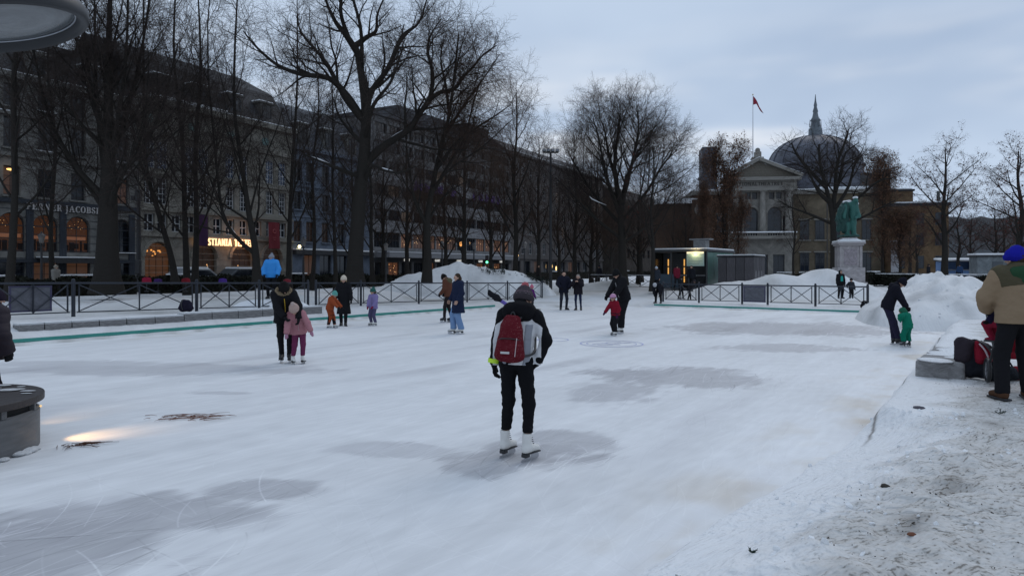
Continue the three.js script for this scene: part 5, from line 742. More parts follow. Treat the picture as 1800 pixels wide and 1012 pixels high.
{ // round bench drum on the ice at the left
  const cx = -6.12, cz = -7.14, R = 0.97, t = thing('round_planter_bench', 'round drum-shaped bench with dark wooden top and frosted metal side at the left edge', 'bench', cx, 0, cz);
  const metal = M(lin(0.16, 0.165, 0.175), 0.5, { map: grime, metalness: 0.35, bumpMap: snowBump, bumpScale: 0.006 }), wood = M(lin(0.020, 0.014, 0.013), 0.55, { bumpMap: grimeBump, bumpScale: 0.006 }), snowy = M(lin(0.55, 0.57, 0.6), 0.9, { map: grime });
  mesh('drum', [new THREE.LatheGeometry([[R - 0.05, -0.02], [R, 0.0], [R, 0.40], [R - 0.03, 0.42]].map((p) => new THREE.Vector2(...p)), 72)], metal, t);
  mesh('gap_ring', new THREE.CylinderGeometry(R - 0.05, R - 0.05, 0.09, 64).translate(0, 0.455, 0), M(lin(0.008, 0.008, 0.008), 0.8), t);
  for (let k = 0; k < 12; k++) { const a = k / 12 * Math.PI * 2 + 0.2; mesh('spacer', bx(0.05, 0.08, 0.06, Math.cos(a) * (R - 0.03), 0.455, Math.sin(a) * (R - 0.03), 0, -a), metal, t); }
  for (let k = 0; k < 24; k++) { const s = new THREE.Shape(), a0 = k / 24 * Math.PI * 2 + 0.006, a1 = (k + 1) / 24 * Math.PI * 2 - 0.006; s.absarc(0, 0, R + 0.035, a0, a1); s.absarc(0, 0, 0.42, a1, a0, true); s.closePath(); const g = new THREE.ExtrudeGeometry(s, { depth: 0.055, bevelEnabled: true, bevelSize: 0.008, bevelThickness: 0.01, bevelSegments: 2, curveSegments: 5 }).rotateX(-Math.PI / 2).translate(0, 0.51, 0); mesh('slat', g, wood, t); }
  mesh('hub', cyl(0.40, 0.40, 0.05, 32, 0, 0.51, 0), wood, t);
  const r = mulberry(14); for (let k = 0; k < 46; k++) { const a = r() * 6.28, q = 0.3 + 0.6 * Math.sqrt(r()); mesh('frost_patch', ball(0.03 + r() * 0.10, Math.cos(a) * q, 0.584, Math.sin(a) * q, 1, 0.045, 0.35 + r() * 0.5, 9).rotateY(0), snowy, t); }
  for (let k = 0; k < 16; k++) { const a = -0.3 + r() * 1.9; mesh('snow_patch', ball(0.03 + r() * 0.05, Math.cos(a) * (R + 0.005), 0.004 + r() * 0.02, Math.sin(a) * (R + 0.005), 1.5, 0.45, 1.5, 9), snowClean, t); }
  const a = rad(36), rust = M(lin(0.05, 0.022, 0.014), 0.9); mesh('rust_streak', [bx(0.012, 0.26, 0.05, Math.cos(a) * (R + 0.004), 0.16, Math.sin(a) * (R + 0.004), 0, -a), bx(0.012, 0.02, 0.2, Math.cos(a + 0.09) * (R + 0.003), 0.27, Math.sin(a + 0.09) * (R + 0.003), 0, -a - 0.09)], rust, t);
  // small spot lamps below the rim throw warm pools on the ice
  for (const [px, py, k, ang] of [[172, 765, 2.0, 16], [128, 732, 0.8, 12]]) { const d = EYE * F / (py - 472), tx = gx(px, d) - cx, tz = -d - cz, L = Math.hypot(tx, tz), ux = tx / L, uz = tz / L; mesh('spot_lamp', ball(0.014, ux * (R + 0.004), 0.405, uz * (R + 0.004), 1, 1, 1, 8), glow(1, 0.7, 0.35, 0.8), t); const sp = new THREE.SpotLight(0xffc988, k, 0, rad(ang * 2), 1); sp.name = 'spot_beam'; sp.position.set(ux * (R + 0.05), 0.40, uz * (R + 0.05)); sp.target.position.set(tx, 0, tz); sp.castShadow = true; t.add(sp, sp.target); }
}
{ // lamp head high above the left edge
  const d = 4.6, c = V(gx(-4, d), gy(34, d), -d), t = thing('street_lamp', 'large unlit silver lamp head hanging into the upper left corner', 'street lamp', c.x, c.y, c.z, 0), rim = M(lin(0.028, 0.03, 0.033), 0.5, { metalness: 0.3 }), glassy = M(lin(0.13, 0.148, 0.162), 0.25, { map: grime });
  const R = 0.525, tilt = (g) => { g.rotateX(rad(6)); g.rotateZ(rad(13)); return g; };
  mesh('housing', [tilt(new THREE.LatheGeometry([[R - 0.075, 0.0], [R - 0.06, -0.05], [R - 0.03, -0.075], [R - 0.005, -0.06], [R + 0.012, 0.0], [R - 0.02, 0.075], [0.36, 0.16], [0.1, 0.2], [0.001, 0.2]].map((p) => new THREE.Vector2(...p)), 56))], rim, t);
  mesh('diffuser', tilt(new THREE.LatheGeometry([[0.001, -0.035], [0.3, -0.03], [R - 0.11, -0.012], [R - 0.07, 0.002]].map((p) => new THREE.Vector2(...p)), 56)), glassy, t);
  mesh('seal', tilt(new THREE.TorusGeometry(R - 0.074, 0.007, 6, 56).rotateX(Math.PI / 2).translate(0, -0.008, 0)), M(lin(0.35, 0.37, 0.4), 0.3, { metalness: 0.7 }), t);
  const arm = V(-1.6, 0.5, 0.4); mesh('arm', bar(V(0, 0.18, 0), arm, 0.045, 10), rim, t); mesh('pole', bar(V(arm.x, -c.y + 0.0, arm.z), V(arm.x, arm.y + 0.1, arm.z), 0.07, 12), rim, t);
}
// ---------------------------------------------------------------- kiosk, floodlights, statue
{
  const d = 49, t = thing('ticket_kiosk', 'flat-roofed glass kiosk with a lit notice panel, before the theatre', 'kiosk', gx(1243, d), 0.42, -d, rad(-35)), W = 4.1, D = 6.2, H = 2.85;   // origin at the near corner; front runs to -x, side to -z
  const frame = M(lin(0.035, 0.04, 0.045), 0.5), green = new THREE.MeshPhysicalMaterial({ color: lin(0.20, 0.36, 0.30), roughness: 0.22, metalness: 0, transmission: 0.25, thickness: 0 }), dark = M(lin(0.016, 0.018, 0.02), 0.2);
  mesh('roof', rbx(W + 0.2, 0.16, D + 0.2, 0.03, -W / 2, H, -D / 2), frame, t); mesh('snow_roof', rbx(W + 0.1, 0.12, D + 0.1, 0.05, -W / 2, H + 0.135, -D / 2), snowClean, t); mesh('floor', bx(W, 0.12, D, -W / 2, 0.06, -D / 2), frame, t);
  for (let k = 0; k < 4; k++) mesh('glass_panel', bx(0.04, H - 0.25, D / 4 - 0.05, -0.03, H / 2, -D * (k + 0.5) / 4), green, t);
  for (const x of [-0.02, -W * 0.33, -W * 0.66, -W + 0.02]) mesh('post', bx(0.09, H - 0.12, 0.09, x, H / 2, -0.045), frame, t); mesh('back_wall', [bx(W, H - 0.2, 0.1, -W / 2, H / 2, -D + 0.06), bx(0.08, H - 0.2, D - 0.2, -W + 0.06, H / 2, -D / 2)], dark, t);
  mesh('inner_wall', bx(W - 0.3, H - 0.3, 0.1, -W / 2, H / 2, -1.6), M(lin(0.03, 0.032, 0.035), 0.6), t);
  mesh('counter', bx(1.5, 1.0, 0.5, -W + 1.0, 0.62, -0.75), M(lin(0.05, 0.08, 0.11), 0.6), t);
  const paper = canvasTex(256, 128, (c, w, h) => { c.fillStyle = '#7f9a9b'; c.fillRect(0, 0, w, h); c.fillStyle = '#52686c'; for (let k = 0; k < 6; k++) c.fillRect(20 + (k % 2) * 12, 40 + k * 13, 150 + (k * 37) % 60, 4); c.fillRect(86, 14, 84, 8); });
  mesh('notice_panel', rbx(1.3, 1.05, 0.06, 0.01, -0.82, H - 0.62, 0.08), M(0xffffff, 0.6, { map: paper }), t); mesh('panel_lamp', bx(1.25, 0.13, 0.05, -0.82, H - 0.17, 0.13), glow(1, 0.82, 0.5, 1.0), t);
  const pl = new THREE.PointLight(0xffe0a0, 2.2); pl.name = 'panel_glow'; pl.position.set(-0.82, H - 0.2, 0.35); pl.shadow.radius = 8; pl.castShadow = true; t.add(pl);
  for (const x of [-W * 0.55, -W * 0.86]) for (let k = 0; k < 3; k++) mesh('light_tube', bx(0.07, 0.5, 0.05, x, 0.75 + k * 0.62, -1.5), glow(1, 0.5, 0.12, 0.75), t);
  mesh('vent_box', [rbx(1.0, 0.7, 0.8, 0.04, -W * 0.42, H + 0.55, -D * 0.6), rbx(1.6, 0.1, 1, 0.03, -W * 0.42, H + 0.95, -D * 0.6)], stone(0.3, 0.31, 0.32), t);
}
{
  const d = 47, t = thing('service_cabin', 'dark panelled cabin with flat snowy roof right of the glass kiosk', 'cabin', gx(1325, d), 0.35, -d, rad(-33)), W = 2.45, D = 3.3, H = 2.45, p1 = M(lin(0.05, 0.047, 0.055), 0.5, { map: grime }), p2 = M(lin(0.075, 0.07, 0.08), 0.5, { map: grime });
  mesh('core', bx(W - 0.1, H - 0.1, D - 0.1, -W / 2, H / 2, -D / 2), M(lin(0.012, 0.012, 0.014), 0.8), t); mesh('roof', rbx(W + 0.15, 0.1, D + 0.15, 0.02, -W / 2, H + 0.02, -D / 2), darkMetal, t); mesh('snow_roof', rbx(W + 0.1, 0.07, D + 0.1, 0.03, -W / 2, H + 0.105, -D / 2), snowClean, t);
  for (let k = 0; k < 4; k++) { mesh('panel', bx(W / 4 - 0.03, H - 0.12, 0.05, -W * (k + 0.5) / 4, H / 2, -0.02), k % 2 ? p1 : p2, t); mesh('panel', bx(0.05, H - 0.12, D / 4 - 0.03, -0.02, H / 2, -D * (k + 0.5) / 4), k % 2 ? p2 : p1, t); }
  for (let k = 0; k < 3; k++) mesh('poster', bx(0.02, 0.9, 0.5, 0.012, 1.0, -D * (k + 0.7) / 4), M(lin(0.12, 0.115, 0.12), 0.6), t);
}
{
  const d = 50, t = thing('floodlight_mast', 'tall slim dark mast with a crossbar of floodlights left of the large rounded tree', 'floodlight mast', gx(968, d), 0.3, -d), H = gy(268, d) - 0.3;
  mesh('pole', cyl(0.13, 0.08, H, 10, 0, 0, 0), darkMetal, t); mesh('crossbar', bx(1.15, 0.08, 0.08, 0, H, 0), darkMetal, t); for (const x of [-0.48, -0.16, 0.16, 0.48]) { const f = mesh('floodlight', rbx(0.26, 0.2, 0.3, 0.03, x, H + 0.15, 0.05), darkMetal, t); mesh('lens', bx(0.2, 0.14, 0.02, x, H + 0.14, 0.215), M(lin(0.2, 0.22, 0.24), 0.2), f); }
}
{ // statue
  const d = 51, S = 1 / F * d, t = thing('pedestal', 'pale stone pedestal with snow-covered cap carrying the green bronze statue', 'pedestal', gx(1492, d), 0.45, -d, rad(-12)), mt = stone(0.50, 0.475, 0.49);
  const y = (py) => gy(py, d) - 0.45;
  t.scale.set(0.78, 1, 0.78); mesh('plinth', [rbx(2.7, 0.5, 2.7, 0.03, 0, 0.25, 0), rbx(2.35, y(470) - 0.5, 2.35, 0.03, 0, (0.5 + y(470)) / 2, 0)], mt, t); mesh('shaft', [bx(1.75, y(432) - y(470), 1.75, 0, (y(432) + y(470)) / 2, 0), ...[-1, 1].flatMap((a) => [-1, 1].map((b) => bx(0.22, y(433) - y(470), 0.22, a * 0.87, (y(433) + y(470)) / 2, b * 0.87)))], mt, t);
  mesh('panel', bx(1.15, (y(438) - y(466)), 0.06, -0.02, (y(438) + y(466)) / 2, 0.88), stone(0.40, 0.365, 0.395), t); mesh('cap', [rbx(2.2, 0.14, 2.2, 0.03, 0, y(432) + 0.06, 0), rbx(2.45, 0.14, 2.45, 0.03, 0, y(428) + 0.02, 0), rbx(1.3, 0.35, 1.3, 0.05, 0, y(422), 0)], mt, t);
  mesh('snow_cap', [rbx(2.4, 0.13, 2.4, 0.06, 0, y(425) + 0.02, 0), new THREE.CylinderGeometry(0.6, 1.5, 0.30, 4).rotateY(Math.PI / 4).translate(0, y(421), 0)], snowClean, t);
}
// ---------------------------------------------------------------- street things
const lantern = (() => { // old-style lantern
  const t = thing('street_lantern', 'old-style unlit lantern on a post before the left shop arches', 'street lantern', gx(72, 40), 0.45, -40, 0, 'old-style lanterns along the street');
  mesh('post', [cyl(0.10, 0.05, 2.9, 10, 0, 0, 0), cyl(0.16, 0.12, 0.5, 10, 0, 0, 0), ball(0.09, 0, 2.9, 0)], darkMetal, t); mesh('glass', cyl(0.11, 0.19, 0.42, 8, 0, 3.0, 0), M(lin(0.16, 0.15, 0.14), 0.3), t); mesh('hood', [cyl(0.25, 0.04, 0.18, 8, 0, 3.42, 0), ball(0.05, 0, 3.63, 0)], darkMetal, t); mesh('crossarm', bx(0.5, 0.03, 0.03, 0, 2.75, 0), darkMetal, t);
  return t; })();
for (const [px, d, s, label] of [[533, 50, 1.05, 'old-style unlit lantern on a post before the blue grey building'], [678, 56, 1, 'old-style unlit lantern left of the left snow heap'], [777, 70, 1.2, 'old-style unlit lantern behind the drooping birch'], [833, 74, 1.2, 'old-style unlit lantern left of the green traffic light'], [922, 80, 1.3, 'old-style unlit lantern before the hotel block']]) copyOf(lantern, label, gx(px, d), 0.45, -d, px, s);
{ const d = 44, t = thing('signal_mast', 'tall dark mast with a signal box before the join of the two left buildings', 'mast', gx(243, d), 0.45, -d); const h = gy(338, d) - 0.45; mesh('pole', cyl(0.15, 0.11, h, 10, 0, 0, 0), darkMetal, t); mesh('signal_box', [rbx(0.34, 0.75, 0.34, 0.04, 0, h - 0.2, 0), rbx(0.26, 0.3, 0.3, 0.04, -0.32, h - 0.35, 0)], darkMetal, t); mesh('lower_box', rbx(0.3, 0.9, 0.28, 0.04, 0.04, 1.6, 0.12), darkMetal, t); mesh('thin_pole', cyl(0.035, 0.03, gy(250, d) - h - 0.45, 6, 0, h, 0), darkMetal, t); }
{ const d = 76, t = thing('traffic_light', 'traffic light showing green, above the left snow heap', 'traffic light', gx(856, d), 0.5, -d); const h = gy(456, d) - 0.5; mesh('pole', cyl(0.07, 0.06, h, 8, 0, 0, 0), darkMetal, t); mesh('housing', rbx(0.36, 1.0, 0.3, 0.05, 0, h, 0), darkMetal, t); for (let k = 0; k < 3; k++) mesh('signal_lens', ball(0.14, 0, h - 0.3 + k * 0.3, 0.15, 1, 1, 0.4, 10), k ? M(lin(0.03, 0.02, 0.02), 0.3) : glow(0.15, 1.0, 0.45, 2.2), t); }
{ // small red and violet shaded terrace lamps along the cafe front
  const mk = (px, d, c, label) => { const t = thing('terrace_lamp', label, 'terrace lamp', gx(px, d), gy(512, d), -d, 0, 'terrace lamps before the arcade'); mesh('pole', cyl(0.02, 0.02, 0.5, 6, 0, 0, 0), darkMetal, t); mesh('lamp_shade', new THREE.LatheGeometry([[0.20, 0.46], [0.24, 0.50], [0.21, 0.72], [0.10, 0.76], [0.001, 0.77]].map((p) => new THREE.Vector2(...p)), 16), fabric(c), t); mesh('base', cyl(0.12, 0.12, 0.05, 10, 0, -0.02, 0), darkMetal, t); return t; };
  mk(257, 37, lin(0.30, 0.02, 0.05), 'red shaded terrace lamp beside the tall dark mast'); mk(326, 39, lin(0.22, 0.02, 0.03), 'red shaded terrace lamp under the straight slender tree'); mk(391, 40, lin(0.08, 0.04, 0.24), 'violet shaded terrace lamp under the glowing letters'); mk(277, 41, lin(0.06, 0.03, 0.13), 'dark violet shaded terrace lamp in the first arched doorway'); mk(504, 42, lin(0.20, 0.03, 0.04), 'red shaded terrace lamp right of the man in the blue jacket');
}
function car(label, px, d, turn, c) {
  const w = wOf(px, d), t = thing('parked_car', label, 'car', fx(w, d), 0.46, -fd(w, d), turn, 'cars parked beyond the left fence'), paint = M(c, 0.35, { metalness: 0.2 }), s = new THREE.Shape();
  s.moveTo(-2.1, 0.3); s.lineTo(2.1, 0.3); s.quadraticCurveTo(2.2, 0.65, 2.05, 0.8); s.lineTo(1.1, 0.95); s.lineTo(0.5, 1.4); s.lineTo(-1.2, 1.42); s.lineTo(-1.95, 0.98); s.quadraticCurveTo(-2.2, 0.7, -2.1, 0.3);
  mesh('body', new THREE.ExtrudeGeometry(s, { depth: 1.55, bevelEnabled: true, bevelSize: 0.08, bevelThickness: 0.1, bevelSegments: 3 }).translate(0, 0, -0.77), paint, t);
  const q = new THREE.Shape(); q.moveTo(-1.65, 0.98); q.lineTo(0.95, 0.98); q.lineTo(0.45, 1.34); q.lineTo(-1.15, 1.36); q.closePath(); mesh('side_glass', new THREE.ExtrudeGeometry(q, { depth: 1.78, bevelEnabled: false }).translate(0, 0, -0.89), glassDark, t);
  mesh('snow_cap', [rbx(1.7, 0.14, 1.45, 0.06, -0.35, 1.53, 0), rbx(1.0, 0.08, 1.5, 0.04, 1.55, 0.98, 0)], snowClean, t);
  for (const x of [-1.35, 1.3]) for (const z of [-0.78, 0.78]) { const w = mesh('wheel', new THREE.TorusGeometry(0.23, 0.09, 8, 18).translate(x, 0.32, z), M(lin(0.015, 0.015, 0.015), 0.9), t); mesh('rim', new THREE.CylinderGeometry(0.18, 0.18, 0.1, 12).rotateX(Math.PI / 2).translate(x, 0.32, z), M(lin(0.3, 0.3, 0.3), 0.4, { metalness: 0.7 }), w); }
  for (const z of [-0.6, 0.6]) mesh('headlight', ball(0.13, 2.12, 0.68, z, 0.5, 0.7, 1.2, 8), M(lin(0.6, 0.6, 0.62), 0.2), t);
}
car('silver grey car under snow behind the fence, below the glowing letters', 345, 12.5, STREET, lin(0.20, 0.21, 0.22)); car('dark car under snow behind the fence, left of the man in the blue jacket', 415, 12.8, STREET + Math.PI, lin(0.03, 0.035, 0.04));
// ---------------------------------------------------------------- heaps of cleared snow
function heap(label, cx, cd, rx, rd, h, seed, turn, lumps, base) {
  const n = 72, m = 26, pos = [], idx = [], c = Math.cos(turn), s = Math.sin(turn);
  for (let j = 0; j <= m; j++) for (let i = 0; i < n; i++) {
    const a = i / n * Math.PI * 2, q = j / m, rr = 1 + 0.12 * noise(Math.cos(a) * 1.6, Math.sin(a) * 1.6, seed), lx = Math.cos(a) * q * rr * rx, ld = Math.sin(a) * q * rr * rd, x = lx * c - ld * s, d = lx * s + ld * c;
    let y = h * Math.pow(1 - q * q, 1.05); for (const [ux, ud, uh, ur] of lumps) y += uh * Math.exp(-((lx - ux) ** 2 + (ld - ud) ** 2) / (ur * ur)) * (1 - q ** 4);
    y += (0.42 * fbm(x * 0.8, d * 0.8, seed, 4) + 0.15 * noise(x * 2.4, d * 2.4, seed + 2) + 0.05 * noise(x * 9, d * 9, seed)) * Math.sqrt(Math.max(0, 1 - q * q)) - 0.35 * sm(0.88, 1, q); pos.push(x, y + base, -d);
  }
  for (let j = 0; j < m; j++) for (let i = 0; i < n; i++) { const a = j * n + i, b = j * n + (i + 1) % n; idx.push(a, a + n, b, b, a + n, b + n); }
  const g = new THREE.BufferGeometry(); g.setAttribute('position', new THREE.Float32BufferAttribute(pos, 3)); const uv = []; for (let i = 0; i < pos.length; i += 3) uv.push(pos[i] / 3, pos[i + 2] / 3 + pos[i + 1] * 0.3); g.setAttribute('uv', new THREE.Float32BufferAttribute(uv, 2)); g.setIndex(idx); g.computeVertexNormals(); if (g.attributes.normal.getY(4) < 0) { for (let i = 0; i < idx.length; i += 3) { const k = idx[i]; idx[i] = idx[i + 1]; idx[i + 1] = k; } g.setIndex(idx); g.computeVertexNormals(); }
  const t = thing('snow_heap', label, 'snow heap', cx, 0, -cd); const col = []; for (let i = 0; i < pos.length; i += 3) { const k = 0.73 - 0.24 * sm(-0.02, 0.34, fbm(pos[i] * 0.7, pos[i + 2] * 0.9 + pos[i + 1], seed + 5, 4)); col.push(k, k * 0.995, k * 0.985); } g.setAttribute('color', new THREE.Float32BufferAttribute(col, 3)); mesh('snow_mass', g, snowMat, t); 
  const r = mulberry(seed * 7 + 1), cl = []; for (let k = 0; k < 120; k++) { const a = r() * 6.28, q = 0.35 + 0.62 * Math.sqrt(r()), i = (Math.round(q * m) * n + Math.floor(a / 6.2832 * n)) % (pos.length / 3), g2 = new THREE.IcosahedronGeometry(0.02 + 0.055 * r() * r(), 1); const p = g2.attributes.position; for (let v = 0; v < p.count; v++) { const f = 1 + 0.25 * noise(p.getX(v) * 14 + k, p.getY(v) * 14, p.getZ(v) * 14); p.setXYZ(v, p.getX(v) * f, p.getY(v) * f * 0.75, p.getZ(v) * f); } g2.computeVertexNormals(); cl.push(g2.translate(pos[i * 3], pos[i * 3 + 1] - 0.005, pos[i * 3 + 2])); } mesh('snow_clods', cl, snowClean, t).userData.kind = 'stuff';
  return t;
}
heap('largest heap of cleared snow, at right beyond the man with the green toddler', gx(1662, 26), 26, 3.1, 5.8, 1.36, 3, rad(-34), [[-0.3, 1, 0.26, 1.5], [1, -2, 0.2, 1.6], [0.4, -4.4, 0.2, 1.5]], 0.12);
heap('broad heap of cleared snow behind the middle fence, around the drooping birch', gx(815, 46), 46, 6.4, 2.8, 1.5, 9, rad(4), [[-0.1, 0, 0.42, 1.7], [3.6, 0, 0.35, 1.0], [-3.4, 0, 0.15, 1.2], [5.0, 0, 0.15, 0.9]], 0.36);
{ // low shrub poking through the left heap
  const mk = (px, d, y, n, w, label) => { const S = { r: mulberry(px), limb: new Wood(), crown: new Wood() }, r = S.r, lv = new Leaves(); for (let k = 0; k < n; k++) { const p = V((r() - 0.5) * w, -0.1, (r() - 0.5) * 0.6), e = p.clone().add(V((r() - 0.5) * 0.7, 0.25 + r() * 0.35, (r() - 0.5) * 0.5)); S.limb.tube([p, p.clone().lerp(e, 0.5).add(V(0.04, 0.05, 0)), e], [0.012, 0.009, 0.005], 3); for (let q = 0; q < 14; q++) lv.add(p.clone().lerp(e, 0.3 + 0.8 * r()).add(V((r() - 0.5) * 0.2, (r() - 0.5) * 0.16, (r() - 0.5) * 0.2)), r, 0.055); } const t = thing('shrub', label, 'shrub', gx(px, d), y, -d); mesh('stems', S.limb.geo(), bark, t); mesh('foliage', lv.geo(), M(lin(0.012, 0.018, 0.014), 0.8, { side: THREE.DoubleSide }), t).userData.kind = 'stuff'; };
  mk(866, 45, 1.66, 26, 1.6, 'dark evergreen shrub poking out of the left snow heap'); mk(915, 46, 1.1, 70, 2.2, 'wide dark shrub at the right end of the left snow heap'); mk(945, 47, 0.9, 60, 1.8, 'dark shrub between the left snow heap and the floodlight mast');
}
{ // twigs and sprigs frozen into the ice and snow
  const brush = (label, px, py, n, w, c, seed) => { const d = EYE * F / (py - 472), t = thing('brushwood', label, 'twigs', gx(px, d), 0, -d), W = new Wood(), r = mulberry(seed); for (let k = 0; k < n; k++) { const x = (r() + r() - 1) * w, z = (r() - 0.5) * w * 0.45, a = (r() - 0.5) * 1.0 + (r() < 0.3 ? 1.2 : 0), L = 0.10 + r() * 0.3; const p = V(x, 0.004 + r() * 0.012, z), e = p.clone().add(V(Math.cos(a) * L, 0.004 + r() * 0.02, Math.sin(a) * L * 0.7)); W.tube([p, p.clone().lerp(e, 0.5).add(V(0, 0.008, 0.02 * (r() - 0.5))), e], [0.0035, 0.003, 0.0015], 4); } mesh('twig_scatter', W.geo(), M(c, 0.9), t).userData.kind = 'stuff'; };
  brush('scatter of reddish brown twigs lying on the ice, the farther of two', 305, 735, 46, 0.68, lin(0.17, 0.08, 0.055), 4); brush('small bundle of dark brown twigs on the ice by the warm pools of light', 130, 783, 24, 0.22, lin(0.09, 0.042, 0.028), 5);
  const sprig = (label, px, py, y, s, seed) => { const d = (EYE - y) * F / (py - 472), x = gx(px, d), t = thing('fir_sprig', label, 'fir sprig', x, ground(x, d) + 0.005, -d), W = new Wood(), r = mulberry(seed); for (let b = 0; b < 5; b++) { const a = r() * 6.28, e = V(Math.cos(a) * s, s * (0.2 + 0.6 * r()), Math.sin(a) * s), st = V(0, 0, 0); W.tube([st, e], [0.003, 0.002], 4); for (let k = 0; k < 22; k++) { const p = st.clone().lerp(e, 0.15 + 0.85 * r()), q = p.clone().add(V(r() - 0.5, r() - 0.35, r() - 0.5).multiplyScalar(s * 0.5)); W.tube([p, q], [0.0025, 0.001], 3); } } mesh('needles', W.geo(), M(lin(0.012, 0.035, 0.022), 0.7), t); };
  sprig('dark green fir sprig lying nearest the bottom of the picture', 1204, 992, 0.2, 0.055, 1); sprig('small fir sprig farther up the snowy edge', 1322, 931, 0.3, 0.035, 2); sprig('small fir sprig on trodden snow at the far right', 1758, 727, 0.36, 0.06, 3);
  const chunk = (label, px, py, s, c, seed) => { const d = (EYE - 0.36) * F / (py - 472), x = gx(px, d), t = thing('debris_lump', label, 'lump', x, ground(x, d), -d); const g = new THREE.IcosahedronGeometry(s, 2), p = g.attributes.position; for (let v = 0; v < p.count; v++) { const f = 1 + 0.35 * noise(p.getX(v) / s * 1.3 + seed, p.getY(v) / s * 1.3, p.getZ(v) / s * 1.3); p.setXYZ(v, p.getX(v) * f * 1.2, p.getY(v) * f * 0.55, p.getZ(v) * f); } g.computeVertexNormals(); mesh('lump', g, M(c, 0.9), t); };
  chunk('dark icy lump on the trodden snow right of the low ledge edge', 1616, 716, 0.055, lin(0.09, 0.085, 0.10), 2); chunk('small dark stone on the dirty snow ridge', 1557, 846, 0.028, lin(0.05, 0.045, 0.04), 5); chunk('small reddish crumb on the dirty snow', 1603, 932, 0.02, lin(0.16, 0.07, 0.045), 9);
  // grit, needles and crumbs trodden into the bank
  const r = mulberry(99), gs = new THREE.IcosahedronGeometry(1, 0), N = 2600, inst = new THREE.InstancedMesh(gs, M(lin(0.06, 0.05, 0.042), 0.95), N), q = new THREE.Object3D(); let k = 0;
  for (let tries = 0; k < N && tries < 40000; tries++) { const s = -1.6 + r() * 7, t = 0.5 + Math.pow(r(), 1.4) * 13, [x, d] = xd(s, t), e = outside(s, t); if (d < 2.5 || e < 0.55 || fbm(x * 1.1 + 4, d * 1.6, 8, 3) + 0.25 * sm(0.5, 2, e) < 0.12 + 0.3 * r() - 0.1) continue; const z = 0.0025 + 0.005 * r() * r(); q.position.set(x, ground(x, d) + z * 0.2, -d); q.rotation.set(r() * 6, r() * 6, r() * 6); q.scale.set(z * (1 + 2.5 * r() * r()), z * 0.6, z); q.updateMatrix(); inst.setMatrixAt(k++, q.matrix); }
  { // broken crumbs and clods of snow along the thrown-up ridge
    const g0 = new THREE.IcosahedronGeometry(1, 1), p = g0.attributes.position; for (let v = 0; v < p.count; v++) { const f = 1 + 0.4 * noise(p.getX(v) * 1.7, p.getY(v) * 1.7, p.getZ(v) * 1.7); p.setXYZ(v, p.getX(v) * f, p.getY(v) * f * 0.7, p.getZ(v) * f); } g0.computeVertexNormals();
    const cl = new THREE.InstancedMesh(g0, M(lin(0.74, 0.745, 0.75), 1), 420); let n = 0; for (let tries = 0; n < 420 && tries < 30000; tries++) { const s = -2.2 + r() * 2.4, t = 1 + r() * 8.5, [x, d] = xd(s, t), e = outside(s, t); if (d < 2.6 || e < -0.1 || e > 1.7 || noise(t * 1.3, s * 1.5, 4) + 0.5 * Math.exp(-Math.pow((e - 0.8) / 0.45, 2)) < 0.22 + 0.3 * r()) continue; const z = 0.005 + 0.022 * Math.pow(r(), 3); q.position.set(x, Math.max(0.003, ground(x, d)) - z * 0.1, -d); q.rotation.set(r() * 6, r() * 6, r() * 6); q.scale.set(z * (0.8 + r()), z * 0.8, z); q.updateMatrix(); cl.setMatrixAt(n++, q.matrix); } cl.count = n; cl.name = 'snow_crumbs'; tag(cl, 'loose white crumbs of snow along the ridge beside the ice at lower right', 'snow crumbs', null, 'stuff'); scene.add(cl);
  }
  inst.count = k; inst.name = 'grit'; tag(inst, 'dark grit and crumbs trodden into the snow bank at lower right', 'grit', null, 'stuff'); scene.add(inst);
}
// ---------------------------------------------------------------- people: distance fields of tapered limbs, meshed by surface nets
const smin = (a, b, k) => { const h = Math.max(k - Math.abs(a - b), 0) / k; return Math.min(a, b) - h * h * k * 0.25; };
const cap = (a, b, r1, r2 = r1, s) => ({ a, d: b.clone().sub(a), l2: Math.max(1e-9, b.distanceToSquared(a)), r1, r2, s });   // s: squash of the cross-section along an axis [x, y, z]
function capDist(p, x, y, z) {
  let ax = x - p.a.x, ay = y - p.a.y, az = z - p.a.z; if (p.s) { ax *= p.s[0]; ay *= p.s[1]; az *= p.s[2]; }
  let t = (ax * p.d.x + ay * p.d.y + az * p.d.z) / p.l2; t = t < 0 ? 0 : t > 1 ? 1 : t;
  const dx = ax - p.d.x * t, dy = ay - p.d.y * t, dz = az - p.d.z * t; return Math.sqrt(dx * dx + dy * dy + dz * dz) - (p.r1 + (p.r2 - p.r1) * t);
}
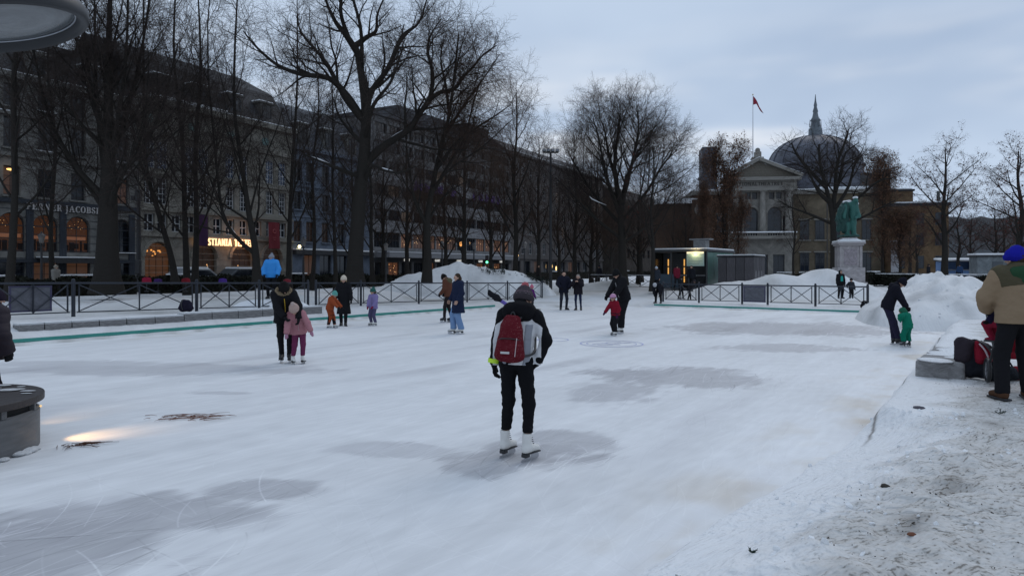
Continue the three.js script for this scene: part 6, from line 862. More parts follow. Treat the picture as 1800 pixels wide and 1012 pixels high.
// groups: [{ prims, k, cut: (x,y,z) => d, warp }]
function field(groups) { return (x, y, z) => { let D = 1e9; for (const g of groups) { let d = 1e9; for (const p of g.prims) { const q = capDist(p, x, y, z); d = d > 1e8 ? q : smin(d, q, g.k ?? 0.04); } if (g.fold) d += g.fold(x, y, z); if (g.cut) d = Math.max(d, g.cut(x, y, z)); D = D > 1e8 ? d : smin(D, d, g.join ?? 0.02); } return D; }; }
function boundsOf(groups) { const lo = V(9e9, 9e9, 9e9), hi = V(-9e9, -9e9, -9e9); for (const g of groups) for (const p of g.prims) { const r = Math.max(p.r1, p.r2) * (p.s ? 1 / Math.min(...p.s) : 1) + 0.03; for (const e of [p.a, p.a.clone().add(p.d)]) { lo.min(e.clone().subScalar(r)); hi.max(e.clone().addScalar(r)); } } return [lo, hi]; }
function nets(groups, cell) {
  const f = field(groups), [lo, hi] = boundsOf(groups), nx = Math.ceil((hi.x - lo.x) / cell) + 2, ny = Math.ceil((hi.y - lo.y) / cell) + 2, nz = Math.ceil((hi.z - lo.z) / cell) + 2;
  const v = new Float32Array(nx * ny * nz); const B = 4;      // coarse blocks far from the surface are skipped
  v.fill(1);
  for (let k = 0; k < nz; k += B) for (let j = 0; j < ny; j += B) for (let i = 0; i < nx; i += B) {
    const c = f(lo.x + (i + B / 2) * cell, lo.y + (j + B / 2) * cell, lo.z + (k + B / 2) * cell), far = Math.abs(c) > cell * B * 1.35 + 0.03;
    for (let kk = k; kk < Math.min(k + B, nz); kk++) for (let jj = j; jj < Math.min(j + B, ny); jj++) for (let ii = i; ii < Math.min(i + B, nx); ii++) v[(kk * ny + jj) * nx + ii] = far ? c : f(lo.x + ii * cell, lo.y + jj * cell, lo.z + kk * cell);
  }
  const id = new Int32Array(nx * ny * nz).fill(-1), pos = [], idx = [], at = (i, j, k) => (k * ny + j) * nx + i, E = [[0, 1], [0, 2], [0, 4], [1, 3], [1, 5], [2, 3], [2, 6], [3, 7], [4, 5], [4, 6], [5, 7], [6, 7]], w = new Float32Array(8);
  for (let k = 0; k < nz - 1; k++) for (let j = 0; j < ny - 1; j++) for (let i = 0; i < nx - 1; i++) {
    let neg = 0; for (let c = 0; c < 8; c++) { w[c] = v[at(i + (c & 1), j + (c >> 1 & 1), k + (c >> 2))]; if (w[c] < 0) neg++; } if (!neg || neg === 8) continue;
    let x = 0, y = 0, z = 0, n = 0; for (const [a, b] of E) if ((w[a] < 0) !== (w[b] < 0)) { const t = w[a] / (w[a] - w[b]); x += (a & 1) + t * ((b & 1) - (a & 1)); y += (a >> 1 & 1) + t * ((b >> 1 & 1) - (a >> 1 & 1)); z += (a >> 2) + t * ((b >> 2) - (a >> 2)); n++; }
    id[at(i, j, k)] = pos.length / 3; pos.push(lo.x + (i + x / n) * cell, lo.y + (j + y / n) * cell, lo.z + (k + z / n) * cell);
  }
  const quad = (a, b, c, d, s) => { if (a < 0 || b < 0 || c < 0 || d < 0) return; s ? idx.push(a, b, c, a, c, d) : idx.push(a, c, b, a, d, c); };
  for (let k = 1; k < nz - 1; k++) for (let j = 1; j < ny - 1; j++) for (let i = 1; i < nx - 1; i++) {
    const s = v[at(i, j, k)] < 0;
    if (s !== v[at(i + 1, j, k)] < 0) quad(id[at(i, j - 1, k - 1)], id[at(i, j, k - 1)], id[at(i, j, k)], id[at(i, j - 1, k)], s);
    if (s !== v[at(i, j + 1, k)] < 0) quad(id[at(i - 1, j, k - 1)], id[at(i - 1, j, k)], id[at(i, j, k)], id[at(i, j, k - 1)], s);
    if (s !== v[at(i, j, k + 1)] < 0) quad(id[at(i - 1, j - 1, k)], id[at(i, j - 1, k)], id[at(i, j, k)], id[at(i - 1, j, k)], s);
  }
  const g = new THREE.BufferGeometry(); g.setAttribute('position', new THREE.Float32BufferAttribute(pos, 3)); const uv = new Float32Array(pos.length / 3 * 2); for (let i = 0; i < pos.length / 3; i++) { uv[i * 2] = (pos[i * 3] + pos[i * 3 + 2] * 0.6) * 6; uv[i * 2 + 1] = pos[i * 3 + 1] * 6; } g.setAttribute('uv', new THREE.BufferAttribute(uv, 2)); g.setIndex(idx); g.computeVertexNormals(); return g;
}
function bend(a, c, l1, l2, hint) { // joint between a and c for two bones, bulging towards hint
  const d = c.clone().sub(a); let L = d.length(); const m = (l1 + l2) * 0.999; if (L > m) { c.copy(a).addScaledVector(d, m / L); d.copy(c).sub(a); L = m; } d.normalize();
  const x = (l1 * l1 - l2 * l2 + L * L) / (2 * L), y = Math.sqrt(Math.max(0, l1 * l1 - x * x)), h = hint.clone().addScaledVector(d, -hint.dot(d)).normalize(); return a.clone().addScaledVector(d, x).addScaledVector(h, y);
}
const skin = M(lin(0.42, 0.25, 0.18), 0.6), black = fabric(lin(0.012, 0.012, 0.014)), eyeMat = M(lin(0.02, 0.015, 0.012), 0.3), whiteBoot = M(lin(0.62, 0.61, 0.58), 0.5), blackBoot = M(lin(0.015, 0.015, 0.017), 0.5), steelM = M(lin(0.45, 0.46, 0.48), 0.3, { metalness: 0.9 });
const folds = (amp, fr, seed) => (x, y, z) => amp * (noise(x * fr + seed, y * fr * 1.3, z * fr) + 0.5 * noise(x * fr * 2.3, y * fr * 2.8 + seed, z * fr * 2.3));
const quilt = (amp, step, base) => (x, y, z) => amp * Math.pow(Math.abs(Math.sin(y * Math.PI / step)), 0.5) * -1 + base(x, y, z);
function handPrims(w, dir, side, nrm, s, curl) { // palm and five fingers from the wrist along dir; nrm is the palm's facing, side +1 when the thumb lies towards dir x nrm
  const t = dir.clone().cross(nrm).normalize().multiplyScalar(side), P1 = (f, a, n = 0) => w.clone().addScaledVector(dir, f * s).addScaledVector(t, a * s).addScaledVector(nrm, n * s), out = [cap(P1(0, 0), P1(0.045, 0.012), 0.022 * s, 0.020 * s), cap(P1(0.035, 0.022), P1(0.08, 0.026), 0.017 * s, 0.014 * s), cap(P1(0.035, -0.016), P1(0.078, -0.024), 0.017 * s, 0.013 * s)];
  [[0.029, 0.072], [0.010, 0.082], [-0.010, 0.076], [-0.028, 0.060]].forEach(([a, L], i) => { const b0 = P1(0.082, a), b1 = P1(0.082 + L * 0.5 * Math.cos(curl), a * 1.12, L * 0.5 * Math.sin(curl)), b2 = b1.clone().addScaledVector(dir, L * 0.5 * Math.cos(curl * 2.4) * s).addScaledVector(nrm, L * 0.5 * Math.sin(curl * 2.4) * s); out.push(cap(b0, b1, 0.0105 * s, 0.0095 * s), cap(b1, b2, 0.0095 * s, 0.008 * s)); });
  const th0 = P1(0.022, 0.026), th1 = P1(0.055, 0.052, 0.012), th2 = P1(0.085, 0.055, 0.026); out.push(cap(th0, th1, 0.013 * s, 0.011 * s), cap(th1, th2, 0.011 * s, 0.009 * s)); return out;
}
function person(o) {
  const k = o.H / 1.75, kid = !!o.kid, lift = (o.shoes?.kind === 'skate' ? 0.085 : 0.02) * Math.max(0.75, k), cell = o.cell ?? 0.016, pos = o.pos, t = thing('person', o.label, 'person', pos.x, pos.y, pos.z, o.turn ?? 0);
  const q = (x, y, z) => V(x * k, y * k, z * k), th = (o.thick ?? 0.02) * (kid ? 1.15 : 1), hipY = (kid ? 0.84 : 0.915) - (o.crouch ?? 0);
  const lean = o.lean ?? 0, side = o.side ?? 0, U = V(Math.sin(side), Math.cos(lean) * Math.cos(side), Math.sin(lean)).normalize(), tw = o.twist ?? 0, X = V(Math.cos(tw), 0, -Math.sin(tw)).addScaledVector(U, -U.x * Math.cos(tw)).normalize(), Fd = X.clone().cross(U).normalize();
  const pel = V(o.hipX ?? 0, 0, o.hipZ ?? 0).multiplyScalar(k).add(V(0, hipY * k + lift, 0)), up = (f, x = 0, z = 0) => pel.clone().addScaledVector(U, f * k).addScaledVector(X, x * k).addScaledVector(Fd, z * k);
  const tl = kid ? 0.47 : 0.50, shW = kid ? 0.165 : (o.shoulder ?? 0.19), neck = up(tl + 0.055), hp = o.headPitch ?? 0, hy = o.headYaw ?? 0, hs = kid ? 1.25 : 1;
  const HX0 = X.clone().applyAxisAngle(U, hy), HF0 = Fd.clone().applyAxisAngle(U, hy), HU = U.clone().applyAxisAngle(HX0, hp), HF = HF0.clone().applyAxisAngle(HX0, hp), HX = HX0;
  const head = neck.clone().addScaledVector(HU, 0.135 * k * hs).addScaledVector(HF, 0.02 * k), hq = (x, y, z) => head.clone().addScaledVector(HX, x * k * hs).addScaledVector(HU, y * k * hs).addScaledVector(HF, z * k * hs);
  const J = {}; for (const [n, s] of [['L', 1], ['R', -1]]) {
    const sh = up(tl, s * shW), el0 = o.arms?.[n] ?? [s * 0.26, 0.84, 0.05], wr = q(...el0).add(V(0, lift, 0)), hint = o.armHint?.[n] ? V(...o.armHint[n]) : V(s * 0.5, -0.3, -1), el = bend(sh, wr, 0.285 * k, 0.255 * k, hint);
    const ft = o.feet?.[n] ?? [s * 0.1, 0, 0], an = V(ft[0] * k, (0.085 + (ft[3] ?? 0)) * k + lift, ft[1] * k), fa = ft[2] ?? 0, fdv = V(Math.sin(fa), 0, Math.cos(fa)), hip = pel.clone().addScaledVector(X, s * 0.085 * k), kn = bend(hip, an, 0.435 * k, (kid ? 0.35 : 0.415) * k, fdv.clone().add(V(0, 0, 0.4))); J[n] = { sh, el, wr, an, hip, kn, fdv, s };
  }
  const Y = (y) => (px, py) => y - py, out = o.outfit ?? {}, arm = (n, a, b, c, e) => [cap(J[n].sh, J[n].el, a * k, b * k), cap(J[n].el, J[n].wr, b * k, c * k)];
  // the continuous body under the clothes: head, neck, trunk, limbs and bare hands
  const bodyG = [{ k: 0.03 * k, prims: [cap(neck.clone().addScaledVector(U, -0.04 * k), hq(0, -0.05, -0.005), 0.05 * k, 0.05 * k), cap(up(tl - 0.06, 0.08), up(0.05, 0.06), 0.085 * k, 0.09 * k), cap(up(tl - 0.06, -0.08), up(0.05, -0.06), 0.085 * k, 0.09 * k), cap(J.L.sh, J.R.sh, 0.05 * k), ...arm('L', 0.045, 0.037, 0.024), ...arm('R', 0.045, 0.037, 0.024), ...['L', 'R'].flatMap((n) => [cap(J[n].hip, J[n].kn, 0.07 * k, 0.048 * k), cap(J[n].kn, J[n].an, 0.045 * k, 0.032 * k), cap(J[n].an, J[n].an.clone().addScaledVector(J[n].fdv, 0.12 * k).setY(J[n].an.y - 0.05 * k), 0.03 * k, 0.022 * k)])] }];
  const headG = [{ k: 0.03 * k, prims: [cap(hq(0, 0.03, -0.012), hq(0, 0.02, 0.008), 0.088 * k * hs, 0.082 * k * hs), cap(hq(0, -0.03, 0.028), hq(0, -0.07, 0.045), 0.062 * k * hs, 0.036 * k * hs), cap(hq(0, -0.02, 0), hq(0, -0.1, -0.01), 0.055 * k * hs, 0.05 * k)] }, { k: 0.012 * k, join: 0.012, prims: [cap(hq(0, 0.012, 0.092), hq(0, -0.022, 0.108), 0.008 * k * hs, 0.0125 * k * hs), cap(hq(0.086, 0.0, -0.005), hq(0.088, -0.03, 0.0), 0.014 * k * hs, 0.010 * k * hs), cap(hq(-0.086, 0.0, -0.005), hq(-0.088, -0.03, 0.0), 0.014 * k * hs, 0.010 * k * hs), cap(hq(-0.03, 0.022, 0.083), hq(0.03, 0.022, 0.083), 0.011 * k * hs)] }];
  const parts = [nets(bodyG, Math.max(cell * 1.5, 0.018)), nets(headG, Math.max(0.006, cell * 0.55))];
  const hands = {}; for (const n of ['L', 'R']) { const j = J[n], dir = o.handDir?.[n] ? V(...o.handDir[n]).normalize() : j.wr.clone().sub(j.el).normalize(); const nr = o.palm?.[n] ? V(...o.palm[n]) : V(-j.s, 0, 0.15); nr.addScaledVector(dir, -nr.dot(dir)).normalize(); hands[n] = handPrims(j.wr.clone().addScaledVector(dir, 0.0), dir, -j.s * 1, nr, k * (kid ? 1.15 : 1), o.curl ?? 0.5); }
  if (!out.gloves) for (const n of ['L', 'R']) parts.push(nets([{ prims: hands[n], k: 0.012 }], Math.min(0.006, cell * 0.45)));
  mesh('body', parts, o.skin ?? skin, t);
  for (const s of [-1, 1]) mesh('eye', ball(0.0095 * k * hs, ...hq(s * 0.034, 0.006, 0.086).toArray(), 1, 0.8, 1, 8), eyeMat, t);
  mesh('mouth', ball(0.02 * k * hs, ...hq(0, -0.058, 0.075).toArray(), 1, 0.28, 0.5, 8), M(lin(0.22, 0.08, 0.07), 0.6), t);
  // garments
  if (out.trousers) { const T = out.trousers, e = (T.thick ?? 0.014), fl = T.flare ?? 0, G = ['L', 'R'].map((n) => ({ k: 0.035 * k, join: 0.035 * k, prims: [cap(pel.clone().addScaledVector(U, 0.05 * k), J[n].hip, (0.098 + e) * k, (0.088 + e) * k), cap(J[n].hip, J[n].kn, (0.084 + e) * k, (0.056 + e + fl * 0.5) * k), cap(J[n].kn, J[n].an, (0.054 + e + fl * 0.5) * k, (0.04 + e + fl) * k)], fold: folds(T.fold ?? 0.006, 13 / k, 3 + o.H * 7), cut: (x, y, z) => J[n].an.y - (T.drop ?? 0.01) * k - y })); mesh('trousers', nets(G, cell), T.mat, t);
    if (T.knee) mesh('trouser_panel', nets(['L', 'R'].map((n) => ({ prims: [cap(J[n].kn.clone().lerp(J[n].hip, 0.2), J[n].an.clone().lerp(J[n].kn, 0.15), (0.062 + e + fl) * k, (0.047 + e + fl) * k)], k: 0.02 })), cell), T.knee, t); }
  if (out.top) {
    const T = out.top, e = T.thick ?? th, hem = T.hem ?? 0.0, fold = T.quilt ? quilt(0.010 * k, T.quilt * k, folds(0.004, 9 / k, 5)) : folds(T.fold ?? 0.006, 11 / k, o.H * 9), hemY = pel.y - hem * k, G = [];
    const ws = T.waist ?? 1, tor = [cap(up(tl - 0.055, 0.085), up(0.03, 0.07 * ws), (0.095 + e) * k, (0.10 + e) * k * ws), cap(up(tl - 0.055, -0.085), up(0.03, -0.07 * ws), (0.095 + e) * k, (0.10 + e) * k * ws), cap(up(tl - 0.1), up(0.1), (0.105 + e) * k, (0.115 + e) * k * ws), cap(J.L.sh.clone().addScaledVector(U, -0.02 * k).lerp(J.R.sh, 0.06), J.R.sh.clone().addScaledVector(U, -0.02 * k).lerp(J.L.sh, 0.06), (0.060 + e) * k)];
    const fl = T.flare ?? 0.02; tor.push(cap(up(0.05, 0.06 * ws), V(pel.x + 0.07 * k * ws, hemY - 0.06, pel.z), (0.105 + e) * k * ws, (0.115 + e + fl) * k * ws), cap(up(0.05, -0.06 * ws), V(pel.x - 0.07 * k * ws, hemY - 0.06, pel.z), (0.105 + e) * k * ws, (0.115 + e + fl) * k * ws));
    const along = V(0, 1, 0).lerp(U, hem > 0.3 ? 0.1 : 0.6).normalize(); G.push({ k: 0.06 * k, prims: tor, fold, cut: (x, y, z) => -((x - pel.x) * along.x + (y - hemY) * along.y + (z - pel.z) * along.z) });
    if (T.collar !== 0) G.push({ k: 0.03, join: 0.05 * k, prims: [cap(up(tl - 0.02, 0, -0.01), up(tl + 0.055 + (T.collar ?? 0.02), 0, -0.005), (0.075 + e) * k, (0.066 + e * 0.8) * k)], fold });
    const sl = T.sleeve ?? 0; for (const n of ['L', 'R']) { const j = J[n], dirv = j.wr.clone().sub(j.el).normalize(); G.push({ k: 0.03 * k, join: 0.045 * k, prims: [cap(j.sh.clone().lerp(up(tl), 0.1), j.el, (0.066 + e) * k, (0.052 + e) * k), cap(j.el, j.wr, (0.052 + e) * k, (0.038 + e) * k)], fold, cut: (x, y, z) => (x - j.wr.x) * dirv.x + (y - j.wr.y) * dirv.y + (z - j.wr.z) * dirv.z - 0.005 }); }
    mesh(T.name ?? 'jacket', nets(G, cell), T.mat, t);
    if (T.yoke) { const g2 = G.map((g) => ({ ...g, prims: g.prims.map((p) => ({ ...p, r1: p.r1 + 0.005 * k, r2: p.r2 + 0.005 * k })), cut: (x, y, z) => Math.max(g.cut ? g.cut(x, y, z) : -9, T.yoke.cut(x, y, z, { pel, up, U, X, Fd, k, J })) })); mesh(T.yoke.name ?? 'yoke', nets(g2, cell), T.yoke.mat, t); }
    if (T.panel) for (const pn of [].concat(T.panel)) { const g2 = G.map((g) => ({ ...g, prims: g.prims.map((p) => ({ ...p, r1: p.r1 + 0.006 * k, r2: p.r2 + 0.006 * k })), cut: (x, y, z) => Math.max(g.cut ? g.cut(x, y, z) : -9, pn.cut(x, y, z, { pel, up, U, X, Fd, k, J })) })); mesh(pn.name, nets(g2, cell), pn.mat, t); }
    if (T.hood) { const h = T.hood, g2 = [{ k: 0.04 * k, prims: [cap(up(tl + 0.02, 0.07, -0.085), up(tl + 0.02, -0.07, -0.085), (0.062 + (h.big ?? 0)) * k), cap(up(tl + 0.05, 0.09, -0.02), up(tl + 0.02, 0.07, -0.08), (0.045 + (h.big ?? 0)) * k), cap(up(tl + 0.05, -0.09, -0.02), up(tl + 0.02, -0.07, -0.08), (0.045 + (h.big ?? 0)) * k), cap(up(tl - 0.05, 0, -0.12), up(tl + 0.03, 0, -0.1), 0.05 * k, (0.06 + (h.big ?? 0)) * k)], fold: folds(0.006, 12, 2) }]; mesh('hood', nets(g2, cell), h.mat ?? T.mat, t);
      if (h.fur) { const rg = []; for (let a = 0; a < 26; a++) { const b = a / 26 * Math.PI * 2, c = up(tl + 0.085 + 0.035 * Math.cos(b), Math.sin(b) * 0.135, 0.015 - 0.075 * Math.cos(b)); const g = new THREE.IcosahedronGeometry(0.04 * k, 1), p = g.attributes.position; for (let v = 0; v < p.count; v++) { const f = 1 + 0.5 * noise(p.getX(v) * 60 + a, p.getY(v) * 60, p.getZ(v) * 60); p.setXYZ(v, p.getX(v) * f, p.getY(v) * f, p.getZ(v) * f); } g.computeVertexNormals(); rg.push(g.translate(c.x, c.y, c.z)); } mesh('fur_trim', rg, h.fur, t); } }
    if (T.zip) mesh('zip_trim', [tube([up(tl - 0.02, 0.02, 0.13 + e), up(tl * 0.55, 0.03, 0.145 + e), up(0.05, 0.02, 0.14 + e)], 0.008 * k, 5)], T.zip, t);
  }
  if (out.gloves) for (const n of ['L', 'R']) { const j = J[n], dir = o.handDir?.[n] ? V(...o.handDir[n]).normalize() : j.wr.clone().sub(j.el).normalize(); const pr = out.gloves.mitten ? [cap(j.wr.clone(), j.wr.clone().addScaledVector(dir, 0.06 * k), 0.03 * k, 0.042 * k), cap(j.wr.clone().addScaledVector(dir, 0.05 * k), j.wr.clone().addScaledVector(dir, 0.12 * k), 0.042 * k, 0.034 * k), cap(j.wr.clone().addScaledVector(dir, 0.04 * k), j.wr.clone().addScaledVector(dir, 0.09 * k).add(V(-j.s * 0.045 * k, 0, 0.03 * k)), 0.02 * k, 0.016 * k)] : hands[n].map((p) => ({ ...p, r1: p.r1 + 0.005 * k, r2: p.r2 + 0.005 * k })); pr.push(cap(j.wr.clone().addScaledVector(dir, -0.05 * k), j.wr.clone(), 0.04 * k, 0.036 * k)); mesh(out.gloves.mitten ? 'mitten' : 'glove', nets([{ prims: pr, k: 0.014 }], out.gloves.mitten ? cell * 0.8 : cell < 0.011 ? 0.0065 : Math.max(0.0085, cell * 0.6)), out.gloves.mat, t); }
  const hatG = (grow, y0, tilt = 0.12) => [{ k: 0.03 * k, prims: [cap(hq(0, 0.035, -0.014), hq(0, 0.03, 0.006), (0.088 * hs + grow) * k, (0.084 * hs + grow) * k)], cut: (x, y, z) => { const dx = x - head.x, dy = y - head.y, dz = z - head.z; return y0 * k * hs - (dx * HU.x + dy * HU.y + dz * HU.z) + tilt * (dx * HF.x + dy * HF.y + dz * HF.z); } }];
  if (out.hat) {
    const h = out.hat; if (h.kind === 'beanie') {
      const g = hatG(0.016, -0.01, 0.16), tall = { k: 0.05, prims: [...g[0].prims, cap(hq(0, 0.07, -0.02), hq(0, 0.105, -0.03), 0.07 * k * hs, 0.05 * k * hs)], cut: g[0].cut, fold: (x, y, z) => 0.0025 * Math.sin(Math.atan2((x - head.x) * HF.x + (z - head.z) * HF.z, (x - head.x) * HX.x + (z - head.z) * HX.z) * 34) + 0.003 * noise(x * 30, y * 30, z * 30) }; mesh('beanie', nets([tall], cell * 0.6), h.mat, t);
      const c = hatG(0.026, -0.022, 0.16), top = hatG(0, 0.035, 0.16)[0].cut; mesh('beanie_cuff', nets([{ ...c[0], cut: (x, y, z) => Math.max(c[0].cut(x, y, z), -top(x, y, z)), fold: tall.fold }], cell * 0.6), h.cuff ?? h.mat, t);
      if (h.bands) h.bands.forEach(([y0, y1, mt]) => { const b = hatG(0.0185, y0, 0.16), tp = hatG(0, y1, 0.16)[0].cut; mesh('knit_band', nets([{ ...b[0], fold: tall.fold, cut: (x, y, z) => Math.max(b[0].cut(x, y, z), -tp(x, y, z)) }], cell * 0.6), mt, t); });
      if (h.pom) { const g2 = new THREE.IcosahedronGeometry(0.042 * k * hs, 3), p = g2.attributes.position; for (let v = 0; v < p.count; v++) { const f = 1 + 0.35 * noise(p.getX(v) * 70, p.getY(v) * 70, p.getZ(v) * 70); p.setXYZ(v, p.getX(v) * f, p.getY(v) * f, p.getZ(v) * f); } g2.computeVertexNormals(); const c2 = hq(0, 0.155, -0.035); mesh('pompom', g2.translate(c2.x, c2.y, c2.z), h.pom, t); }
    } else if (h.kind === 'helmet') { mesh('helmet', nets(hatG(0.026, 0.005, 0.1), cell * 0.6), h.mat, t); mesh('helmet_rim', nets([{ ...hatG(0.031, 0.0, 0.1)[0], cut: ((a, b) => (x, y, z) => Math.max(a(x, y, z), -b(x, y, z)))(hatG(0, 0.0, 0.1)[0].cut, hatG(0, 0.02, 0.1)[0].cut) }], cell * 0.6), M(lin(0.05, 0.04, 0.05), 0.5), t); mesh('chin_strap', tube([hq(0.1, 0.0, 0.01), hq(0.07, -0.08, 0.03), hq(0, -0.115, 0.05), hq(-0.07, -0.08, 0.03), hq(-0.1, 0.0, 0.01)], 0.006 * k, 5), blackBoot, t); }
    else if (h.kind === 'hood') { const open = (x, y, z) => 0.03 * k - Math.hypot(Math.max(0, ((x - head.x) * HX.x + (z - head.z) * HX.z)), 0) - 9; mesh('hood', nets([{ k: 0.04, prims: [cap(hq(0, 0.03, -0.02), hq(0, -0.06, -0.03), 0.115 * k * hs, 0.105 * k * hs)], fold: folds(0.005, 14, 4), cut: (x, y, z) => ((x - head.x) * HF.x + (y - head.y) * HF.y + (z - head.z) * HF.z) - 0.055 * k * hs }], cell * 0.7), h.mat, t); if (h.fur) mesh('fur_trim', new THREE.TorusGeometry(0.1 * k * hs, 0.025 * k, 7, 20).applyMatrix4(new THREE.Matrix4().makeBasis(HX, HU, HF)).translate(...hq(0, 0.0, 0.05).toArray()), h.fur, t); }
  }
  if (out.hair) { const h = out.hair, P2 = [cap(hq(0, 0.04, -0.02), hq(0, 0.0, -0.04), 0.094 * k * hs, 0.085 * k * hs)]; if (h.long) for (const s of [-1, 1]) P2.push(cap(hq(s * 0.055, -0.02, -0.04), hq(s * 0.06, -0.17 - h.long * 0.5, -0.045 + (h.front ?? 0)), 0.05 * k, 0.03 * k), cap(hq(0, -0.03, -0.07), hq(0, -0.16 - h.long * 0.4, -0.085), 0.06 * k, 0.04 * k)); mesh('hair', nets([{ k: 0.03, prims: P2, fold: (x, y, z) => 0.006 * noise(x * 45, y * 9, z * 45), cut: (x, y, z) => { const dx = x - head.x, dy = y - head.y, dz = z - head.z, f = dx * HF.x + dy * HF.y + dz * HF.z, u = dx * HU.x + dy * HU.y + dz * HU.z; return Math.min(f - 0.045 * k * hs + Math.max(0, 0.02 - u) * 0.6, (h.fringe ?? 0.055) * k * hs - u); } }], cell * 0.6), h.mat, t); }
  if (out.beard) mesh('beard', nets([{ k: 0.03, prims: [cap(hq(0, -0.055, 0.045), hq(0, -0.09, 0.05), 0.056 * k, 0.045 * k)], fold: folds(0.004, 40, 1), cut: (x, y, z) => ((y - head.y) * HU.y + (z - head.z) * HU.z + (x - head.x) * HU.x) + 0.035 * k }], cell * 0.5), out.beard, t);
  if (out.scarf) mesh('scarf', nets([{ k: 0.03, prims: [cap(up(tl + 0.05, 0.07, 0.02), up(tl + 0.05, -0.07, 0.02), 0.062 * k), cap(up(tl + 0.05, 0.06, -0.05), up(tl + 0.05, -0.06, -0.05), 0.06 * k)], fold: folds(0.008, 20, 6) }], cell * 0.7), out.scarf, t);
  // footwear
  const S = o.shoes ?? { kind: 'boot', mat: blackBoot }; for (const n of ['L', 'R']) { const j = J[n], f = j.fdv, A = (fw, y, x = 0) => j.an.clone().setY(j.an.y - 0.085 * k).addScaledVector(f, fw * k).add(V(f.z * x * k, y * k, -f.x * x * k)), hgt = S.kind === 'skate' ? 0.20 : S.high ?? 0.12, bs = S.scale ?? 1, base = j.an.y - 0.085 * k;
    const boot = mesh(S.kind === 'skate' ? 'skate_boot' : 'boot', nets([{ k: 0.035 * k, prims: [cap(A(-0.005, hgt), A(-0.012, 0.07), 0.052 * k * bs, 0.046 * k * bs), cap(A(-0.03, 0.035), A(0.02, 0.05), 0.042 * k * bs, 0.045 * k * bs), cap(A(0.02, 0.055), A(0.15 * bs, 0.026), 0.045 * k * bs, 0.036 * k * bs)], fold: folds(0.002, 22, 3), cut: (x, y, z) => Math.max(base + 0.004 - y, y - base - hgt * k) }], cell < 0.011 ? 0.009 : Math.min(cell, 0.014)), S.mat, t);
    const tr = Math.atan2(f.x, f.z), put = (g) => g.rotateY(tr).translate(j.an.x, base, j.an.z), sole = S.sole ?? blackBoot;
    if (S.kind === 'skate') { mesh('sole', [put(rbx(0.075 * k, 0.016 * k, 0.23 * k, 0.006, 0, -0.004, 0.06 * k)), put(rbx(0.066 * k, 0.034 * k, 0.072 * k, 0.008, 0, -0.024 * k, -0.03 * k))], sole, boot); const bl = new THREE.Shape(), b0 = -lift + 0.004; bl.moveTo(-0.10 * k, b0); bl.lineTo(0.15 * k, b0); bl.quadraticCurveTo(0.185 * k, b0 + 0.004, 0.18 * k, b0 + 0.035); bl.lineTo(0.15 * k, -0.004); bl.lineTo(0.06 * k, -0.004); bl.lineTo(0.05 * k, b0 + 0.026); bl.lineTo(0.0, b0 + 0.026); bl.lineTo(-0.01 * k, -0.02 * k); bl.lineTo(-0.055 * k, -0.02 * k); bl.lineTo(-0.06 * k, b0 + 0.024); bl.lineTo(-0.10 * k, b0 + 0.02); bl.closePath(); mesh('blade', put(new THREE.ExtrudeGeometry(bl, { depth: 0.005, bevelEnabled: false }).translate(0, 0, -0.0025).rotateY(-Math.PI / 2)), steelM, boot); if (bs && S.laces) mesh('laces', [0, 1, 2, 3, 4].map((i) => put(bx(0.05 * k, 0.006, 0.008, 0, (0.09 + i * 0.022) * k, (0.075 - i * 0.008) * k))), sole, boot); }
    else mesh('sole', put(rbx(0.088 * k * bs, 0.026, 0.27 * k * bs, 0.01, 0, -0.006, 0.055 * k)), sole, boot); }
  t.userData.__j = undefined; delete t.userData.__j; return Object.assign(t, { joints: { J, pel, up, neck, head, hq, k, U, X, Fd } });
}
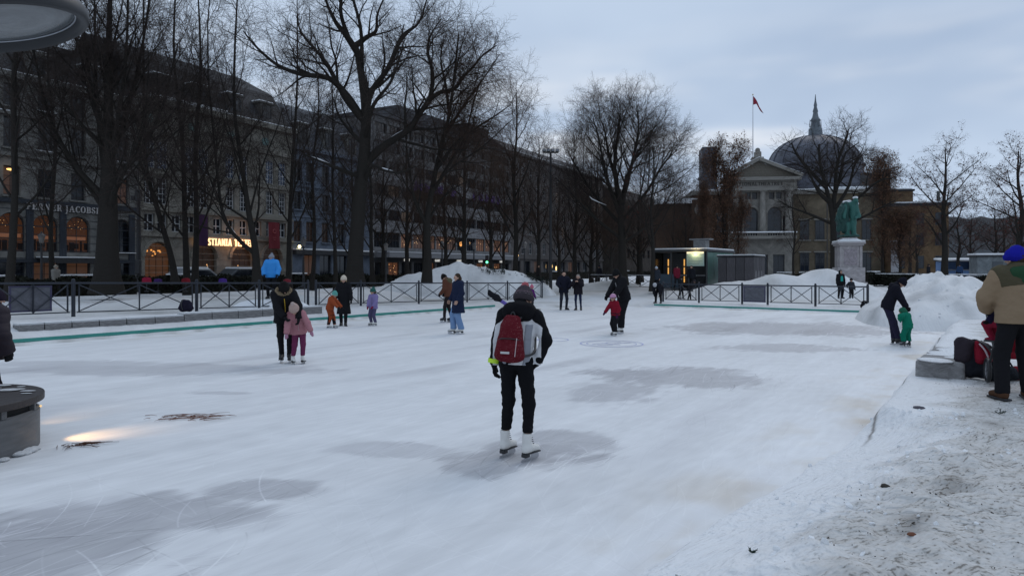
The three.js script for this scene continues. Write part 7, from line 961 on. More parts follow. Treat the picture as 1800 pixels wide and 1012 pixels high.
// ---------------------------------------------------------------- the skaters and bystanders
const onIce = (px, py, h = 0) => { const d = (EYE - h) * F / (py - 472); return V(gx(px, d), h, -d); };
const away = (px, d, h) => V(gx(px, d), h, -d);
const F_ = (r, g, b, ro = 0.9) => fabric(lin(r, g, b), ro);
const wool = (r, g, b) => M(lin(r, g, b), 1, { bumpMap: weaveBump, bumpScale: 0.004 });
{ // the skater in front, seen from behind
  const red = (() => { const tx = canvasTex(512, 512, (c, w, h) => { c.fillStyle = '#571820'; c.fillRect(0, 0, w, h); const r = mulberry(4); for (let i = 0; i < 900; i++) { c.fillStyle = `rgba(${90 + r() * 40},${20 + r() * 20},${30 + r() * 20},0.35)`; c.fillRect(r() * w, r() * h, 3 + r() * 10, 2); } for (let i = 0; i < 130; i++) { c.fillStyle = r() < 0.7 ? 'rgba(205,165,160,0.75)' : 'rgba(190,90,90,0.8)'; c.fillRect(r() * w, r() * h, 6 + r() * 7, 3 + r() * 2); } }); return M(0xffffff, 0.85, { map: tx, bumpMap: weaveBump, bumpScale: 0.002 }); })();
  const whiteJ = F_(0.56, 0.56, 0.57, 0.7), blk = F_(0.008, 0.008, 0.0095, 0.95), grey = F_(0.24, 0.25, 0.28, 0.7), p0 = onIce(907, 806);
  const A = person({ label: 'skater in front seen from behind in black and white jacket and white figure skates', pos: p0, turn: rad(168), H: 1.71, cell: 0.0095, lean: 0.24, side: -0.03, headPitch: 0.28, headYaw: -0.25, shoulder: 0.185, hipX: -0.005,
    feet: { L: [0.125, 0.05, rad(-24)], R: [-0.135, -0.06, rad(-30)] }, arms: { L: [0.265, 0.80, 0.06], R: [-0.215, 0.92, 0.02] }, armHint: { L: [0.8, 0, -0.6], R: [-1, -0.05, -0.35] }, handDir: { L: [-0.02, -1, 0.05], R: [0.55, -0.7, 0.35] }, curl: 0.42, crouch: -0.012,
    outfit: { trousers: { mat: blk, thick: 0.010, fold: 0.012, drop: -0.12 }, gloves: { mat: blk }, scarf: wool(0.30, 0.06, 0.07),
      top: { mat: whiteJ, hem: 0.03, thick: 0.008, waist: 0.9, collar: 0.05, fold: 0.008, flare: 0.0, hood: { mat: blk, big: 0.04 }, panel: [{ name: 'shoulder_panel', mat: blk, cut: (x, y, z, c) => { const q = V(x, y, z).sub(c.pel), u = q.dot(c.U) / c.k, s = Math.abs(q.dot(c.X)) / c.k; return Math.min(0.475 - 0.75 * Math.max(0, s - 0.12) - u, 0.262 - s) * c.k; } }, { name: 'grey_panel', mat: grey, cut: (x, y, z, c) => { const q = V(x, y, z).sub(c.pel), u = q.dot(c.U) / c.k, s = q.dot(c.X) / c.k; return Math.max(Math.abs(Math.abs(s) - 0.12) - 0.034, u - 0.39) * c.k; } }] },
      hat: { kind: 'beanie', mat: wool(0.055, 0.046, 0.052), cuff: wool(0.05, 0.042, 0.048), pom: wool(0.36, 0.10, 0.11), bands: [[0.045, 0.052, wool(0.26, 0.22, 0.24)], [0.062, 0.078, wool(0.16, 0.11, 0.13)], [0.088, 0.094, wool(0.26, 0.21, 0.22)]] } },
    shoes: { kind: 'skate', mat: whiteBoot, sole: blackBoot, scale: 1.0, laces: true } });
  const { up, k, J } = A.joints, t = thing('backpack', 'dark red backpack with pale flecks on the back of the skater in front', 'backpack', p0.x, p0.y, p0.z, rad(168));
  const bp = (u, x, z) => up(u, x + 0.035, z); // the bag hangs a little to the left
  const core = [{ k: 0.07, prims: [cap(bp(0.41, 0.035, -0.21), bp(0.41, -0.035, -0.21), 0.052), cap(bp(0.33, 0.05, -0.215), bp(0.06, 0.085, -0.215), 0.06, 0.075), cap(bp(0.33, -0.05, -0.215), bp(0.06, -0.085, -0.215), 0.06, 0.075), cap(bp(0.3, 0, -0.24), bp(0.06, 0, -0.25), 0.08, 0.085)], fold: folds(0.007, 9, 5) }];
  mesh('bag', nets(core, 0.009), red, t); mesh('front_pocket', nets([{ k: 0.05, prims: [cap(bp(0.16, 0.07, -0.275), bp(0.04, 0.075, -0.28), 0.05), cap(bp(0.16, -0.07, -0.275), bp(0.04, -0.075, -0.28), 0.05), cap(bp(0.1, 0.07, -0.295), bp(0.1, -0.07, -0.295), 0.05)], fold: folds(0.004, 14, 1), cut: (x, y, z) => { const q = V(x, y, z).sub(A.joints.pel).dot(A.joints.U); return q - 0.185; } }], 0.008), red, t);
  mesh('zip', [tube([bp(0.195, 0.12, -0.26), bp(0.2, 0.06, -0.325), bp(0.2, -0.06, -0.325), bp(0.195, -0.12, -0.26)], 0.006, 5)], blackBoot, t); mesh('zip', tube([bp(0.21, -0.085, -0.315), bp(0.12, -0.088, -0.345), bp(0.02, -0.085, -0.345)], 0.005, 5), M(lin(0.4, 0.3, 0.3), 0.5), t);
  mesh('brand_patch', rbx(0.09, 0.022, 0.006, 0.002).applyMatrix4(new THREE.Matrix4().makeBasis(A.joints.X, A.joints.U, A.joints.Fd)).translate(...bp(0.055, 0.02, -0.346).toArray()), M(lin(0.45, 0.43, 0.42), 0.7), t);
  for (const s of [-1, 1]) mesh('strap', tube([bp(0.42, s * 0.05, -0.18), up(0.52, s * 0.115, -0.1), up(0.545, s * 0.125, 0.0), up(0.42, s * 0.14, 0.14), up(0.24, s * 0.17, 0.09), up(0.1, s * 0.185, -0.05), bp(0.04, s * 0.14, -0.2)], 0.014, 6, 28), blackBoot, t);
  mesh('haul_loop', tube([bp(0.45, 0.03, -0.2), bp(0.50, 0, -0.2), bp(0.45, -0.03, -0.2)], 0.008, 5), blackBoot, t);
  const w = J.L.wr.clone().lerp(J.L.el, 0.16), dir = J.L.wr.clone().sub(J.L.el).normalize(), b = thing('wristband', 'bright yellow-green reflective band round the left cuff of the skater in front', 'wristband', p0.x, p0.y, p0.z, rad(168)); mesh('band', new THREE.CylinderGeometry(0.072, 0.07, 0.045, 18, 1, true).applyQuaternion(new THREE.Quaternion().setFromUnitVectors(V(0, 1, 0), dir)).translate(w.x, w.y, w.z), M(lin(0.50, 0.75, 0.03), 0.6, { side: THREE.DoubleSide, emissive: 0 }), b);
}
const dimFur = wool(0.20, 0.155, 0.10);
person({ label: 'man in black parka with pale fur hood bending over the girl in pink', pos: onIce(500, 637), turn: rad(14), H: 1.74, cell: 0.013, lean: 0.50, headPitch: 0.36, headYaw: 0.25, feet: { L: [0.10, 0.06, 0.25], R: [-0.06, 0.0, -0.1] }, arms: { L: [0.30, 0.86, 0.40], R: [0.02, 0.90, 0.42] }, armHint: { L: [1, -0.2, -0.4], R: [-1, -0.6, -0.2] },
  outfit: { trousers: { mat: black, thick: 0.012 }, top: { mat: black, hem: 0.14, thick: 0.03, collar: 0.0, hood: { fur: dimFur, big: 0.02 }, zip: M(lin(0.55, 0.35, 0.02), 0.6) }, gloves: { mat: black }, beard: wool(0.02, 0.016, 0.013), hat: { kind: 'beanie', mat: wool(0.014, 0.013, 0.013) } }, shoes: { kind: 'skate', mat: blackBoot, sole: blackBoot } });
person({ label: 'girl in dusty pink jacket, raspberry trousers, cream pompom hat and white skates', pos: onIce(523, 639), turn: rad(12), H: 1.32, kid: true, cell: 0.012, lean: 0.42, side: -0.12, headPitch: 0.45, headYaw: -0.1, hipX: 0.02, hipZ: -0.1, feet: { L: [0.13, 0.02, 0.45], R: [-0.12, 0.06, 0.35] }, arms: { L: [0.40, 0.72, 0.22], R: [-0.26, 0.74, 0.30] }, armHint: { L: [1, 0.2, -0.3], R: [-1, -0.2, -0.3] },
  outfit: { trousers: { mat: F_(0.135, 0.028, 0.072), thick: 0.018, drop: -0.05 }, top: { mat: F_(0.36, 0.165, 0.185), hem: 0.10, thick: 0.03, quilt: 0.085, flare: 0.02, hood: { big: 0.01 }, zip: M(lin(0.4, 0.28, 0.28), 0.6) }, gloves: { mat: F_(0.34, 0.17, 0.24), mitten: true }, hair: { mat: wool(0.16, 0.10, 0.05), long: 0.02 }, hat: { kind: 'beanie', mat: wool(0.40, 0.29, 0.25), pom: wool(0.45, 0.36, 0.33) } }, shoes: { kind: 'skate', mat: whiteBoot, sole: blackBoot } });
person({ label: 'child in rust-orange snowsuit with black knees and mint hat beside the woman in black coat', pos: onIce(583, 577), turn: rad(72), H: 1.22, kid: true, cell: 0.015, lean: 0.30, headPitch: 0.2, headYaw: 0.8, hipZ: -0.12, feet: { L: [0.10, 0.08, 0.2], R: [-0.14, -0.10, 0.1] }, arms: { L: [0.22, 0.86, 0.42], R: [-0.10, 0.86, 0.45] },
  outfit: { trousers: { mat: F_(0.22, 0.048, 0.018), thick: 0.03, knee: black }, top: { mat: F_(0.26, 0.058, 0.022), hem: 0.06, thick: 0.035, zip: blackBoot, hood: { big: 0.005 } }, gloves: { mat: black, mitten: true }, hat: { kind: 'beanie', mat: wool(0.10, 0.30, 0.26), cuff: wool(0.16, 0.36, 0.31) } }, shoes: { kind: 'skate', mat: whiteBoot } });
person({ label: 'woman in long black coat and cream knitted hat with long blonde hair', pos: onIce(604, 572.5), turn: rad(-6), H: 1.70, cell: 0.016, headPitch: 0.1, headYaw: 0.2, feet: { L: [0.09, 0.08, 0.5], R: [-0.09, 0, 0.1] }, arms: { L: [0.30, 0.80, 0.06], R: [-0.22, 0.98, 0.16] },
  outfit: { trousers: { mat: black }, top: { name: 'coat', mat: black, hem: 0.52, thick: 0.025, flare: 0.05, collar: 0.02 }, gloves: { mat: black }, hair: { mat: wool(0.36, 0.26, 0.14), long: 0.22, front: 0.09 }, hat: { kind: 'beanie', mat: wool(0.52, 0.45, 0.36) } }, shoes: { kind: 'boot', mat: blackBoot, high: 0.2 } });
person({ label: 'small child in lilac snowsuit with red mittens and green hat on white skates', pos: onIce(656, 572.5), turn: rad(-22), H: 1.26, kid: true, cell: 0.015, headPitch: 0.05, headYaw: -0.5, feet: { L: [0.13, 0.02, -0.5], R: [-0.11, 0.0, -0.4] }, arms: { L: [0.12, 0.84, 0.22], R: [-0.16, 0.82, 0.22] }, armHint: { L: [1, -0.3, -0.5], R: [-1, -0.3, -0.5] },
  outfit: { trousers: { mat: F_(0.07, 0.065, 0.12), thick: 0.03 }, top: { mat: F_(0.20, 0.165, 0.33), hem: 0.12, thick: 0.035, hood: { mat: F_(0.05, 0.04, 0.06) }, zip: M(lin(0.08, 0.06, 0.12), 0.6) }, gloves: { mat: F_(0.18, 0.018, 0.05), mitten: true }, hair: { mat: wool(0.05, 0.035, 0.025), long: 0.06 }, hat: { kind: 'beanie', mat: wool(0.03, 0.10, 0.085), pom: wool(0.03, 0.10, 0.085) } }, shoes: { kind: 'skate', mat: whiteBoot } });
person({ label: 'person in brown jacket with olive hood, head bowed, behind woman in navy coat', pos: onIce(788, 566.5), turn: rad(-112), H: 1.74, cell: 0.016, lean: 0.16, headPitch: 0.65, hipZ: -0.03, feet: { L: [0.08, 0.12, 0], R: [-0.09, -0.08, 0] }, arms: { L: [0.2, 0.95, 0.22], R: [-0.2, 0.95, 0.22] },
  outfit: { trousers: { mat: F_(0.02, 0.016, 0.017), thick: 0.012 }, top: { mat: F_(0.10, 0.040, 0.026), hem: 0.06, thick: 0.025, hood: { mat: F_(0.10, 0.085, 0.05), big: 0.025 } }, gloves: { mat: black }, hat: { kind: 'beanie', mat: wool(0.012, 0.01, 0.01) } }, shoes: { kind: 'skate', mat: blackBoot } });
person({ label: 'woman in knee-length navy coat, blue jeans and white skates, standing in profile', pos: onIce(805, 587), turn: rad(-62), H: 1.74, cell: 0.014, headYaw: -0.1, headPitch: 0.06, feet: { L: [0.10, -0.06, -0.2], R: [-0.10, 0.10, -0.2] }, arms: { L: [0.24, 0.92, 0.12], R: [-0.24, 0.92, 0.16] },
  outfit: { trousers: { mat: F_(0.15, 0.24, 0.40), thick: 0.02, flare: 0.035, drop: 0.02 }, top: { name: 'coat', mat: F_(0.014, 0.02, 0.045), hem: 0.36, thick: 0.03, flare: 0.045, collar: 0.03, hood: { big: 0.02 } }, hair: { mat: wool(0.045, 0.03, 0.022), long: 0.16 } }, shoes: { kind: 'skate', mat: whiteBoot } });
{ // child with the long-handled scoop
  const d = 32, p = onIce(932, 545); person({ label: 'child in purple jacket and pink hat, half hidden behind the front skater', pos: p, turn: rad(50), H: 1.16, kid: true, cell: 0.02, lean: 0.2, headYaw: 0.2, feet: { L: [0.1, 0.06, 0.2], R: [-0.1, -0.04, 0] }, arms: { L: [0.36, 0.72, 0.22], R: [-0.1, 0.62, 0.3] }, outfit: { trousers: { mat: black, thick: 0.03 }, top: { mat: F_(0.10, 0.018, 0.13), hem: 0.1, thick: 0.035 }, gloves: { mat: black, mitten: true }, hat: { kind: 'beanie', mat: wool(0.46, 0.12, 0.18), pom: wool(0.46, 0.14, 0.18) } }, shoes: { kind: 'skate', mat: whiteBoot } });
  const t = thing('snow_scoop', 'black long-handled scoop with violet collar, left of the front skater\'s hat', 'scoop', 0, 0, 0), q = (px, py, dd) => V(gx(px, dd), gy(py, dd), -dd), a = q(886, 532, 31.2), e = q(951, 544, 31.6), b = q(859, 514, 31.0); mesh('handle', bar(a, e, 0.014, 8), blackBoot, t); mesh('collar', bar(a.clone().lerp(b, -0.12), a.clone().lerp(b, 0.22), 0.085, 12), M(lin(0.10, 0.07, 0.32), 0.6), t);
  mesh('scoop', nets([{ k: 0.08, prims: [cap(a.clone().lerp(b, 0.2), a.clone().lerp(b, 0.5), 0.085, 0.15), cap(a.clone().lerp(b, 0.5), b.clone().add(V(0.06, -0.04, 0)), 0.15, 0.11), cap(b.clone().add(V(0.03, 0.07, 0)), b.clone().add(V(0.08, -0.12, 0)), 0.06)], fold: folds(0.008, 10, 3) }], 0.02), F_(0.014, 0.014, 0.018), t);
}
person({ label: 'man in dark coat and trousers standing left in the pair at the far corner', pos: onIce(991, 544.5), turn: rad(12), H: 1.82, cell: 0.02, headYaw: -0.1, feet: { L: [0.12, 0.02, 0.4], R: [-0.14, 0, -0.4] }, arms: { L: [0.20, 0.98, 0.2], R: [-0.20, 0.98, 0.2] }, armHint: { L: [1, 0, -0.3], R: [-1, 0, -0.3] }, outfit: { trousers: { mat: F_(0.022, 0.024, 0.034) }, top: { mat: F_(0.012, 0.013, 0.022), hem: 0.16, thick: 0.035 }, gloves: { mat: black }, hair: { mat: wool(0.012, 0.01, 0.009) } }, shoes: { kind: 'boot', mat: blackBoot } });
person({ label: 'woman in short dark jacket at the far corner raising hands to her face', pos: onIce(1016.5, 545), turn: rad(-18), H: 1.68, cell: 0.02, headPitch: 0.25, feet: { L: [0.14, 0, 0.3], R: [-0.10, 0.02, -0.2] }, arms: { L: [0.05, 1.36, 0.26], R: [-0.08, 1.36, 0.26] }, armHint: { L: [1, -1, 0], R: [-1, -1, 0] }, outfit: { trousers: { mat: F_(0.016, 0.022, 0.05), thick: 0.004 }, top: { mat: F_(0.014, 0.012, 0.016), hem: 0.16, thick: 0.035 }, hair: { mat: wool(0.25, 0.22, 0.20), long: 0.04 } }, shoes: { kind: 'boot', mat: blackBoot, high: 0.2 } });
person({ label: 'tall adult in black bending behind the child with pink helmet and red jacket', pos: onIce(1091, 586), turn: rad(-66), H: 1.90, cell: 0.015, lean: 0.30, headPitch: 0.22, hipZ: -0.12, feet: { L: [0.06, 0.02, 0.2], R: [-0.16, -0.12, 0.1] }, arms: { L: [0.18, 0.90, 0.36], R: [-0.16, 0.92, 0.34] }, outfit: { trousers: { mat: black, thick: 0.03, flare: 0.02 }, top: { mat: black, hem: 0.08, thick: 0.035, collar: 0.03, zip: M(lin(0.35, 0.35, 0.36), 0.6) }, gloves: { mat: black }, hat: { kind: 'beanie', mat: wool(0.012, 0.012, 0.013) } }, shoes: { kind: 'skate', mat: whiteBoot } });
person({ label: 'child in red jacket, black trousers and pink helmet reaching one arm out over the ice', pos: onIce(1081, 590), turn: rad(-52), H: 1.20, kid: true, cell: 0.013, lean: 0.20, headYaw: 0.2, hipZ: -0.04, feet: { L: [0.08, 0.04, 0.2], R: [-0.10, -0.05, -0.2] }, arms: { L: [0.26, 0.80, 0.12], R: [-0.18, 0.74, 0.56] }, outfit: { trousers: { mat: black, thick: 0.03, flare: 0.012 }, top: { mat: F_(0.19, 0.010, 0.022), hem: 0.06, thick: 0.03, panel: { name: 'dark_panel', mat: F_(0.05, 0.012, 0.02), cut: (x, y, z, c) => { const q = V(x, y, z).sub(c.pel), u = q.dot(c.U) / c.k; return Math.abs(u - 0.05) - 0.03 > 0 ? (Math.abs(u - 0.05) - 0.03) * c.k : -0.01; } } }, gloves: { mat: F_(0.05, 0.012, 0.045), mitten: true }, hat: { kind: 'helmet', mat: M(lin(0.42, 0.20, 0.33), 0.35) } }, shoes: { kind: 'skate', mat: whiteBoot } });
person({ label: 'dark-clad person doubled over at the left end of the far right fence', pos: away(1158, 35.6, 0.14), turn: rad(-38), H: 1.66, cell: 0.022, lean: 1.25, headPitch: 0.4, hipZ: -0.22, crouch: 0.06, feet: { L: [0.14, 0, 0.2], R: [-0.16, 0.02, -0.2] }, arms: { L: [0.16, 0.34, 0.2], R: [-0.14, 0.34, 0.22] }, outfit: { trousers: { mat: black, thick: 0.02 }, top: { mat: F_(0.014, 0.014, 0.018), hem: 0.04, thick: 0.035 }, gloves: { mat: black }, hat: { kind: 'beanie', mat: wool(0.4, 0.4, 0.42) } }, shoes: { kind: 'boot', mat: blackBoot } });
person({ label: 'bystander in dark jacket and pale blue hat on the path before the glass kiosk', pos: away(1154, 46, 0.42), turn: rad(-30), H: 1.66, cell: 0.024, outfit: { trousers: { mat: black }, top: { mat: F_(0.03, 0.035, 0.045), hem: 0.12, thick: 0.035 }, hat: { kind: 'beanie', mat: wool(0.42, 0.46, 0.52) } }, shoes: { kind: 'boot', mat: blackBoot } });
person({ label: 'child in dark coat with turquoise front behind the far right fence', pos: away(1478, 39, 0.24), turn: rad(10), H: 1.62, cell: 0.02, feet: { L: [0.12, 0, 0.2], R: [-0.2, 0.1, -0.4] }, outfit: { trousers: { mat: black, thick: 0.02 }, top: { mat: black, hem: 0.12, thick: 0.03, panel: { name: 'turquoise_front', mat: F_(0.03, 0.32, 0.27), cut: (x, y, z, c) => { const q = V(x, y, z).sub(c.pel), u = q.dot(c.U) / c.k, s = Math.abs(q.dot(c.X)) / c.k, f = q.dot(c.Fd) / c.k; return Math.max(s - 0.085 + 0.1 * Math.max(0, u - 0.3), 0.12 - u, u - 0.46, 0.04 - f) * c.k; } } }, gloves: { mat: black }, hair: { mat: wool(0.03, 0.018, 0.012), long: 0.05 }, hat: { kind: 'hood', mat: F_(0.012, 0.02, 0.02) } }, shoes: { kind: 'boot', mat: blackBoot } });
person({ label: 'small dark-clad child behind the far right fence, shorter of the two', pos: away(1497, 38.5, 0.28), turn: rad(-14), H: 1.14, kid: true, cell: 0.02, arms: { L: [0.28, 0.78, 0.04], R: [-0.34, 0.94, 0.1] }, outfit: { trousers: { mat: black, thick: 0.03 }, top: { mat: F_(0.025, 0.028, 0.034), hem: 0.1, thick: 0.035 }, gloves: { mat: black, mitten: true }, hat: { kind: 'beanie', mat: wool(0.016, 0.016, 0.018) } }, shoes: { kind: 'boot', mat: blackBoot } });
person({ label: 'man in dark jacket and cap bending to hold up the toddler in green', pos: onIce(1571, 606), turn: rad(62), H: 1.74, cell: 0.014, lean: 0.40, headPitch: 0.40, hipZ: -0.14, feet: { L: [0.11, 0.02, 0.1], R: [-0.12, 0.12, 0.1] }, arms: { L: [0.16, 0.74, 0.36], R: [-0.06, 0.72, 0.38] }, outfit: { trousers: { mat: F_(0.022, 0.019, 0.040), thick: 0.02, flare: 0.012 }, top: { mat: F_(0.011, 0.011, 0.017), hem: 0.08, thick: 0.032, collar: 0.03, hood: { big: 0.012 } }, gloves: { mat: black }, hat: { kind: 'beanie', mat: wool(0.01, 0.01, 0.016) } }, shoes: { kind: 'skate', mat: blackBoot } });
person({ label: 'toddler in bright green hooded snowsuit held up on skates', pos: onIce(1595, 610.5), turn: rad(206), H: 0.98, kid: true, cell: 0.012, lean: 0.22, headPitch: 0.5, hipZ: -0.05, feet: { L: [0.16, 0.02, 0.3], R: [-0.17, 0.0, -0.25] }, arms: { L: [0.30, 1.10, 0.10], R: [-0.24, 0.80, 0.3] }, armHint: { L: [1, 0, -0.2], R: [-1, -0.3, -0.3] }, outfit: { trousers: { mat: F_(0.006, 0.135, 0.085), thick: 0.05, flare: 0.02, drop: -0.08 }, top: { mat: F_(0.006, 0.145, 0.09), hem: 0.12, thick: 0.055, fold: 0.012, flare: 0.0 }, gloves: { mat: F_(0.01, 0.20, 0.12), mitten: true }, hat: { kind: 'hood', mat: F_(0.02, 0.10, 0.06), fur: dimFur } }, shoes: { kind: 'skate', mat: blackBoot } });
{ const d = 27.6, h = ground(gx(476, d), d); person({ label: 'man in bright blue puffer jacket and grey hat leaning on the left fence', pos: away(477, 27.4, 0.74), turn: rad(6), H: 1.78, cell: 0.015, headYaw: -0.35, feet: { L: [0.13, 0, 0.3], R: [-0.13, 0, -0.3] }, arms: { L: [0.25, 0.92, 0.16], R: [-0.25, 0.92, 0.16] }, armHint: { L: [1, -0.1, -0.5], R: [-1, -0.1, -0.5] }, outfit: { trousers: { mat: black, thick: 0.02 }, top: { mat: F_(0.014, 0.23, 0.62, 0.6), hem: 0.10, thick: 0.042, quilt: 0.075, flare: 0.0, collar: 0.03 }, gloves: { mat: black }, hat: { kind: 'beanie', mat: wool(0.22, 0.23, 0.26), pom: wool(0.2, 0.21, 0.24) } }, shoes: { kind: 'boot', mat: blackBoot } });
  const t = thing('snow_shelf', 'packed snow shelf under the man in the blue jacket', 'snow heap', gx(477, 27.4), 0, -27.4); const g = new THREE.SphereGeometry(1, 24, 14).scale(1.6, 0.46, 0.9).translate(0, 0.30, 0), p = g.attributes.position; for (let i = 0; i < p.count; i++) p.setY(i, Math.min(p.getY(i), 0.70) + 0.03 * noise(p.getX(i) * 3, p.getZ(i) * 3, 2)); g.computeVertexNormals(); mesh('snow_mass', g, snowClean, t); }
{ // man at the right edge
  const beige = M(lin(0.27, 0.195, 0.125), 1, { bumpMap: weaveBump, bumpScale: 0.006 }), olive = F_(0.075, 0.065, 0.04), p0 = V(6.12, 0.36, -8.25);
  const R = person({ label: 'man with his back turned in beige fleece, green hood and royal blue beanie', pos: p0, turn: rad(170), H: 1.84, cell: 0.0105, headPitch: 0.08, headYaw: 0.5, shoulder: 0.20, feet: { L: [0.17, -0.02, 0.15], R: [-0.15, 0.08, -0.25] }, arms: { L: [0.20, 1.02, 0.28], R: [-0.24, 0.98, 0.24] }, armHint: { L: [1, -0.4, -0.8], R: [-1, -0.4, -0.8] },
    outfit: { trousers: { mat: black, thick: 0.022, flare: 0.012, drop: 0.03 }, gloves: { mat: black }, top: { mat: beige, hem: 0.05, thick: 0.045, fold: 0.009, flare: 0.0, collar: 0.02, hood: { mat: F_(0.022, 0.06, 0.030), big: 0.014 }, yoke: { mat: olive, cut: (x, y, z, c) => { const q = V(x, y, z).sub(c.pel), u = q.dot(c.U) / c.k, s = Math.abs(q.dot(c.X)) / c.k; return (0.40 - 0.03 * Math.min(1, s / 0.2) - u + Math.max(0, s - 0.21) * 3) * c.k; } } }, hair: { mat: wool(0.04, 0.026, 0.016) }, hat: { kind: 'beanie', mat: wool(0.014, 0.016, 0.28), cuff: wool(0.012, 0.013, 0.24) } }, shoes: { kind: 'boot', mat: F_(0.075, 0.038, 0.022), high: 0.15, scale: 1.12, sole: blackBoot } });
  // child carried in front of him: only an arm and a leg reach past his side
  person({ label: 'child in navy and red snowsuit held in front of the man in beige', pos: V(6.27, 0.90, -8.66), turn: rad(200), H: 0.92, kid: true, cell: 0.013, feet: { L: [0.04, 0.3, 0, 0.2], R: [-0.14, 0.3, 0, 0.2] }, crouch: 0.2, arms: { L: [0.50, 0.64, 0.10], R: [-0.2, 0.7, 0.2] }, handDir: { L: [1, -0.05, 0.1], R: [0, -1, 0] }, armHint: { L: [0.6, 0.3, -0.4], R: [-1, 0, 0] }, outfit: { trousers: { mat: F_(0.19, 0.012, 0.03), thick: 0.03 }, top: { mat: F_(0.016, 0.014, 0.04), hem: 0.05, thick: 0.035 }, gloves: { mat: black, mitten: true }, hat: { kind: 'beanie', mat: wool(0.02, 0.02, 0.05) } }, shoes: { kind: 'boot', mat: F_(0.16, 0.012, 0.03) } });
  // pushchair beyond him
  const t = thing('pushchair', 'red and black pushchair cut by the right edge beside the man in beige', 'pushchair', 6.72, 0.36, -9.1, rad(-25)); const wheel = (x, z, r) => { const w = mesh('wheel', new THREE.TorusGeometry(r, 0.026, 8, 24).rotateY(Math.PI / 2).translate(x, r + 0.026, z), blackBoot, t); mesh('rim', [new THREE.TorusGeometry(r - 0.03, 0.010, 6, 20).rotateY(Math.PI / 2).translate(x, r + 0.026, z), ...[0, 1, 2, 3, 4].map((i) => bx(0.012, 2 * r - 0.06, 0.014, 0, 0, 0, i * Math.PI / 5).translate(x, r + 0.026, z))], M(lin(0.25, 0.25, 0.26), 0.4, { metalness: 0.6 }), w); }; for (const x of [-0.25, 0.25]) { wheel(x, 0.38, 0.13); wheel(x, -0.35, 0.15); }
  mesh('frame', [bar(V(-0.24, 0.2, 0.38), V(-0.24, 0.95, -0.45), 0.018, 8), bar(V(0.24, 0.2, 0.38), V(0.24, 0.95, -0.45), 0.018, 8), bar(V(-0.24, 0.18, -0.35), V(-0.24, 0.55, 0.0), 0.016, 8), bar(V(0.24, 0.18, -0.35), V(0.24, 0.55, 0.0), 0.016, 8), bar(V(-0.24, 0.95, -0.45), V(0.24, 0.95, -0.45), 0.02, 8)], darkMetal, t); mesh('seat', [rbx(0.4, 0.08, 0.42, 0.03, 0, 0.45, 0.1), rbx(0.4, 0.5, 0.08, 0.03, 0, 0.68, -0.12)], F_(0.20, 0.012, 0.022), t); mesh('canopy', new THREE.SphereGeometry(0.34, 18, 10, 0, Math.PI * 2, 0, Math.PI * 0.45).scale(0.7, 1, 1).translate(0, 0.72, 0.0), F_(0.018, 0.018, 0.02), t);
}
{ // rucksack and bag by the stone bench
  const c = V(6.72, 0.36, -9.82), t = thing('backpack', 'black and red backpack leaning against the granite bench', 'backpack', c.x, c.y, c.z, rad(-30)), blk = F_(0.016, 0.017, 0.022), red = F_(0.20, 0.012, 0.025);
  mesh('bag', nets([{ k: 0.08, prims: [cap(V(-0.1, 0.14, 0), V(-0.12, 0.42, -0.04), 0.13, 0.11), cap(V(0.08, 0.14, 0), V(0.05, 0.42, -0.04), 0.13, 0.11), cap(V(-0.02, 0.46, -0.05), V(-0.04, 0.5, -0.05), 0.1, 0.07)], fold: folds(0.012, 8, 4) }], 0.011), blk, t); mesh('side_pocket', nets([{ k: 0.05, prims: [cap(V(-0.2, 0.3, 0.0), V(-0.2, 0.5, -0.04), 0.10, 0.10), cap(V(-0.16, 0.3, 0.06), V(-0.12, 0.5, 0.03), 0.08)], fold: folds(0.01, 10, 7) }], 0.011), F_(0.03, 0.024, 0.03), t);
  mesh('red_panel', nets([{ k: 0.05, prims: [cap(V(0.02, 0.3, 0.09), V(-0.01, 0.5, 0.03), 0.075, 0.06), cap(V(0.1, 0.3, 0.07), V(0.08, 0.47, 0.02), 0.06)], fold: folds(0.006, 12, 4) }], 0.01), red, t); mesh('strap', [tube([V(0.02, 0.55, 0.04), V(0.16, 0.46, 0.12), V(0.24, 0.28, 0.14), V(0.22, 0.12, 0.12)], 0.02, 6), tube([V(-0.03, 0.56, 0.02), V(0.08, 0.5, 0.14), V(0.17, 0.32, 0.18), V(0.14, 0.14, 0.14)], 0.018, 6)], blackBoot, t); mesh('strap_trim', tube([V(0.0, 0.52, 0.11), V(0.06, 0.44, 0.16), V(0.1, 0.34, 0.175)], 0.012, 5), M(lin(0.45, 0.38, 0.4), 0.7), t);
  const u = thing('holdall', 'dark soft holdall with red end lying beside the backpack', 'bag', 7.05, 0.36, -9.72, rad(8)); mesh('bag', nets([{ k: 0.08, prims: [cap(V(-0.25, 0.1, 0), V(0.18, 0.09, 0), 0.11, 0.09), cap(V(-0.2, 0.16, 0.02), V(-0.05, 0.13, 0.02), 0.09)], fold: folds(0.012, 9, 2) }], 0.012), F_(0.02, 0.023, 0.028), u); mesh('red_end', nets([{ k: 0.05, prims: [cap(V(0.16, 0.1, 0), V(0.3, 0.09, 0.02), 0.1, 0.085)], fold: folds(0.01, 9, 5) }], 0.012), F_(0.17, 0.012, 0.022), u); mesh('handle', tube([V(-0.15, 0.2, 0.04), V(-0.05, 0.3, 0.05), V(0.08, 0.18, 0.03)], 0.012, 5), blackBoot, u);
}
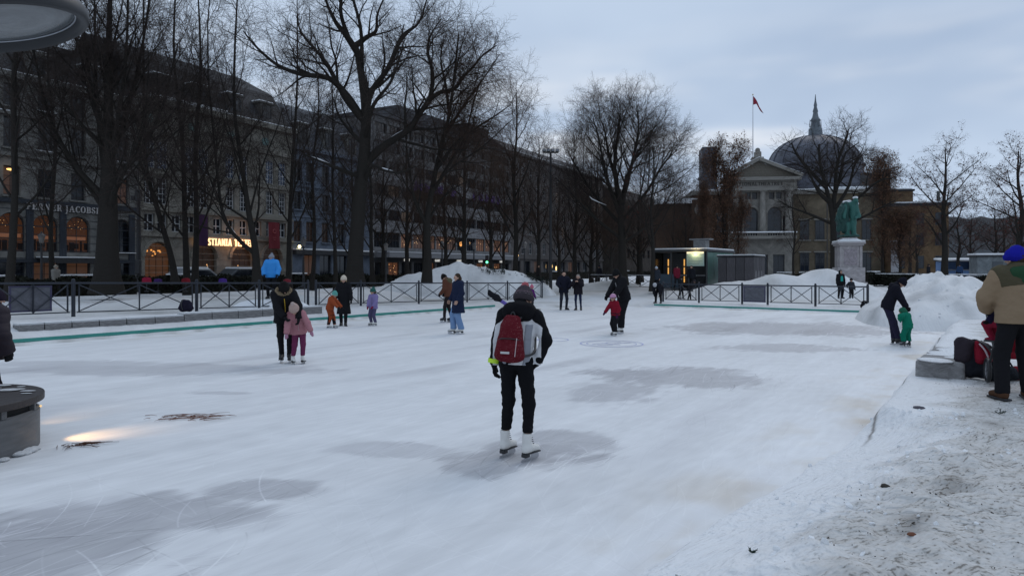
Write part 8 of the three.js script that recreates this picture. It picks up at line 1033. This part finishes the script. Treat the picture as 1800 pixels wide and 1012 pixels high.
person({ label: 'person in dark plum puffer coat standing behind the round bench, cut by the left edge', pos: V(-6.56, 0, -8.46), turn: rad(150), H: 1.70, cell: 0.012, lean: 0.16, feet: { L: [0.12, 0.02, 0], R: [-0.12, 0.0, 0] }, arms: { L: [0.25, 0.92, 0.2], R: [-0.27, 0.92, 0.14] }, armHint: { L: [1, -0.3, -0.8], R: [-1, -0.3, -0.8] }, outfit: { trousers: { mat: black }, top: { mat: F_(0.012, 0.007, 0.013, 0.7), hem: 0.08, thick: 0.06, quilt: 0.11 }, gloves: { mat: black }, hat: { kind: 'beanie', mat: wool(0.02, 0.015, 0.025) } }, shoes: { kind: 'boot', mat: blackBoot } });
for (const [px, py, h, dd, s, label, c] of [[326, 537, 0.47, 23.6, 1, 'small dark backpack standing on the snow by the left fence', [0.016, 0.014, 0.026]], [1520, 538, 0.2, 30.2, 0.8, 'small dark bag on the snow at the right end of the far fence', [0.014, 0.014, 0.016]]]) { const t = thing('bag', label, 'bag', gx(px, dd), h, -dd, 0.4); mesh('sack', nets([{ k: 0.08, prims: [cap(V(-0.1, 0.12, 0).multiplyScalar(s), V(-0.06, 0.32, 0).multiplyScalar(s), 0.14 * s, 0.1 * s), cap(V(0.1, 0.12, 0).multiplyScalar(s), V(0.07, 0.30, 0).multiplyScalar(s), 0.14 * s, 0.1 * s)], fold: folds(0.015, 9, 3) }], 0.02), F_(...c), t); mesh('strap', tube([V(-0.1, 0.4, 0.08).multiplyScalar(s), V(-0.14, 0.25, 0.17).multiplyScalar(s), V(-0.1, 0.06, 0.16).multiplyScalar(s)], 0.018 * s, 5), blackBoot, t); }
// far passers-by
const walker = (label, px, d, y, H, turn, top, legs, hat, extra = {}) => person({ label, pos: away(px, d, y), turn: rad(turn), H, cell: 0.028, feet: { L: [0.1, 0.16, 0], R: [-0.1, -0.16, 0] }, arms: { L: [0.26, 0.86, -0.06], R: [-0.26, 0.86, 0.14] }, outfit: { trousers: { mat: F_(...legs) }, top: { mat: F_(...top), hem: 0.14, thick: 0.035, fold: 0 }, gloves: { mat: black, mitten: true }, ...(hat ? { hat: { kind: 'beanie', mat: wool(...hat) } } : { hair: { mat: wool(0.03, 0.02, 0.015), long: 0.05 } }) }, shoes: { kind: 'boot', mat: blackBoot }, ...extra });
walker('pedestrian in pale coat walking past the lit shop entrance at far left', 97, 37, 0.42, 1.72, 80, [0.20, 0.19, 0.17], [0.03, 0.03, 0.035], [0.25, 0.22, 0.18]);
walker('person in dark red jacket standing inside the front of the glass kiosk', 1190, 48.6, 0.5, 1.70, 20, [0.15, 0.015, 0.03], [0.02, 0.02, 0.022], [0.02, 0.02, 0.02]);
walker('dark-clad person standing right of the red jacket at the glass kiosk', 1216, 48.4, 0.5, 1.66, -40, [0.015, 0.016, 0.02], [0.012, 0.012, 0.013], null);
walker('dark-clad person behind the left part of the far right fence', 1197, 41, 0.1, 1.36, 60, [0.014, 0.015, 0.018], [0.012, 0.012, 0.013], [0.02, 0.02, 0.022]);
walker('stooping dark-clad person right beside the other one behind the far right fence', 1212, 40.5, 0.02, 1.36, 100, [0.018, 0.016, 0.018], [0.012, 0.012, 0.013], [0.03, 0.025, 0.03], { lean: 0.6 });
walker('dark-clad walker on the path behind the pair at the far corner', 1054, 60, 0.5, 1.72, -60, [0.016, 0.016, 0.02], [0.012, 0.012, 0.013], [0.02, 0.02, 0.03]);
walker('dark-clad walker among the trees left of the floodlight mast', 946, 58, 0.5, 1.75, 70, [0.018, 0.016, 0.016], [0.012, 0.012, 0.013], null);
walker('dark-clad walker beyond the hedge, left of the dry-leaved small tree', 1633, 72, 0.65, 1.75, 30, [0.016, 0.017, 0.022], [0.012, 0.012, 0.013], [0.02, 0.02, 0.025]);
walker('walker in blue jacket before the left blue booth', 1688, 76, 0.7, 1.72, -50, [0.03, 0.06, 0.13], [0.012, 0.012, 0.013], [0.02, 0.02, 0.025]);
walker('dark-clad walker between the blue booths and the grey hut', 1712, 74, 0.7, 1.70, 120, [0.02, 0.02, 0.03], [0.012, 0.012, 0.013], [0.05, 0.02, 0.02]);
{ // the bronze: a robed figure with bowed head, cloak falling behind, snow on the shoulders
  const d = 51, Y = (py) => gy(py, d), S = d / F, x0 = gx(1492, d), t = thing('statue', 'green bronze statue of a cloaked standing man with snow on head and shoulders', 'statue', x0, 0, -d), q = (px, py, z) => V((px - 1492) * S, Y(py), z), verd = M(lin(0.035, 0.17, 0.145), 0.6, { map: grime, bumpMap: grimeBump, bumpScale: 0.02 }), verdDark = M(lin(0.018, 0.085, 0.075), 0.65, { map: grime, bumpMap: grimeBump, bumpScale: 0.02 });
  const fold = (x, y, z) => 0.035 * Math.sin(x * 17 + 1.5 * noise(x * 2, y * 1.4, z * 2) * 4 + z * 9) + 0.02 * noise(x * 7, y * 2.2, z * 7);
  mesh('body', nets([{ k: 0.12, prims: [cap(q(1487, 359, 0.02), q(1503, 359, 0.1), 0.17, 0.2), cap(q(1499, 364, 0.1), q(1500, 392, 0.08), 0.26, 0.2), cap(q(1499, 392, 0.1), q(1500, 412, 0.14), 0.22, 0.17), cap(q(1491, 394, -0.05), q(1490, 413, -0.02), 0.2, 0.16), cap(q(1503, 362, 0.2), q(1506, 380, 0.4), 0.15, 0.12), cap(q(1506, 380, 0.4), q(1499, 384, 0.48), 0.12, 0.1), cap(q(1486, 363, 0.05), q(1482, 382, 0.2), 0.16, 0.13), cap(q(1500, 412, 0.1), q(1503, 414, 0.4), 0.12, 0.09), cap(q(1490, 413, 0), q(1491, 414, 0.3), 0.11, 0.09)], fold: (x, y, z) => 0.015 * noise(x * 6, y * 5, z * 6) }, { k: 0.06, join: 0.08, prims: [cap(q(1499, 356, 0.22), q(1501, 352, 0.34), 0.16, 0.155), cap(q(1502, 354, 0.44), q(1502, 357, 0.5), 0.09, 0.07)] }], 0.035), verd, t);
  mesh('cloak', nets([{ k: 0.14, prims: [cap(q(1487, 360, -0.05), q(1478, 386, -0.15), 0.27, 0.26), cap(q(1478, 384, -0.15), q(1477, 404, -0.15), 0.25, 0.16), cap(q(1488, 364, -0.1), q(1488, 406, -0.15), 0.27, 0.22), cap(q(1480, 366, 0.0), q(1473, 384, 0.05), 0.22, 0.17), cap(q(1476, 384, 0), q(1474, 392, 0.02), 0.16, 0.10), cap(q(1488, 400, -0.15), q(1492, 412, -0.1), 0.18, 0.12), cap(q(1492, 362, -0.16), q(1492, 404, -0.2), 0.2, 0.14)], fold }], 0.035), verdDark, t);
  mesh('snow_cap', nets([{ k: 0.06, prims: [cap(q(1499, 348, 0.25), q(1502, 348, 0.36), 0.10, 0.10), cap(q(1494, 354, 0.05), q(1484, 355, 0.0), 0.11, 0.1), cap(q(1504, 354, 0.12), q(1507, 358, 0.15), 0.11, 0.08)], fold: folds(0.02, 6, 3) }], 0.03), snowClean, t);
  mesh('base', rbx(1.2, 0.16, 1.0, 0.04, 0, Y(414.5), 0), verdDark, t);
}
shade(scene);
renderer.render(scene, camera);
